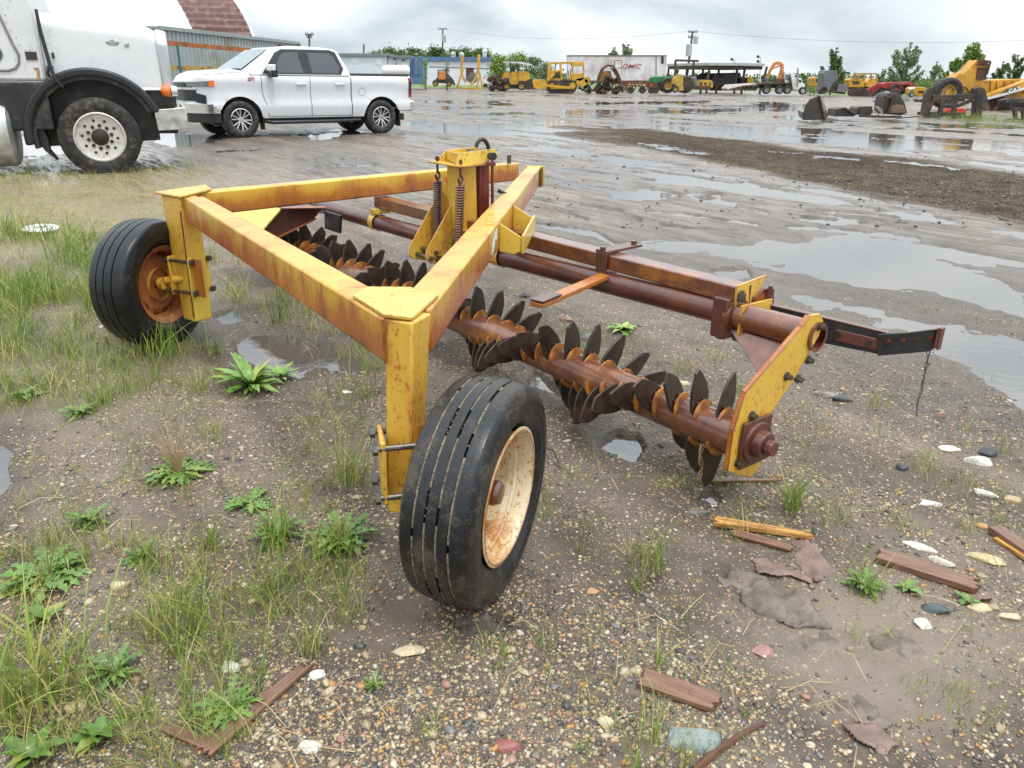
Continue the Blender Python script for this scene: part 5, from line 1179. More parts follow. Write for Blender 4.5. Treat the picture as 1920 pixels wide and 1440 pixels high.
def track(b, x0, x1, yt, yb, d0, w, mat='bg_dark'):
    m = MB(); sc = b.D/1600; p0, p1 = b.q(x0, (yt+yb)/2, d0), b.q(x1, (yt+yb)/2, d0); r = (yb-yt)/2*sc; p0.z = p1.z = r; p0.x += r; p1.x -= r
    L_ = [p1+Vector((r*math.sin(t), 0, r*math.cos(t))) for t in [math.pi*i/8 for i in range(9)]]+[p0+Vector((-r*math.sin(t), 0, -r*math.cos(t))) for t in [math.pi*i/8 for i in range(9)]]
    m.prism(L_, (0, w, 0))
    n = int((p1.x-p0.x)/.22)
    for i in range(n+1):
        for zz in (r*2, 0): m.box((p0.x+(p1.x-p0.x)*i/n, d0+b.D+w/2, zz), (.10, w+.02, .05))
    return m.build('track', mat, b.t, None, .01, world=True)
track(b, 1024, 1082, 150, 173, -.1, .5); track(b, 1024, 1082, 150, 173, 1.7, .5)
b.poly('track_frame', 'cat', [(1032, 167), (1034, 162), (1070, 162), (1074, 167)], -.16, .06, bevel=.01); b.poly('track_guard', 'bg_dark', [(1050, 152), (1056, 148), (1072, 149), (1074, 153)], -.15, .5)
for x, r in ((1034, 5), (1073, 6)):
    m = MB(); m.cyl(b.q(x, 161, -.18), b.q(x, 161, -.1), r*b.D/1600, seg=18); m.build('sprocket', 'cat', b.t, 40, 0, world=True)
# arched scrap machine
b = scrap('scrap_machine', 'rusty machine under a bent steel hoop in front of the white trailer', 1122, 1168, 140, 172, 82, ['bg_dark', 'bg_rust'], 56, 9)
m = MB(); hoop = [(1122, 158), (1126, 140), (1132, 128), (1141, 122), (1150, 123), (1157, 133), (1164, 150), (1166, 160)]
m.tube([b.q(*p, .2) for p in hoop], .09, 8); m.tube([b.q(*p, 1.6) for p in hoop], .09, 8); m.build('hoop', 'bg_rust', b.t, 50, 0, world=True)
b.poly('hood', plain('rusted_ochre', (.34, .18, .05), .6, 0, .4, 3, .2, 0, (.1, .05, .03), .5, 2), [(1128, 152), (1129, 136), (1134, 133), (1146, 133), (1150, 150)], .4, 1.0); b.poly('canopy_sheet', 'bg_white', [(1141, 122), (1146, 120.5), (1154, 124), (1159, 129), (1153, 129)], .2, 1.4)
b.bars('diagonal', 'bg_rust', [[(1146, 128), (1163, 152)]], .07, 0)
b = scrap('scrap_machine', 'dark winch and wheel parts between bulldozer and hoop machine', 1096, 1124, 150, 172, 84, ['bg_dark', 'bg_grey'], 22, 14)
# red cultivator
b = BG('cultivator', 'long rusty red cultivator frame on small wheels beneath the white trailer', 'farm implement', 1194, 78)
b.sbars('tool_bar', plain('faded_implement_red', (.17, .035, .03), .7, 0, .4, 3), [[(1168, 155), (1233, 157)], [(1168, 160), (1231, 163)], [(1172, 154), (1176, 162)], [(1190, 155), (1192, 163)], [(1212, 156), (1212, 163)], [(1228, 156), (1229, 164)]], .14, 0)
b.sbars('cross_bar', MATS['faded_implement_red'], [[(1168, 155, 1.5), (1233, 157, 1.5)], [(1168, 155, 0), (1168, 155, 1.5)], [(1200, 156, 0), (1200, 156, 1.5)], [(1232, 157, 0), (1232, 157, 1.5)]], .12)
for i, x in enumerate(range(1170, 1234, 7)): b.bars('shank', 'bg_rust', [[(x, 158), (x+3, 163), (x+1, 169), (x-2, 172)]], .045, .2+.6*(i % 2))
for x in (1182, 1204, 1221, 1229): b.wheel(x, 169, 6.5, .22, -.15, rmat='bg_rust')
# white box trailer with lettering
b = BG('box_trailer', 'long stained white box trailer with red lettering on its side', 'trailer', 1158, 96)
tm = plain('stained_white_panel', (.68, .69, .68), .5, 0, .08, .5, .05, .1, (.34, .27, .24), .62, .55)
b.poly('box', tm, [(1065, 152), (1065, 104.5), (1250, 104.5), (1250, 152)], 0, 2.5); b.poly('top_rail', 'bg_grey', [(1064.5, 105.5), (1064.5, 103.3), (1250.5, 103.3), (1250.5, 105.5)], -.04, 2.58, bevel=0)
b.poly('bottom_rail', 'bg_rust', [(1065, 153.5), (1065, 151), (1250, 151), (1250, 153.5)], -.04, .2, bevel=0)
b.poly('corner_post', 'bg_grey', [(1229.5, 152), (1229.5, 106), (1231, 106), (1231, 152)], -.03, .1, bevel=0); b.poly('hatch', 'bg_dark', [(1239.5, 119), (1239.5, 106), (1244.5, 106), (1244.5, 119)], -.04, .1, bevel=0); b.poly('hatch_frame', 'bg_rust', [(1152, 128), (1152, 113), (1166, 113), (1166, 128)], -.03, .05, bevel=0); b.poly('hatch_door', tm, [(1153.3, 127), (1153.3, 114.2), (1164.8, 114.2), (1164.8, 127)], -.05, .05, bevel=0)
for i in range(18): x = 1075+i*9.6; b.poly('panel_seam', 'bg_white', [(x, 151), (x, 105.5), (x+.5, 105.5), (x+.5, 151)], -.015, .03, bevel=0)
tp = Q(1183, 124.5, 96); plain('faded_red_lettering', (.38, .10, .09), .6, 0, .5, 3, bump=0)
o = word('OMIC', 'lettering', 'faded_red_lettering', b.t, Matrix.Translation(tp-Vector((b.t.location.x, 96, 0))+Vector((0, -.03, 0))) @ Matrix.Rotation(math.pi/2, 4, 'X'), .85, .35, .012, .005)
o.scale = (1.0, .75, 1)
b.poly('landing_leg', 'bg_dark', [(1085, 168), (1085, 152), (1088, 152), (1088, 168)], .3, .2)
for x in (1222, 1238): b.wheel(x, 160, 8, .5, .1)
# green tractor
b = BG('green_tractor', 'green tractor with a big yellow-rimmed rear tyre beside the cultivator', 'tractor', 1242, 80)
b.poly('hood', 'bg_green', [(1220, 152), (1220, 146), (1224, 143.5), (1250, 142), (1254, 146), (1254, 156), (1226, 156)], .4, .8, bevel=.08); b.poly('fender', 'bg_green', [(1244, 152), (1248, 144), (1258, 143), (1261, 147), (1252, 148)], -.05, .5, bevel=.04); b.poly('chassis', 'bg_dark', [(1226, 166), (1226, 154), (1254, 154), (1252, 168)], .5, .6)
b.bars('steering', 'bg_dark', [[(1248, 144), (1246, 139)]], .04, .8); b.poly('seat', 'bg_dark', [(1252, 146), (1253, 139), (1257, 140), (1257, 146)], .5, .5); b.wheel(1251, 160, 14, .6, -.3, rim=.52); b.wheel(1252, 160, 13, .6, 1.5, rim=.52); b.wheel(1226, 166, 7, .35, -.1, rim=.5)
# small yellow industrial tractor
b = BG('yellow_tractor', 'small dull yellow tractor between the green tractor and dark tank', 'tractor', 1272, 78)
b.poly('hood', 'bg_rim', [(1262, 158), (1264, 146), (1270, 144), (1272, 138), (1281, 141), (1282, 152), (1280, 162)], .2, .9, bevel=.05); b.poly('front_block', 'bg_rim', [(1268, 171), (1268, 158), (1281, 156), (1282, 170)], .1, 1.1); b.wheel(1266, 167, 6.5, .3, -.1); b.bars('exhaust', 'bg_dark', [[(1272, 144), (1272, 131)]], .06, .5); m = MB(); m.ball(b.q(1272, 132, .5), (.16, .16, .28), 10, 8); m.build('air_cleaner', 'bg_dark', b.t, 40, 0, world=True)
# tall steel portal
b = BG('steel_portal', 'tall black steel portal frame standing left of the open shed', 'steel frame', 1287, 88); b.sbars('portal', 'bg_dark', [[(1266, 150), (1266.5, 113), (1310, 114.5)], [(1298, 150), (1301, 114)]], .22); b.sbars('portal', 'bg_dark', [[(1303, 150), (1304, 115)]], .18, .8)
# dark tank
b = BG('dark_tank', 'dark round tank with grey tarpaulin beside the shed', 'tank', 1292, 80)
m = MB(); m.lathe(b.q(1286, 158, -.2), (0, 1, 0), [(0, 0), (.72, 0), (.78, .1), (.78, 1.9), (0, 2)], 28); m.build('vessel', 'bg_dark', b.t, 40, 0, world=True); b.poly('tarpaulin', 'bg_grey', [(1280, 150), (1285, 145), (1304, 144), (1308, 149), (1307, 162), (1298, 163), (1292, 152)], .0, 1.6, bevel=.1); b.poly('cradle', 'bg_dark', [(1277, 171), (1282, 163), (1294, 158), (1296, 171)], -.3, .25)
# open shed
b = BG('open_shed', 'open-sided machine shed with a flat grey roof on dark posts', 'shed', 1358, 94)
rf = plain('galvanised_roof_edge', (.42, .42, .41), .55, .2, .2, 2)
ctr = [b.q(1277, 128, 9), b.q(1328, 121, 0), b.q(1385, 122, -.5), b.q(1439, 124, 1), b.q(1400, 126.5, 11)]
zs_ = b.q(1358, 123, 0).z; m = MB(); m.prism([Vector((p.x, p.y, zs_)) for p in ctr], (0, 0, .28)); m.build('roof', rf, b.t, None, 0, world=True)
m = MB(); m.prism([Vector((p.x, p.y, zs_-.35)) for p in [b.q(1279, 128, 8.8), b.q(1329, 121, .3), b.q(1384, 122, -.2), b.q(1436, 124, 1.2), b.q(1400, 126.5, 10.8)]], (0, 0, .34)); m.build('roof_beam', 'post', b.t, None, 0, world=True)
for x, d in ((1329, .4), (1335, 5), (1354, 2), (1384.5, 1), (1403, 2), (1435, 1.4), (1279, 9), (1303, 5)):
    p = b.q(x, 140, d); m = MB(); m.beam(Vector((p.x, p.y, 0)), Vector((p.x+(.5 if x == 1435 else .08), p.y, zs_-.02)), .22, .22, (0, 1, 0)); m.build('post', 'post', b.t, None, 0, world=True)
# things under the shed
b = BG('dark_van', 'dark blue-grey truck body parked under the open shed', 'vehicle', 1357, 99); b.poly('body', 'bg_grey', [(1336, 166), (1336, 142), (1342, 137), (1388, 136), (1392, 146), (1392, 166)], 0, 2.2, bevel=.1); b.poly('cab', 'bg_dark', [(1305, 160), (1308, 146), (1320, 138), (1334, 136), (1336, 160)], .2, 2, bevel=.1); b.poly('window', 'win', [(1344, 144), (1344, 138), (1358, 137.5), (1358, 144)], -.03, .05, bevel=0); b.poly('skirt', 'bg_dark', [(1334, 170), (1334, 160), (1364, 160), (1364, 170)], -.1, 1.2); b.wheel(1382, 160, 8, .5, -.2, rmat='grey_rim')
b = BG('yellow_compactor', 'yellow machine end showing under the right side of the shed', 'machine', 1404, 98); b.poly('drum_frame', 'cat', [(1401, 157), (1400, 145), (1406, 143), (1412, 146), (1412, 157)], 0, 1.6, bevel=.1); b.poly('engine', 'bg_dark', [(1388, 160), (1388, 146), (1401, 145), (1401, 160)], .1, 1.4); b.wheel(1394, 160, 6, .4, -.1)
b = BG('grader', 'dull yellow machine frame left of the shed posts', 'machine', 1320, 90); b.sbars('frame', 'bg_rim', [[(1308, 160), (1310, 152), (1334, 153), (1334, 164)], [(1318, 152), (1318, 162)], [(1326, 152), (1327, 164)]], .3); b.poly('block', 'bg_rim', [(1310, 160), (1310, 154), (1320, 154), (1320, 160)], .1, .8); b.poly('blade', 'bg_rust', [(1298, 168), (1298, 160), (1328, 161), (1328, 169)], -.4, .3)
# floodlights
for i, (x, y0, lab) in enumerate(((1373, 109, 'floodlight mast with dark lamp above the shed roof'), (1422, 104, 'tall white mast with two dark lamps behind the shed'))):
    b = BG('light_mast', lab, 'light mast', x, 108); b.bars('mast', 'bg_white', [[(x+3, 160), (x+4, y0+2)]], .09)
    for k in range(1 if i == 0 else 2): b.poly('lamp', 'bg_dark', [(x-2, y0+4+k*9), (x-1.5, y0+k*9-.5), (x+2, y0+k*9), (x+2, y0+5+k*9)], 0, .4)
# lowboy trailer
b = BG('lowboy_trailer', 'pale flat lowboy trailer with sloping tail in front of the shed', 'trailer', 1390, 82)
m = MB(); dk = [b.q(1364, 165, 0), b.q(1372, 160, 0), b.q(1394, 157, 0), b.q(1422, 156, 0)]
m.prism([b.q(1363, 166, 0), b.q(1372, 159, .3), b.q(1420, 156, .3), b.q(1420, 159, .3), b.q(1398, 161, 0), b.q(1392, 169, 0), b.q(1366, 170, 0)], (0, 2.4, 0)); m.build('deck', plain('worn_pale_deck', (.42, .37, .33), .6, 0, .25, 3, .1, 0, (.2, .1, .07), .45, 2), b.t, None, .02, world=True)
b.poly('side_rail', 'bg_rust', [(1364, 169), (1382, 163), (1394, 160), (1420, 159), (1420, 161), (1396, 163), (1392, 170)], -.06, .06, bevel=0)
for x in (1398, 1406, 1414): b.wheel(x, 165, 5, .4, -.1, rmat='bg_dark')
# deck truck with knuckle boom
b = BG('deck_truck', 'white truck with a black deck and folded orange loader boom', 'truck', 1462, 86)
b.poly('deck', 'bg_dark', [(1419, 159), (1419, 155.5), (1484, 154), (1484, 158)], -.2, 2.4); b.poly('chassis', 'bg_dark', [(1428, 166), (1424, 159), (1500, 158), (1500, 164)], .3, 1.4); b.poly('headboard', 'bg_dark', [(1480, 158), (1480, 145), (1484, 145), (1484, 158)], 0, 2.2)
for x in (1436, 1460, 1475): b.wheel(x, 168, 8, .5, -.2, rmat='grey_rim')
b.poly('cab', 'wht', [(1486, 160), (1486, 148), (1491, 146), (1504, 146.5), (1505, 155), (1510, 158), (1510, 168), (1504, 171), (1488, 168)], .1, 1.9, bevel=.06); b.poly('sleeper', 'wht', [(1473, 158), (1473, 134), (1492, 133), (1492, 158)], .2, 1.8, bevel=.04) ; b.poly('sleeper_panel', 'bg_grey', [(1474, 150), (1474, 140), (1484, 139), (1484, 150)], .16, .05, bevel=0); b.poly('window', 'win', [(1495, 154), (1496, 149), (1502, 149), (1504, 154)], .06, .05, bevel=0)
b.bars('exhaust_stack', 'grey_rim', [[(1494.5, 162), (1495.5, 128)]], .10, -.1); b.wheel(1504, 170, 7, .45, -.1, rmat='bg_white')
def boom(pts, ws): 
    m = MB()
    for (p, r), w in zip(zip(pts[:-1], pts[1:]), ws): m.beam(b.q(*p, .8), b.q(*r, .8), w, w, (0, 1, 0))
    m.build('boom', 'bg_orange', b.t, None, .02, world=True)
boom([(1443, 146), (1448, 133), (1456, 120), (1461, 117.5), (1471, 120), (1471, 130), (1467, 148)], [.25, .28, .3, .3, .3, .35]); b.bars('boom_ram', 'bg_orange', [[(1452, 128), (1466, 123)]], .09, .7); b.poly('grab', 'bg_grey', [(1440, 155), (1440, 146), (1444, 145), (1445, 155)], .6, .4); b.poly('pedestal', 'bg_rust', [(1456, 154), (1458, 148), (1478, 147), (1480, 154)], .3, 1.2)
# right-hand row
b = BG('yellow_machine', 'yellow engine housing on a rusty wheel behind the grey hood', 'machine', 1533, 92); b.poly('housing', 'cat', [(1524, 162), (1524, 146), (1528, 144), (1542, 145), (1542, 163)], 0, 1.8, bevel=.06); b.poly('opening', 'bg_dark', [(1530, 154), (1530, 148), (1541, 149), (1541, 155)], -.03, .05, bevel=0); b.wheel(1537, 168, 8, .5, -.4, rmat='bg_rust')
b = BG('grey_forage_wagon', 'tall slate grey hooded machine under the leaning tree', 'farm machine', 1560, 86); b.poly('hood', 'bg_grey', [(1541, 172), (1544, 160), (1545, 138), (1548, 132), (1570, 132), (1571, 150), (1562, 156), (1553, 174)], 0, 1.8); b.poly('chute', 'bg_dark', [(1553, 174), (1556, 160), (1566, 148), (1578, 156), (1576, 168), (1566, 172)], .1, 1.6); b.poly('hopper', plain('dusty_mauve_grey', (.17, .155, .16), .6, 0, .3, 3), [(1568, 172), (1572, 157), (1588, 158), (1590, 166), (1584, 174)], -.2, 1.6); b.wheel(1543, 169, 7, .4, -.2, rmat='bg_rust'); b.bars('shaft', 'bg_rust', [[(1560, 172), (1584, 175)]], .1)
b = BG('yellow_crawler', 'yellow crawler tractor with an open roll cage behind red implements', 'crawler tractor', 1620, 88)
b.poly('hood', 'cat', [(1594, 164), (1593, 150), (1597, 147), (1620, 148), (1622, 164)], .1, 1.4, bevel=.06); b.poly('rear', 'cat', [(1624, 163), (1624, 154), (1636, 146), (1646, 148), (1646, 164)], .1, 1.5, bevel=.06); b.poly('engine_gap', 'bg_dark', [(1599, 157), (1599, 152), (1612, 152), (1612, 157)], .06, .05, bevel=0)
b.sbars('roll_cage', plain('rusted_ochre_cage', (.36, .22, .09), .6, 0, .3, 3), [[(1600, 150), (1606, 143), (1617, 138.5), (1644, 138), (1646, 152)], [(1622, 152), (1620, 139)], [(1634, 150), (1634, 138.5)], [(1606, 148), (1618, 139)]], .14, .1); b.sbars('roll_cage', MATS['rusted_ochre_cage'], [[(1604, 148), (1617, 138), (1646, 137.5), (1648, 152)]], .14, 1.7); track(b, 1592, 1646, 160, 175, -.1, .45); b.poly('chassis', 'bg_rust', [(1596, 170), (1596, 163), (1646, 163), (1642, 171)], .3, 1.2)
b = BG('red_implement', 'maroon folding implement arms in front of the yellow crawler', 'farm implement', 1648, 84); b.sbars('arm', 'bg_red', [[(1626, 170), (1648, 157), (1656, 160), (1634, 172)], [(1640, 163), (1658, 158), (1668, 164)]], .3); b.poly('body', 'bg_red', [(1646, 166), (1649, 157), (1664, 156), (1668, 165), (1660, 170)], .1, 1, bevel=.05); b.wheel(1651, 172, 6, .35, -.1, rmat='grey_rim')
b = BG('red_tractor', 'dark red tractor with white-spoked rear wheels left of the yellow scraper', 'tractor', 1690, 82)
b.poly('hood', 'bg_red', [(1656, 164), (1657, 157), (1664, 154.5), (1692, 154), (1696, 158), (1695, 166), (1664, 167)], .3, .9, bevel=.06); b.poly('rear_fender', 'bg_red', [(1692, 160), (1697, 154), (1708, 153.5), (1715, 157), (1715, 164), (1706, 160)], .1, .6, bevel=.05); b.poly('chassis', 'bg_dark', [(1658, 170), (1660, 164), (1706, 164), (1706, 172)], .4, .7); b.bars('exhaust', 'bg_dark', [[(1668, 156), (1668, 149)]], .05, .6); b.bars('steering', 'bg_dark', [[(1692, 155), (1690, 150)]], .05, .7)
b.wheel(1677, 168, 11, .45, -.2, rmat='bg_red', rim=.58); b.wheel(1699, 165, 12, .45, .9, rmat='grey_rim', rim=.5)
b = BG('dozer_nose', 'low yellow machine nose with a small wheel between red tractor and scraper', 'machine', 1722, 74); b.poly('nose', 'cat', [(1710, 178), (1711, 166), (1716, 163), (1736, 164), (1738, 180), (1724, 181)], 0, 1.4, bevel=.06); b.poly('hood', 'bg_white', [(1708, 168), (1710, 165), (1716, 163.5), (1715, 168)], -.05, .6); b.wheel(1707, 177, 5, .3, -.2, rmat='bg_white'); b.poly('gap', 'bg_dark', [(1722, 174), (1722, 170), (1732, 170), (1732, 175)], -.03, .05, bevel=0)
# scraper
b = BG('motor_scraper', 'huge weathered yellow earth scraper with a giant black tyre at right', 'earthmover', 1830, 46)
sy = plain('weathered_scraper_yellow', (.60, .30, .028), .5, 0, .3, 1.6, .15, .1, (.24, .10, .035), .5, .9)
b.wheel(1769, 174, 28, .75, -.3, rim=.52, rmat='bg_rim')
b.poly('gooseneck', sy, [(1792, 182), (1794, 146), (1800, 142), (1806, 136), (1812, 138), (1820, 131), (1838, 112), (1842, 113), (1860, 116), (1856, 140), (1848, 152), (1840, 160), (1826, 174), (1816, 182)], .3, .9, bevel=.04)
b.poly('gooseneck_shadow_plate', 'bg_rust', [(1835, 150), (1838, 126), (1856, 128), (1854, 150)], .26, .05, bevel=0)  # thin rust-brown sheet stands in for the shadow on the gooseneck
b.sbars('apron_slat', 'bg_rust', [[(1838, 112.5), (1861, 115.5), (1854, 140)], [(1840, 118), (1858, 121)], [(1842, 113), (1836, 122)], [(1848, 113), (1842, 122)], [(1854, 114), (1849, 123)]], .10, .2)
b.poly('bowl', sy, [(1838, 180), (1840, 151), (1920, 148), (2010, 148), (2010, 190), (1848, 188)], .6, 2.4, bevel=.04)
for x in (1868, 1880, 1895, 1911, 1930): b.poly('bowl_rib', sy, [(x, 176), (x, 152), (x+2.5, 152), (x+2.5, 176)], .5, .12, bevel=0)
b.poly('push_arm', sy, [(1843, 180), (1905, 157), (1925, 150), (2010, 138), (2010, 152), (1925, 164), (1848, 184)], -.1, .5, bevel=.03)
b.poly('arm_edge', 'bg_white', [(1846, 184), (1868, 178), (1920, 164), (1920, 168), (1870, 182), (1850, 187)], -.14, .3, bevel=.01)
b.poly('lettering_panel', plain('dark_decal_panel', (.09, .06, .04), .5), [(1872, 179), (1884, 167.5), (1909, 160), (1909, 168.5), (1886, 175)], -.13, .03, bevel=0)
tp = Q(1899, 168.5, 46); pq = Q(1909, 165.5, 46)
o = word('CAT', 'lettering', 'white_scraps', b.t, Matrix.Translation(tp-Vector((b.t.location.x, 46, 0))+Vector((0, -.16, 0))) @ Matrix.Rotation(-math.atan2(pq.z-tp.z, pq.x-tp.x), 4, 'Y') @ Matrix.Rotation(math.pi/2, 4, 'X'), .32, 0, .008, .012); o.scale = (1.0, .85, 1)
b.bars('hydraulic_hose', 'bg_dark', [[(1800, 165), (1815, 164), (1820, 172)], [(1812, 176), (1836, 170)]], .035, .2); b.poly('rear_axle', 'bg_rust', [(1850, 214), (1856, 186), (1892, 182), (1898, 212)], .3, .8, bevel=.05)
b.bars('linkage', 'bg_rust', [[(1862, 210), (1878, 190), (1898, 200)], [(1868, 200), (1900, 186)]], .09, 0)
b.poly('draft_tube', 'bg_dark', [(1826, 214), (1826, 166), (1836, 163), (1844, 166), (1852, 216), (1842, 218)], -.2, .5, bevel=.04); b.poly('lower_frame', sy, [(1740, 216), (1744, 205), (1760, 208), (1752, 216)], .3, .3)
# fork frames in the grass
b = BG('fork_frame', 'black steel loader fork frames standing in grass before the scraper', 'fork attachment', 1790, 35)
b.sbars('frame', 'bg_dark', [[(1733, 218), (1738, 196), (1744, 168), (1752, 164)], [(1733, 218), (1762, 217)], [(1736, 214), (1752, 182)], [(1748, 182), (1824, 180)], [(1769, 181), (1764, 194), (1763, 219)], [(1794, 182), (1790, 198), (1785, 220)], [(1762, 200), (1790, 199)], [(1785, 220), (1826, 221)], [(1794, 199), (1826, 186)], [(1828, 166), (1824, 224)]], .16, 0)
b.sbars('frame', 'bg_dark', [[(1740, 214), (1830, 216)], [(1744, 190), (1830, 188)]], .13, .9)
b.poly('back_plate', 'bg_dark', [(1735, 215), (1741, 178), (1750, 166), (1752, 190), (1744, 216)], .2, .3); b.poly('upright', 'bg_dark', [(1826, 222), (1829, 165), (1838, 163), (1842, 168), (1838, 224)], -.1, .3)
b = BG('fork_frame', 'low black steel carriage lying at the right edge', 'fork attachment', 1908, 34); b.sbars('frame', 'bg_dark', [[(1890, 226), (1950, 229)], [(1892, 204), (1950, 206)], [(1902, 206), (1904, 228)], [(1918, 206), (1919, 229)], [(1886, 190), (1950, 188)], [(1894, 190), (1894, 205)]], .15); b.poly('plate', 'bg_dark', [(1884, 202), (1886, 188), (1902, 184), (1950, 184), (1950, 202)], .3, .3)
b = BG('red_cover', 'crumpled bright red cover lying behind the black fork frames', 'cover', 1794, 37); b.poly('sheet', plain('bright_red_cover', (.55, .03, .02), .4, 0, .3, 6, .3), [(1774, 212), (1777, 204), (1788, 201), (1800, 203), (1810, 202), (1816, 208), (1814, 213)], .1, .8, bevel=.08)
# buckets on the mud
bk = plain('dark_bucket_steel', (.045, .036, .032), .5, .2, .4, 4, .3, .1, (.085, .055, .04), .4, 2.5); M['bk'] = bk
b = BG('loader_bucket', 'large dark loader bucket standing on its back in the mud', 'loader bucket', 1540, 30.5)
m = MB(); A_ = [(1508, 225), (1507, 211), (1511, 196), (1517, 189), (1535, 182)]
m.prism([b.q(x, y, 0) for x, y in [(1508, 225.5), (1507, 211), (1511, 196), (1517, 189), (1536, 182), (1540, 200), (1546, 224.5)]], (0, .05, 0)); m.build('side_plate', bk, b.t, None, .01, world=True)
m = MB(); m.prism([b.q(1546, 224.5, 0), b.q(1536, 182, 0), b.q(1566, 181.5, 1.2), b.q(1575, 222, 1.2)], (0, .06, 0)); m.build('floor_plate', 'tooth', b.t, None, .01, world=True)
m = MB(); m.prism([b.q(1507, 211, .02), b.q(1508, 225, .02), b.q(1530, 222, 1.8), b.q(1529, 210, 1.8)], (-.04, 0, 0)); m.prism([b.q(1517, 189, .02), b.q(1536, 182, .02), b.q(1566, 181.5, 1.2), b.q(1550, 186, 1.3)], (0, 0, .04)); m.build('back_plate', bk, b.t, None, 0, world=True)
b.bars('lip_edge', 'tooth', [[(1536, 182, -.02), (1546, 225, -.02)], [(1536, 181.5, 0), (1567, 181, 1.2)]], .05)
b = BG('small_bucket', 'small flat dark bucket lying just right of the large one', 'loader bucket', 1588, 31.5); b.poly('shell', bk, [(1570, 219), (1572, 205), (1586, 201.5), (1607, 215), (1606, 219)], .2, .9, bevel=.02); b.poly('lip', 'tooth', [(1584, 203), (1587, 201), (1608, 214.5), (1606, 217)], .1, .14, bevel=.005); 
b = BG('grapple_bucket', 'open dark grapple bucket with pale tines beside the round bucket', 'loader bucket', 1634, 32); b.poly('shell', bk, [(1611, 216), (1613, 204), (1617, 200.5), (1643, 199.5), (1640, 216)], .3, .8, bevel=.02); b.poly('mouth', 'tooth', [(1616, 214), (1618, 203), (1640, 201.5), (1642, 213)], .24, .1, bevel=.0)
b.sbars('tine', 'grey_rim', [[(1644, 200), (1659, 216)], [(1639, 206), (1652, 218)], [(1648, 200), (1657, 209)]], .05, .1); b.sbars('base_bar', bk, [[(1611, 217), (1656, 219), (1690, 219)]], .10, 0)
b = BG('clam_bucket', 'rounded dark digging bucket tipped up with mud inside', 'digger bucket', 1682, 32.5); b.poly('shell', bk, [(1659, 214), (1661, 196), (1664, 182), (1669, 174), (1682, 173), (1692, 179), (1700, 194), (1705, 213), (1692, 216.5)], .1, 1.0, bevel=.06); b.poly('mud_fill', plain('mud_in_bucket', (.17, .10, .055), .7, 0, .4, 6, .4), [(1668, 213), (1671, 200), (1683, 196), (1695, 198), (1700, 213)], .0, .12, bevel=.04); b.sbars('ear', bk, [[(1664, 183), (1660, 182)], [(1676, 176), (1678, 170), (1688, 170), (1690, 178)]], .1, .2)
b.sbars('lip', 'tooth', [[(1664, 184), (1675, 180), (1670, 200), (1664, 214)]], .08, .02)
b = BG('steel_bar', 'flat dark steel bar lying on mud right of the round bucket', 'steel bar', 1705, 31); b.poly('bar', bk, [(1683, 223), (1683, 221), (1728, 217), (1728, 219)], 0, .2, bevel=.01)
b = BG('mud_lump', 'dark lump of bent scrap on the mud beyond the buckets', 'scrap piece', 1722, 44); b.poly('lump', bk, [(1717, 187), (1720, 185), (1727, 189), (1726, 192), (1721, 191)], 0, .4, bevel=.04)

# ------------------------------------------------------------------ trees
def leafmat(name, a, b):
    s = NT(name); v = s.coord(); c = s.mix(s.ramp(s.noise(v, .9, 4, .6), (.35, 0), (.65, 1)), a, b)
    gi = s.n('ShaderNodeNewGeometry'); c = s.mix(s.math('MULTIPLY', gi.outputs['Random Per Island'], .6), c, tuple(x*1.7 for x in b))
    s.set(Base_Color=c, Roughness=.6, Specular_IOR_Level=.3); return s.m
LM = [leafmat('dark_foliage', (.040, .075, .024), (.085, .13, .038)), leafmat('fresh_foliage', (.09, .16, .03), (.17, .26, .055)), leafmat('grey_foliage', (.11, .155, .08), (.20, .25, .14))]
def leaves(clumps, per, size, rg):
    """(centre, radius) clumps filled with leaf faces"""
    V = []; 
    for c, r in clumps:
        n = max(6, int(per)); u = rg.normal(size=(n, 3)); u /= np.linalg.norm(u, axis=1)[:, None]; rad = rg.random(n)**.45
        p = np.array(c)+rg.normal(size=(n, 3))*.62*np.array(r)
        a = rg.normal(size=(n, 3)); a /= np.linalg.norm(a, axis=1)[:, None]; b_ = np.cross(a, rg.normal(size=(n, 3))); b_ /= np.linalg.norm(b_, axis=1)[:, None]
        sz = size*rg.uniform(.6, 1.3, n)[:, None]
        V.append(np.stack([p-a*sz*.5-b_*sz*.22, p+a*sz*.1-b_*sz*.42, p+a*sz*.6, p+a*sz*.1+b_*sz*.42], 1))
    V = np.concatenate(V).reshape(-1, 3); return V, np.arange(len(V)).reshape(-1, 4)
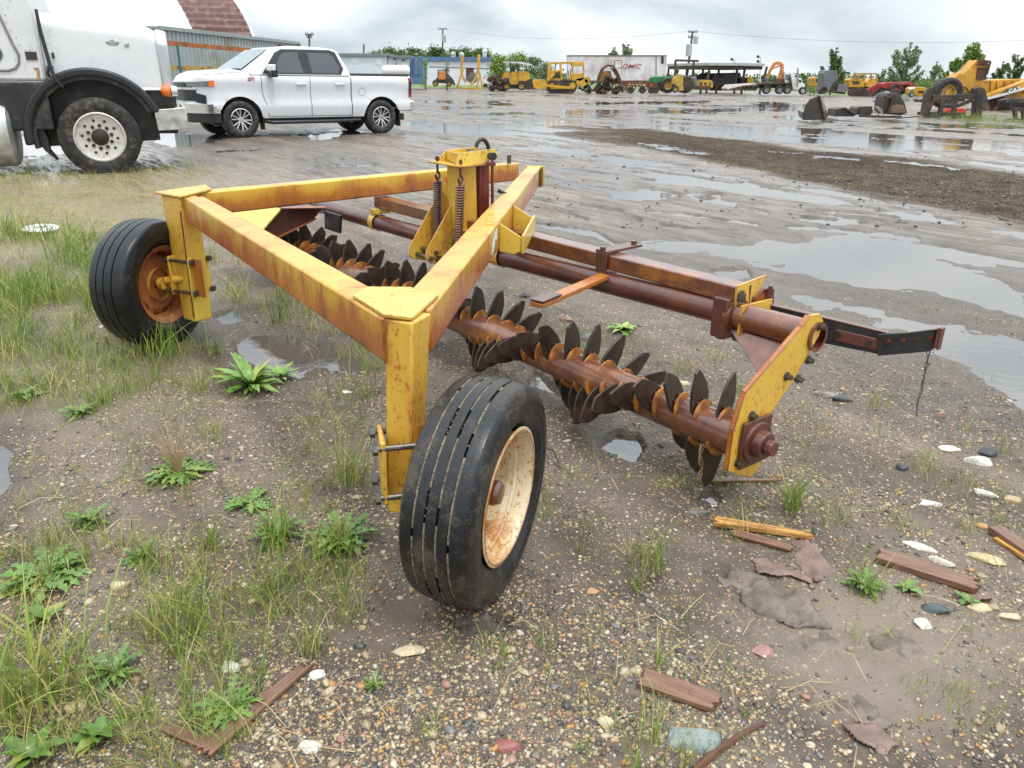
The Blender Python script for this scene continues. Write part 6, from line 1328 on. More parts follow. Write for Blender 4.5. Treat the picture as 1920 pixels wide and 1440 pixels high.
def tree(label, x, yb, yt, wpx, D, style, mat, seed, group=None, dens=1.0, name='tree'):
    b = BG(name, label, 'tree', x, D, group); rg = np.random.default_rng(seed); k = D/1600
    base = b.q(x, yb); zb = 0.0; zt = b.q(x, yt).z; hw = wpx*k/2; hgt = zt-zb
    m = MB(); n = 6; tr = [Vector((base.x+rg.normal()*hw*.05*i/n, D+rg.normal()*.1, zb+hgt*.93*i/n)) for i in range(n+1)]
    m.tube(tr, [hgt*.018*(1-.85*i/n)+.02 for i in range(n+1)], 7)
    cl = []
    if style == 'round':
        for i in range(int(34*dens)):
            t = rg.random(); z = zb+hgt*(.12+.80*t); w_ = hw*1.35*(1-t**3)**.5*rg.uniform(.25, 1); an = rg.uniform(0, 2*math.pi)
            cl.append(((base.x+w_*math.cos(an), D+w_*math.sin(an), z), hgt*rg.uniform(.07, .15)))
    elif style == 'tall':
        nb = int(17*dens)
        for i in range(nb):
            t0 = rg.uniform(.06, .80); an = rg.uniform(0, 2*math.pi); st = Vector((base.x, D, zb+hgt*t0)); ln = hgt*rg.uniform(.16, .27)*(1.2-t0*.7)
            sp = hw*1.7*rg.uniform(.4, 1.05)*(1.08-t0*.8); en = st+Vector((sp*math.cos(an), sp*math.sin(an), ln)); mid = st.lerp(en, .45)+Vector((sp*.25*math.cos(an), sp*.25*math.sin(an), -ln*.06))
            m.tube([st, mid, en], [.05, .035, .012], 5)
            for q in range(8):
                f = .2+.8*q/7; c = (st.lerp(mid, f/.5) if f < .5 else mid.lerp(en, (f-.5)/.5)); cl.append((tuple(c), hgt*.038*(1.3-f*.6)))
        for q in range(8): f = .45+.5*q/7; cl.append(((base.x, D, zb+hgt*f), hgt*.040*(1.45-f)))
    else:
        for i in range(int(30*dens)):
            t = rg.random(); z = zb+hgt*(.06+.92*t); w_ = hw*(1-t)*rg.uniform(.2, 1); an = rg.uniform(0, 2*math.pi); cl.append(((base.x+w_*math.cos(an), D+w_*math.sin(an), z), hgt*.05+.05))
    m.build('trunk', 'wood_pole', b.t, 50, 0, world=True)
    cl = [(c, np.array([r*1.15, r*1.15, r*.85])) for c, r in cl]
    V, F_ = leaves(cl, (95 if style == 'round' else 28)*dens**.3, max(.05, hgt*(.044 if style == 'round' else .030)), rg)
    o = npmesh('crown', V-np.array([b.t.location.x, D, 0]), F_, LM[mat], False); o.parent = b.t; return b
for i, (x, yb, yt, w_, D, lab) in enumerate([
  (712, 160, 97, 60, 185, 'low rounded tree at the left end of the far treeline'), (738, 160, 89, 66, 188, 'broad dark tree above the white site office'), (770, 160, 87, 69, 185, 'dark tree directly above the blue container'),
  (800, 160, 92, 60, 190, 'low dark tree left of the middle utility pole'), (822, 160, 87, 51, 182, 'peaked dark tree beside the middle utility pole'), (852, 160, 91, 69, 188, 'dark tree right of the middle utility pole'), (878, 160, 92, 60, 184, 'dark tree behind the left yellow fork arm'), (905, 160, 91, 60, 190, 'dark tree behind the right yellow fork arm')]):
    tree(lab, x, yb, yt, w_, D, 'round', 0, 100+i, 'trees of the far treeline', dens=1.5)
tree('large fresh green tree at the right end of the blue-banded building', 935, 160, 95, 32, 108, 'round', 1, 120)
tree('bushy green tree just behind the loader canopy', 970, 160, 98, 44, 125, 'round', 1, 121); tree('dark green tree left of the bulldozer cage', 1004, 160, 101, 44, 128, 'round', 0, 122); tree('grey green bush between loader and bulldozer', 1020, 160, 116, 24, 112, 'round', 2, 123)
tree('young conifer in front of the blue container', 798, 162, 111, 17, 98, 'cone', 1, 124); tree('young conifer left of the small orange machine arm', 839, 160, 116, 15, 100, 'cone', 1, 125)
tree('small treetop above the white trailer left of the other', 1148, 160, 86, 20, 122, 'tall', 2, 126); tree('fuller treetop above the middle of the white trailer', 1174, 160, 80, 32, 120, 'tall', 2, 127, dens=1.4)
tree('tall loose poplar behind the grey hooded machine', 1559, 162, 86, 40, 97, 'tall', 0, 130, dens=1.5); tree('tallest feathery poplar between red tractor and yellow crawler', 1692, 165, 76, 48, 95, 'tall', 2, 131, dens=1.7)
tree('small tree right of the yellow crawler cage', 1649, 165, 127, 16, 92, 'tall', 2, 132); tree('thin young poplar left of the big scraper tree', 1748, 165, 113, 18, 88, 'tall', 2, 133); tree('tall poplar behind the giant scraper tyre', 1808, 170, 76, 40, 70, 'tall', 1, 134, dens=1.8); tree('leafy poplar just left of the tallest scraper poplar', 1784, 170, 104, 40, 72, 'tall', 1, 135, dens=1.6)
tree('poplar nearest the raised scraper gooseneck', 1870, 170, 112, 26, 72, 'tall', 0, 136, dens=1.2); tree('poplar at the right edge behind the scraper bowl', 1894, 170, 100, 36, 74, 'tall', 0, 137, dens=1.4)
tree('low bush at the foot of the trees beside the red tractor', 1735, 170, 148, 40, 86, 'round', 1, 138, name='bush'); tree('low green bush right of the deck truck', 1519, 168, 148, 22, 95, 'round', 1, 139, name='bush')
rgn = np.random.default_rng(5)
# far woodland that reads as one mass
cl = []
for i in range(360):
    a = rgn.uniform(-.62, .62); D_ = rgn.uniform(255, 330); h_ = rgn.uniform(1.6, 3.6)+3.2*max(0, .15-abs(a+.06))
    for k in range(3): cl.append(((D_*math.tan(a)+rgn.normal()*2, D_+rgn.normal()*3, h_*(.2+.3*k)+rgn.normal()*.4), np.array([3.6, 3, h_*.22])))
V, F_ = leaves(cl, 26, 1.0, rgn); o = npmesh('far_woodland', V, F_, LM[0], False); tag(o, 'low dark woodland along the horizon', 'woodland', kind='stuff')

# ------------------------------------------------------------------ loose gravel
def ico(sub):
    bm = bmesh.new(); bmesh.ops.create_icosphere(bm, subdivisions=sub, radius=1); v = np.array([x.co[:] for x in bm.verts]); f = np.array([[q.index for q in p.verts] for p in bm.faces]); bm.free(); return v, f
def stone_mat(name):
    s = NT(name); a = s.attr('tone').outputs['Fac']; v = s.pos()
    c = s.ramp(a, (0, (.34, .25, .14)), (.20, (.47, .38, .23)), (.38, (.045, .045, .048)), (.50, (.17, .13, .095)), (.64, (.55, .48, .36)), (.72, (.46, .24, .07)), (.80, (.33, .17, .12)), (.86, (.16, .16, .155)), (.94, (.10, .07, .05)), interp='CONSTANT')
    f = s.noise(v, 160, 3, .6); c = s.mix(s.ramp(f, (.3, .0), (.75, .5)), c, (.12, .095, .07))
    s.set(Base_Color=c, Roughness=.42, Coat_Weight=.25, Coat_Roughness=.2); return s.m
SM_ = stone_mat('loose_pebbles')
def scatter_px(n, box, rg):
    """even spread in the survey picture, so near ground gets most detail"""
    px, py = rg.uniform(box[0], box[2], n), rg.uniform(box[1], box[3], n)
    u0, v0 = (px-960)/CF, (720-py)/CF; u, v = _cr*u0-_sr*v0, _sr*u0+_cr*v0
    dx, dy, dz = u, _c+v*_s, -_s+v*_c; t = -CH/dz
    return t*dx, t*dy
def pebble_mesh(name, n, sub, smin, smax, pw, box, seed, label, mt=None):
    rg = np.random.default_rng(seed); x, y = scatter_px(n, box, rg)
    h, f = ground_fields(x, y)
    clus = fbm(x*3, y*3, 3, 71)
    keep = rg.random(n) < np.clip(.12+2.6*(clus-.38), .06, 1)*(1-.75*f['silt'])*(1-.8*np.clip(f['wet']*2, 0, 1))*(1-.45*np.clip(f['moss'], 0, 1))
    if mt: keep &= rg.random(n) < .08+.92*f['windrow']
    x, y, h = x[keep], y[keep], h[keep]; n = len(x)
    sz = smin+(smax-smin)*rg.random(n)**pw
    V0, F0 = ico(sub); k = len(V0)
    V = np.repeat(V0[None], n, 0)*(1+rg.normal(size=(n, k, 1))*.22)
    V = V*np.stack([sz*rg.uniform(.7, 1.35, n), sz*rg.uniform(.6, 1.0, n), sz*rg.uniform(.4, .75, n)], 1)[:, None, :]
    a = rg.uniform(0, 6.28, n); ca, sa = np.cos(a)[:, None], np.sin(a)[:, None]
    V = np.stack([V[..., 0]*ca-V[..., 1]*sa+x[:, None], V[..., 0]*sa+V[..., 1]*ca+y[:, None], V[..., 2]+(h+sz*.12)[:, None]], -1).reshape(-1, 3)
    F_ = (F0[None]+np.arange(n)[:, None, None]*k).reshape(-1, 3)
    o = npmesh(name, V, F_, mt or SM_, sub > 1); fattr(o, 'tone', np.repeat(rg.random(n), k)); return tag(o, label, 'gravel', kind='stuff')
pebble_mesh('gravel', 90000, 1, .0020, .0080, 2.6, (-30, 560, 1950, 1470), 3, 'fine multicoloured gravel strewn over the wet mud')
pebble_mesh('gravel_stones', 2200, 2, .005, .015, 3.2, (-30, 600, 1950, 1470), 4, 'larger pale and dark pebbles among the gravel')
s = NT('dark_coarse_gravel'); s.set(Base_Color=s.ramp(s.attr('tone').outputs['Fac'], (0, (.03, .026, .022)), (.5, (.07, .058, .047)), (.85, (.12, .10, .08)), (.96, (.30, .26, .2)), interp='CONSTANT'), Roughness=.6)
pebble_mesh('coarse_gravel', 14000, 1, .008, .026, 2.0, (940, 235, 1950, 430), 5, 'coarse gravel on and around the dark windrow', s.m)

# single stones one can point at
def stone(px, py, wpx, col, label, asp=.7, flat=.5, rot=0, name='stone', speck=None, seed=None):
    c = gp(px, py); k = (c-Vector((0, 0, CH))).length/CF; r = wpx*k/2; c.z = gz(c.x, c.y)
    rg = np.random.default_rng(int(px*7+py)); V0, F0 = ico(3)
    d = V0@rg.normal(size=(3, 5)); V = V0*(1+.10*np.sin(d*2.2+rg.uniform(0, 6, 5)).sum(1)*.55)[:, None]
    for q in range(9):
        nn = rg.normal(size=3); nn /= np.linalg.norm(nn); h_ = V@nn; lim = rg.uniform(.52, .82); V = V-np.outer(np.maximum(h_-lim, 0)*.85, nn)
    V = V*np.array([r, r*asp, r*flat]); ca, sa = math.cos(rot), math.sin(rot); V = np.stack([V[:, 0]*ca-V[:, 1]*sa, V[:, 0]*sa+V[:, 1]*ca, V[:, 2]], 1)
    mn = 'stone_%d_%d_%d' % tuple(int(q*100) for q in col)
    mt = MATS.get(mn) or plain(mn, col, .45, 0, .3, 45, .4, .2, tuple(q*.35 for q in col) if speck is None else speck, .35, 60)
    o = npmesh(name, V, F0, mt, True); o.data.set_sharp_from_angle(angle=math.radians(24)); o.location = (c.x, c.y, c.z+r*flat*.06); return tag(o, label, 'stone')
CR_, WH, DK, GR, TN, PK, OR = (.60, .48, .30), (.66, .63, .55), (.045, .048, .052), (.25, .29, .27), (.45, .34, .18), (.36, .20, .16), (.48, .25, .09)
for a in [(770, 1224, 60, CR_, 'flat broken cream stone in front of the near tyre', .55, .25), (1300, 1392, 78, GR, 'big grey green boulder at the bottom by the dark twig', .9, .75), (1135, 1358, 34, (.55, .50, .30), 'speckled yellowish stone left of the grey green boulder', .8, .7),
          (957, 1402, 52, (.30, .10, .08), 'brick red stone at the bottom centre', .75, .4), (586, 1400, 48, WH, 'white angular shard at the bottom left of centre', .7, .35), (1836, 866, 46, WH, 'white rounded stone in the thin right puddle beside a dark stone', .6, .45), (1781, 843, 36, WH, 'white oval stone left of the dark and white pair', .6, .4),
          (1851, 852, 30, DK, 'black stone touching the white rounded one', .9, .7), (1846, 926, 46, WH, 'long white stone below the right puddle', .4, .35, -.5), (1744, 944, 44, WH, 'chalky white flake lying flat above the reddish plank', .4, .25, -.2), (1722, 1026, 62, WH, 'long white stone touching the upper side of the reddish plank', .35, .3, -.5), (1768, 1056, 52, (.64, .58, .45), 'long cream stone just below the long white one', .38, .3, -.6),
          (1842, 1046, 62, (.50, .40, .20), 'flat yellowish slab right of the two long white stones', .5, .2, -.5), (1752, 1142, 52, (.06, .085, .08), 'smooth dark green stone under the reddish plank', .55, .45, -.2), (1900, 938, 30, TN, 'round tan stone at the right edge', .8, .6), (1576, 752, 42, DK, 'dark stone on the little gravel heap behind the side arm', .6, .45, -.3), (1556, 745, 34, (.22, .19, .16), 'grey brown stone beside the dark one on the gravel heap', .7, .5), (1764, 778, 22, PK, 'small upright reddish stone in pale mud at right', .8, .9),
          (1062, 602, 32, PK, 'pink stone behind the roller under the stub arm', .7, .6), (1104, 634, 36, (.16, .17, .17), 'grey stone behind the roller teeth', .7, .6), (985, 556, 24, DK, 'black stone left of the stub arm tip', .8, .7), (1130, 900, 38, (.13, .11, .09), 'grey brown stone right of the near rim', .7, .45), (1312, 962, 52, (.16, .14, .12), 'flat brown grey stone beneath the roller end', .45, .3),
          (222, 1100, 38, CR_, 'cream stone among weeds at left', .6, .4), (596, 1266, 34, WH, 'small white stone beside the bark strip', .7, .5), (141, 1326, 38, TN, 'orange tan stone at lower left', .8, .5), (236, 1370, 52, (.28, .20, .13), 'brown stone beside the broad-leaved weed', .7, .4), (1432, 1220, 46, PK, 'pinkish stone below the muddy tar paper', .7, .35), (432, 1255, 44, WH, 'pale stone with straw across it at lower left', .6, .4), (1838, 1138, 42, (.52, .44, .26), 'yellowish stone right of the dark green one', .6, .35), (1840, 988, 26, OR, 'orange stone at the tip of the right-hand plank', .7, .5), (1110, 1112, 26, OR, 'rounded orange stone right of the near tyre', .7, .55), (1730, 1170, 30, WH, 'white stone under the dark green one', .9, .5), (1895, 1157, 40, CR_, 'cream stone at the right edge below the plank', .6, .35), (975, 1190, 16, WH, 'tiny white pointed stone in front of the near tyre', .6, 1.1), (650, 735, 20, WH, 'small white stone by the dock plant', .7, .5), (1270, 722, 40, (.52, .44, .26), 'tan stone behind the right end of the roller', .6, .4), (1690, 880, 24, DK, 'small black stone by the right puddle', .7, .6)]:
    stone(*a)

# ------------------------------------------------------------------ boards, roofing felt and litter
s = NT('weathered_board'); v = s.coord(); g1 = s.noise(s.coord(scale=(1.2, 14, 14)), 9, 6, .65)
c = s.mix(s.ramp(g1, (.35, 0), (.7, 1)), (.10, .045, .025), (.27, .135, .08)); s.set(Base_Color=c, Roughness=.5, Coat_Weight=.3, Coat_Roughness=.2); s.bump(g1, .5, .003)
M['board'] = s.m
s = NT('fresh_split_wood'); g1 = s.noise(s.coord(scale=(1.2, 18, 18)), 9, 6, .65)
c = s.mix(s.ramp(g1, (.38, 0), (.62, 1)), (.20, .075, .02), (.66, .36, .09)); s.set(Base_Color=c, Roughness=.5); s.bump(g1, .6, .004); M['split'] = s.m
def board(a, b, wpx, th, mat, label, seed, name='plank', cat='plank', taper=0, lift=.004):
    """a split board lying on the ground from pixel a to pixel b; ragged ends"""
    p, q = gp(*a), gp(*b); mid = (p+q)/2; d = (q-p); L_ = d.length; k = (mid-Vector((0, 0, CH))).length/CF; w = wpx*k*1.25
    ang = math.atan2(d.y, d.x); rg = random.Random(seed); m = MB(); n = 6
    top = []; e0 = [(-L_/2+rg.uniform(-.05, .10)*L_*.5, -w/2+w*i/n) for i in range(n+1)]; e1 = [(L_/2+rg.uniform(-.20, .03)*L_*.5, (w/2-w*i/n)*(1-taper)) for i in range(n+1)]
    m.prism([Vector((x, y, 0)) for x, y in e0[::-1]+e1[::-1]], (0, 0, th))
    o = m.build(name, mat, None, None, min(.002, th*.2)); o.rotation_euler = (rg.uniform(-.06, .06), rg.uniform(-.02, .03), ang); o.location = (mid.x, mid.y, gz(mid.x, mid.y)+lift); return tag(o, label, cat)
board((1338, 985), (1525, 1012), 20, .016, 'split', 'splintered orange yellow plank right of the near wheel', 1, taper=.5)
board((1370, 1003), (1490, 1034), 18, .010, 'board', 'dark brown splinter lying against the orange yellow plank', 2, taper=.3)
board((1645, 1046), (1835, 1108), 27, .020, 'board', 'reddish brown plank lying alone at right', 3)
board((1862, 1000), (1960, 1062), 20, .022, 'board', 'dark plank cut off by the right edge', 4); 
board((1864, 1012), (1958, 1072), 7, .012, 'split', 'thin yellow splinter along the plank at the right edge', 14)
board((1198, 1278), (1348, 1328), 34, .014, 'board', 'short reddish board at bottom centre right', 5)
board((300, 1362), (412, 1408), 16, .008, 'board', 'short bark strip at lower left meeting the longer one', 6, 'bark_strip', 'bark strip')
board((385, 1415), (585, 1246), 26, .010, 'board', 'long split bark strip slanting at lower left', 7, 'bark_strip', 'bark strip', .4)
board((1330, 905), (1465, 905), 10, .008, 'board', 'small brown strip under the side arm of the implement', 8, taper=.5)
m = MB(); pp = [gp(*p)+Vector((0, 0, .008)) for p in [(1300, 1450), (1345, 1412), (1395, 1380), (1432, 1362)]]; m.tube(pp, [.008, .009, .007, .004], 7); tag(m.build('twig', 'bg_rust', None, 50), 'dark bare twig beside the grey green boulder', 'twig')
m = MB(); pp = [gp(*p)+Vector((0, 0, .006)) for p in [(1028, 1348), (1040, 1338), (1050, 1330)]]; m.tube(pp, [.003, .006, .004], 6); tag(m.build('twig', 'board', None, 50), 'tiny brown stick at the bottom centre', 'twig')
m = MB(); pp = [gp(*p)+Vector((0, 0, z)) for p, z in [((1022, 850), .02), ((1036, 866), .05), ((1056, 886), .006)]]; m.tube(pp, .003, 6); tag(m.build('wire', 'black_rubber', None, 50), 'short black wire sticking out beside the near tyre', 'wire')
# felt: sheets with folds
s = NT('wet_roofing_felt'); v = s.coord(); f = s.noise(v, 18, 7, .65); c = s.mix(s.ramp(f, (.35, 0), (.7, 1)), (.12, .072, .053), (.24, .155, .118)); s.set(Base_Color=c, Roughness=.55, Coat_Weight=.15); s.bump(s.noise(v, 160, 4, .7), .35, .002); M['felt'] = s.m
s = NT('mud_covered_felt'); v = s.coord(); f = s.noise(v, 14, 7, .65); c = s.mix(s.ramp(f, (.4, 0), (.65, 1)), (.10, .075, .056), (.20, .158, .124)); s.set(Base_Color=c, Roughness=.6); s.bump(s.noise(v, 60, 5, .7), .5, .004); M['felt_mud'] = s.m
def felt(pts, mat, label, hgt, seed, fold=3.0):
    """torn sheet with the given outline draped over the ground with folds"""
    W_ = [gp(*p) for p in pts]; xs = [p.x for p in W_]; ys = [p.y for p in W_]; n = 46
    X, Y = np.meshgrid(np.linspace(min(xs)-.02, max(xs)+.02, n), np.linspace(min(ys)-.02, max(ys)+.02, n), indexing='ij')
    sd = poly_sd(X, Y, [(p.x, p.y) for p in W_])+(fbm(X*18, Y*18, 3, seed)-.5)*.04
    g_ = ground_fields(X.ravel(), Y.ravel())[0].reshape(X.shape)
    f1 = fbm(X*fold*2+seed, Y*fold*2, 3, seed); rid = 1-np.abs(f1-.5)*2.6
    edge = np.clip(1+sd/.05, 0, 1); Z = np.maximum(g_, -.016)+.0025-edge*.010*(fbm(X*9, Y*9, 3, seed+2) > .46)+hgt*np.clip(rid, 0, 1)**2.5*np.clip(-sd/.03+.45, 0, 1)
    idx = -np.ones(X.shape, int); ok = sd < 0; q = ok[:-1, :-1] & ok[1:, :-1] & ok[:-1, 1:] & ok[1:, 1:]
    I, J = np.nonzero(q); F_ = np.stack([I*n+J, (I+1)*n+J, (I+1)*n+J+1, I*n+J+1], 1); used = np.unique(F_); mp2 = -np.ones(n*n, int); mp2[used] = np.arange(len(used))
    V = np.stack([X.ravel(), Y.ravel(), Z.ravel()], 1)[used]; c0 = np.array([np.mean(xs), np.mean(ys), 0])
    o = npmesh('roofing_felt', V-c0, mp2[F_], M[mat], True); o.location = c0; so2 = o.modifiers.new('thickness', 'SOLIDIFY'); so2.thickness = .004; return tag(o, label, 'roofing felt')
felt([(1476, 1008), (1522, 1014), (1548, 1050), (1584, 1078), (1528, 1092), (1500, 1070), (1488, 1040)], 'felt', 'brown torn roofing felt draped over the end of the splintered plank', .03, 3)
felt([(1408, 1052), (1452, 1048), (1500, 1064), (1520, 1092), (1470, 1084), (1420, 1080)], 'felt', 'brown roofing felt scrap left of the draped piece', .018, 5)
felt([(1340, 1084), (1400, 1072), (1470, 1100), (1520, 1120), (1560, 1180), (1480, 1176), (1420, 1150), (1380, 1120)], 'felt_mud', 'mud-caked wrinkled felt lying below the brown scraps', .022, 7, 9)
felt([(1460, 1180), (1560, 1182), (1640, 1216), (1560, 1222), (1470, 1212)], 'felt_mud', 'nearly buried felt edge in smooth mud', .010, 9, 8)
felt([(1620, 1190), (1690, 1174), (1740, 1222), (1700, 1236), (1640, 1212)], 'felt_mud', 'pale muddy felt corner poking up in the smooth mud', .014, 11, 8)
felt([(1480, 1304), (1560, 1292), (1640, 1322), (1690, 1366), (1640, 1372), (1560, 1322)], 'felt_mud', 'long muddy felt fold near the bottom right', .020, 13, 8)
felt([(1580, 1366), (1640, 1352), (1700, 1410), (1660, 1424), (1610, 1400)], 'felt', 'brown felt patch at the bottom right', .02, 15)
felt([(1786, 1086), (1830, 1086), (1858, 1130), (1800, 1134)], 'felt', 'dark felt scrap at the right end of the reddish plank', .04, 17)
# white ring left lying in the grass
c0 = gp(78, 437); m = MB(); m.lathe((0, 0, 0), (0, 0, 1), [(.052, .0), (.055, .012), (.085, .018), (.135, .010), (.150, .002), (.150, -.004), (.052, -.004)], 36, True); o = m.build('plastic_ring', 'wht', None, 40); o.location = (c0.x, c0.y, .045); o.rotation_euler = (.05, .03, 0); tag(o, 'white plastic ring lying flat in the grass left of the far wheel', 'ring')

# ------------------------------------------------------------------ grass and weeds
s = NT('grass_blades'); a = s.attr('tone').outputs['Fac']
c = s.ramp(a, (0, (.090, .155, .022)), (.35, (.18, .27, .042)), (.62, (.30, .33, .075)), (.80, (.44, .37, .13)), (1, (.52, .40, .20))); s.set(Base_Color=c, Roughness=.45, Specular_IOR_Level=.35); M['grass'] = s.m
G_ = []
def blades(x, y, z, h, w, lean, tone, rg):
    """vectorised curved blades: arrays of base points, heights, widths"""
    n = len(x); an = rg.uniform(0, 6.28, n); dx, dy = np.cos(an), np.sin(an); fa_ = rg.uniform(0, 6.28, n); sx, sy = np.cos(fa_), np.sin(fa_)
    P_ = []
    for t, ww in ((0, 1), (.4, .85), (.75, .5), (1, .06)):
        off = lean*h*t**1.8; zz = h*(t-.25*lean*t*t); cx, cy_, cz = x+dx*off, y+dy*off, z+zz
        P_ += [np.stack([cx-sx*w*ww, cy_-sy*w*ww, cz], 1), np.stack([cx+sx*w*ww, cy_+sy*w*ww, cz], 1)]
    V = np.stack(P_, 1)
    G_.append((V, tone))
def tuft(px, py, hpx, n, spread, tone, seed, lean=.45):
    rg = np.random.default_rng(seed); c = gp(px, py); k = (c-Vector((0, 0, CH))).length/CF; h = hpx*k*1.15
    x = c.x+rg.normal(size=n)*spread*k; y = c.y+rg.normal(size=n)*spread*k*1.3; z = ground_fields(x, y)[0]
    blades(x, y, z-.004, h*rg.uniform(.4, 1.05, n), np.maximum(.0008, h*.0075)*rg.uniform(.7, 1.5, n), rg.uniform(.1, lean*2, n), np.clip(rg.normal(tone, .17, n), 0, 1), rg)
rgG = np.random.default_rng(11)
def field(poly, nt, nb, hp, tone, clump=.5, seed=0):
    """tufts scattered through a patch outlined on the survey photograph"""
    rg = np.random.default_rng(seed); xs = [p[0] for p in poly]; ys = [p[1] for p in poly]; k = 0
    while k < nt:
        x, y = rg.uniform(min(xs), max(xs)), rg.uniform(min(ys), max(ys))
        if poly_sd(np.array([x]), np.array([y]), poly)[0] > 0: continue
        k += 1
        w_ = gp(x, y); cl_ = float(fbm(np.array([w_.x*2.2]), np.array([w_.y*2.2]), 3, 81)[0])
        if cl_ < clump-.12+rg.random()*.14: continue
        tuft(x, y, rg.uniform(*hp), int(rg.integers(*nb)), rg.uniform(4, 16), np.clip(tone+rg.normal()*.14, .05, .95), int(rg.integers(1e9)), .5)
field([(-40, 430), (200, 450), (330, 520), (300, 560), (-40, 600)], 300, (12, 30), (22, 58), .40, .40, 1)
field([(-40, 580), (180, 560), (260, 640), (440, 660), (430, 730), (200, 760), (-40, 780)], 280, (8, 24), (20, 60), .46, .42, 2)
field([(-40, 330), (380, 320), (300, 420), (200, 450), (-40, 450)], 420, (8, 20), (7, 18), .74, .38, 3)
field([(-40, 312), (400, 305), (420, 330), (-40, 345)], 150, (8, 18), (8, 22), .62, .30, 4)
field([(380, 480), (660, 560), (720, 700), (560, 640), (420, 560)], 110, (8, 20), (18, 50), .50, .42, 5)
field([(-40, 1000), (250, 1020), (500, 1020), (720, 1000), (730, 1150), (600, 1260), (430, 1200), (200, 1200), (-40, 1180)], 200, (8, 24), (24, 86), .46, .40, 6)
field([(-40, 1180), (240, 1200), (430, 1210), (560, 1300), (400, 1450), (-40, 1450)], 110, (8, 24), (30, 100), .50, .42, 7)
field([(560, 700), (760, 760), (740, 960), (560, 980), (480, 880)], 80, (6, 18), (20, 60), .52, .42, 8)
field([(-40, 740), (400, 740), (460, 1000), (-40, 1000)], 110, (6, 16), (14, 44), .56, .44, 9)
field([(820, 560), (1260, 640), (1420, 700), (1380, 800), (1000, 660)], 110, (6, 16), (12, 40), .44, .42, 10)
field([(1000, 900), (1500, 880), (1640, 1000), (1440, 1000), (1250, 1130), (1010, 1060)], 130, (6, 16), (16, 60), .50, .42, 11)
field([(1450, 760), (1930, 800), (1930, 1000), (1600, 1010)], 90, (5, 14), (12, 44), .50, .45, 12)
field([(640, 1180), (1400, 1150), (1430, 1445), (560, 1445)], 95, (5, 13), (16, 60), .50, .45, 13)
field([(1550, 1000), (1930, 1060), (1930, 1445), (1600, 1300)], 55, (4, 12), (14, 50), .52, .46, 14)
field([(1715, 214), (1930, 222), (1930, 236), (1850, 234), (1720, 222)], 130, (8, 20), (6, 16), .35, .2, 15)
for a in [(300, 668, 90, 46, 14, .35), (528, 602, 62, 40, 9, .30), (678, 745, 80, 40, 14, .48), (655, 905, 105, 60, 14, .50), (1485, 955, 100, 60, 9, .38), (1222, 1068, 92, 50, 14, .42), (1195, 1110, 70, 30, 10, .45), (40, 1330, 220, 70, 34, .55), (70, 1335, 170, 40, 34, .48), (380, 1180, 130, 40, 18, .42), (330, 1200, 120, 40, 24, .45), (1095, 860, 40, 20, 8, .4),
          (1100, 1420, 70, 24, 10, .45), (1230, 1255, 120, 10, 5, .42), (1215, 1395, 95, 26, 12, .45), (1185, 1438, 90, 30, 12, .35), (1290, 1440, 70, 30, 14, .42), (805, 1380, 66, 26, 8, .36), (945, 1230, 40, 22, 6, .36), (1620, 1098, 78, 40, 14, .42), (1688, 985, 44, 34, 12, .55), (1728, 880, 46, 30, 9, .50), (1772, 912, 34, 22, 10, .48), (1570, 975, 56, 26, 10, .45), (1640, 765, 60, 16, 10, .62), (1880, 850, 48, 18, 10, .45), (1280, 700, 44, 26, 10, .45), (1490, 860, 46, 14, 10, .45), (1600, 1190, 60, 14, 8, .45), (1840, 1340, 50, 12, 8, .5), (520, 1030, 120, 50, 16, .40), (600, 1060, 100, 40, 24, .5), (800, 720, 40, 20, 8, .40), (330, 665, 70, 30, 20, .45), (1700, 1290, 44, 10, 6, .45), (1860, 700, 20, 10, 6, .5)]:
    tuft(*a, seed=int(a[0]+a[1]))
V = np.concatenate([g_[0] for g_ in G_]); tn = np.concatenate([g_[1] for g_ in G_]); n = len(V)
q = np.array([[0, 1, 3, 2], [2, 3, 5, 4], [4, 5, 7, 6]]); F_ = (q[None]+np.arange(n)[:, None, None]*8).reshape(-1, 4)
o = npmesh('grass', V.reshape(-1, 3), F_, M['grass'], False); fattr(o, 'tone', np.repeat(tn, 8)); tag(o, 'sparse green and straw-coloured grass growing through the gravel', 'grass', kind='stuff')
def leafgreen(name, a, b, c_): 
    s = NT(name); f = s.noise(s.coord(), 30, 5, .6); gi = s.n('ShaderNodeNewGeometry'); c = s.mix(s.ramp(f, (.35, 0), (.65, 1)), a, b); c = s.mix(s.math('MULTIPLY', s.math('POWER', gi.outputs['Random Per Island'], 4), .7), c, c_); s.set(Base_Color=c, Roughness=.38, Coat_Weight=.2); M[name] = s.m
leafgreen('dandelion_leaf', (.055, .13, .016), (.125, .235, .035), (.30, .27, .06)); leafgreen('dock_leaf', (.11, .24, .03), (.22, .38, .06), (.42, .40, .10)); leafgreen('red_stem', (.16, .055, .03), (.28, .12, .06), (.36, .26, .12)); leafgreen('straw_stem', (.35, .24, .12), (.48, .36, .19), (.5, .4, .25))
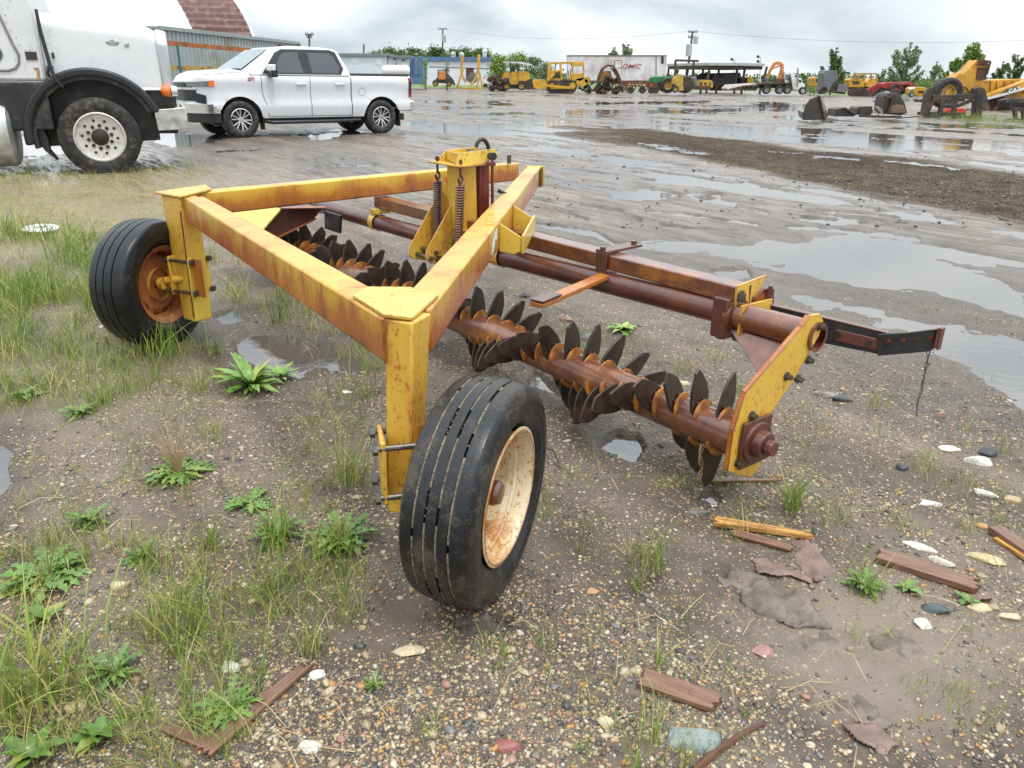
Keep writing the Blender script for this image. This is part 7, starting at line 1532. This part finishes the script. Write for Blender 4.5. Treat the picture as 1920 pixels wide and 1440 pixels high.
def weed(px, py, rpx, n, lobed, mat, label, stems=0, smat='red_stem', stem_h=1.2, up=.55, wid=.2, name='weed', cat='weed'):
    c = gp(px, py); k = (c-Vector((0, 0, CH))).length/CF; R = rpx*k; z0 = gz(c.x, c.y)
    if lobed: n = int(n*1.8); wid *= .72
    t = thing(name, label, cat, (c.x, c.y, z0)); rg = random.Random(int(px*3+py)); m = MB()
    for i in range(n):
        an = 2*math.pi*i/n*1.0+rg.uniform(-.35, .35); L_ = R*rg.uniform(.65, 1.15); e_ = rg.uniform(up*.35, up*1.5); d = Vector((math.cos(an), math.sin(an), 0)); sd_ = Vector((-d.y, d.x, 0)); ns = 11 if lobed else 9; vs = []; wv = rg.uniform(0, 6); tw = rg.uniform(-.4, .4)
        for j in range(ns+1):
            u = j/ns; r = L_*u*math.cos(e_*(1-u*.7)); h = L_*(math.sin(e_)*u-.42*u*u*rg.uniform(.9, 1.1)*(.6+.4*math.cos(e_)))+.004
            ww = L_*wid*(math.sin(math.pi*min(1, .06+u**.8*.94))**.8)*(1 if not lobed else (1.45 if j % 2 else .40)*(.55+.6*u)); ww = max(ww, L_*.015) if j < ns else 0.0005
            bs = d*(r-(L_*.06*(j % 2) if lobed else 0)); cv = .25*ww+.18*ww*math.sin(u*14+wv)
            vs += [bs+sd_*ww+Z3*(max(h, .003)+cv+tw*ww*.5), d*r+Z3*max(h, .002), bs-sd_*ww+Z3*(max(h, .003)+cv-tw*ww*.5)]
        m.add(vs, [(3*j+a, 3*j+a+1, 3*j+a+4, 3*j+a+3) for j in range(ns) for a in (0, 1)])
    m.build('leaves', mat, t, 80, normals=False)
    for i in range(stems):
        an = rg.uniform(0, 6.28); L_ = R*stem_h*rg.uniform(.6, 1.2); ln = rg.uniform(.1, .5); m = MB()
        p = [Vector((math.cos(an)*(R*.08+L_*ln*u**1.5), math.sin(an)*(R*.08+L_*ln*u**1.5), L_*u*(1-.15*u))) for u in [j/5 for j in range(6)]]; w_ = max(.0008, R*.0075)
        m.tube(p, [w_*(1-.5*j/5) for j in range(6)], 5)
        if rg.random() < .5: m.ball(p[-1], (w_*2, w_*2, w_*3.4), 7, 5)
        m.build('stem', smat, t, 60)
    return t
weed(472, 728, 64, 44, False, 'dock_leaf', 'lush bright green dock plant with broad leaves beside the puddle', up=.95, wid=.105, name='dock_plant', cat='plant')
weed(528, 712, 36, 20, False, 'dock_leaf', 'smaller dock rosette touching the lush one on its right', up=.9, wid=.14, name='dock_plant', cat='plant')
weed(335, 888, 60, 36, True, 'dandelion_leaf', 'weed clump with a tall tuft of dry reddish stalks left of the near leg', 70, 'straw_stem', 1.5, .35, .15)
weed(88, 1082, 74, 34, True, 'dandelion_leaf', 'large dandelion clump with bent red stems at the left edge', 9, 'red_stem', 1.3, .45, .17)
weed(168, 985, 40, 14, True, 'dandelion_leaf', 'small upright dandelion above the large clump at left', 5, 'red_stem', .8, .95, .2)
weed(640, 1020, 66, 34, True, 'dandelion_leaf', 'dense dandelion left of the near tyre with dark red stems', 8, 'red_stem', 1.2, .6, .18)
weed(522, 1012, 56, 18, True, 'dandelion_leaf', 'dandelion mixed with grass between two denser dandelions', 4, 'red_stem', 1.3, .8, .16)
weed(430, 1330, 56, 20, True, 'dandelion_leaf', 'dandelion with straw stems over the long bark strip', 5, 'straw_stem', 2.0, .55, .2)
weed(188, 1385, 46, 12, False, 'dandelion_leaf', 'broad-leaved weed at the bottom left beside a brown stone', 0, 'red_stem', 1, .95, .22)
weed(214, 1262, 52, 16, True, 'dandelion_leaf', 'dandelion with dark stems at lower left', 6, 'red_stem', 1.1, .7, .17)
weed(262, 1050, 34, 10, True, 'dandelion_leaf', 'small dandelion between the two left clumps', 3, 'red_stem', 1.5, .95, .2)
weed(470, 945, 50, 16, True, 'dandelion_leaf', 'flat dandelion below the dry reddish stalks', 2, 'red_stem', 1.5, .4, .18)
weed(60, 1420, 50, 12, False, 'dandelion_leaf', 'light green leafy weed in the bottom left corner', 0, 'red_stem', 1, .8, .2)
weed(82, 1160, 36, 10, False, 'dandelion_leaf', 'small leafy weed under the large left dandelion', 0, 'red_stem', 1, .9, .2)
weed(1168, 622, 34, 14, False, 'dock_leaf', 'small plantain behind the roller on pale gravel', 0, 'red_stem', 1, .6, .2)
weed(1622, 1100, 42, 16, True, 'dandelion_leaf', 'small green weed left of the reddish plank', 0, 'red_stem', 1, .6, .18)
weed(1702, 1105, 26, 7, False, 'dandelion_leaf', 'two-leaved sprout on the reddish plank', 0, 'red_stem', 1, .4, .28)
weed(150, 775, 36, 12, True, 'dandelion_leaf', 'small pale weed between the far tyre and the left puddle', 0, 'red_stem', 1, .6, .18)
weed(46, 745, 34, 12, False, 'dandelion_leaf', 'small weed at the left edge above the bluish puddle', 2, 'red_stem', 1.3, .7, .16)
weed(1288, 812, 26, 9, False, 'dandelion_leaf', 'dark weed in the small puddle below the roller', 0, 'red_stem', 1, .8, .2)
weed(1812, 1128, 24, 8, False, 'dandelion_leaf', 'leafy sprout beside the dark felt scrap', 0, 'red_stem', 1, .5, .24)
weed(700, 1290, 26, 9, True, 'dandelion_leaf', 'tiny weed right of the bark strip', 0, 'red_stem', 1, .8, .18)
# long dry straws lying about
sg_ = random.Random(3); m = MB()
for k in range(90):
    px, py = sg_.uniform(-20, 760), sg_.uniform(640, 1430)
    if k > 60: px, py = sg_.uniform(700, 1900), sg_.uniform(820, 1430)
    c = gp(px, py); c.z = gz(c.x, c.y)+.004; an = sg_.uniform(0, 6.28); L_ = sg_.uniform(.04, .16); d = Vector((math.cos(an), math.sin(an), 0)); m.tube([c, c+d*L_*.5+Z3*sg_.uniform(.002, .05), c+d*L_+Z3*.003], .0012, 4)
tag(m.build('straw', 'straw_stem', None, 60, normals=False), 'scattered dry grass straws lying on the ground', 'straw', kind='stuff')
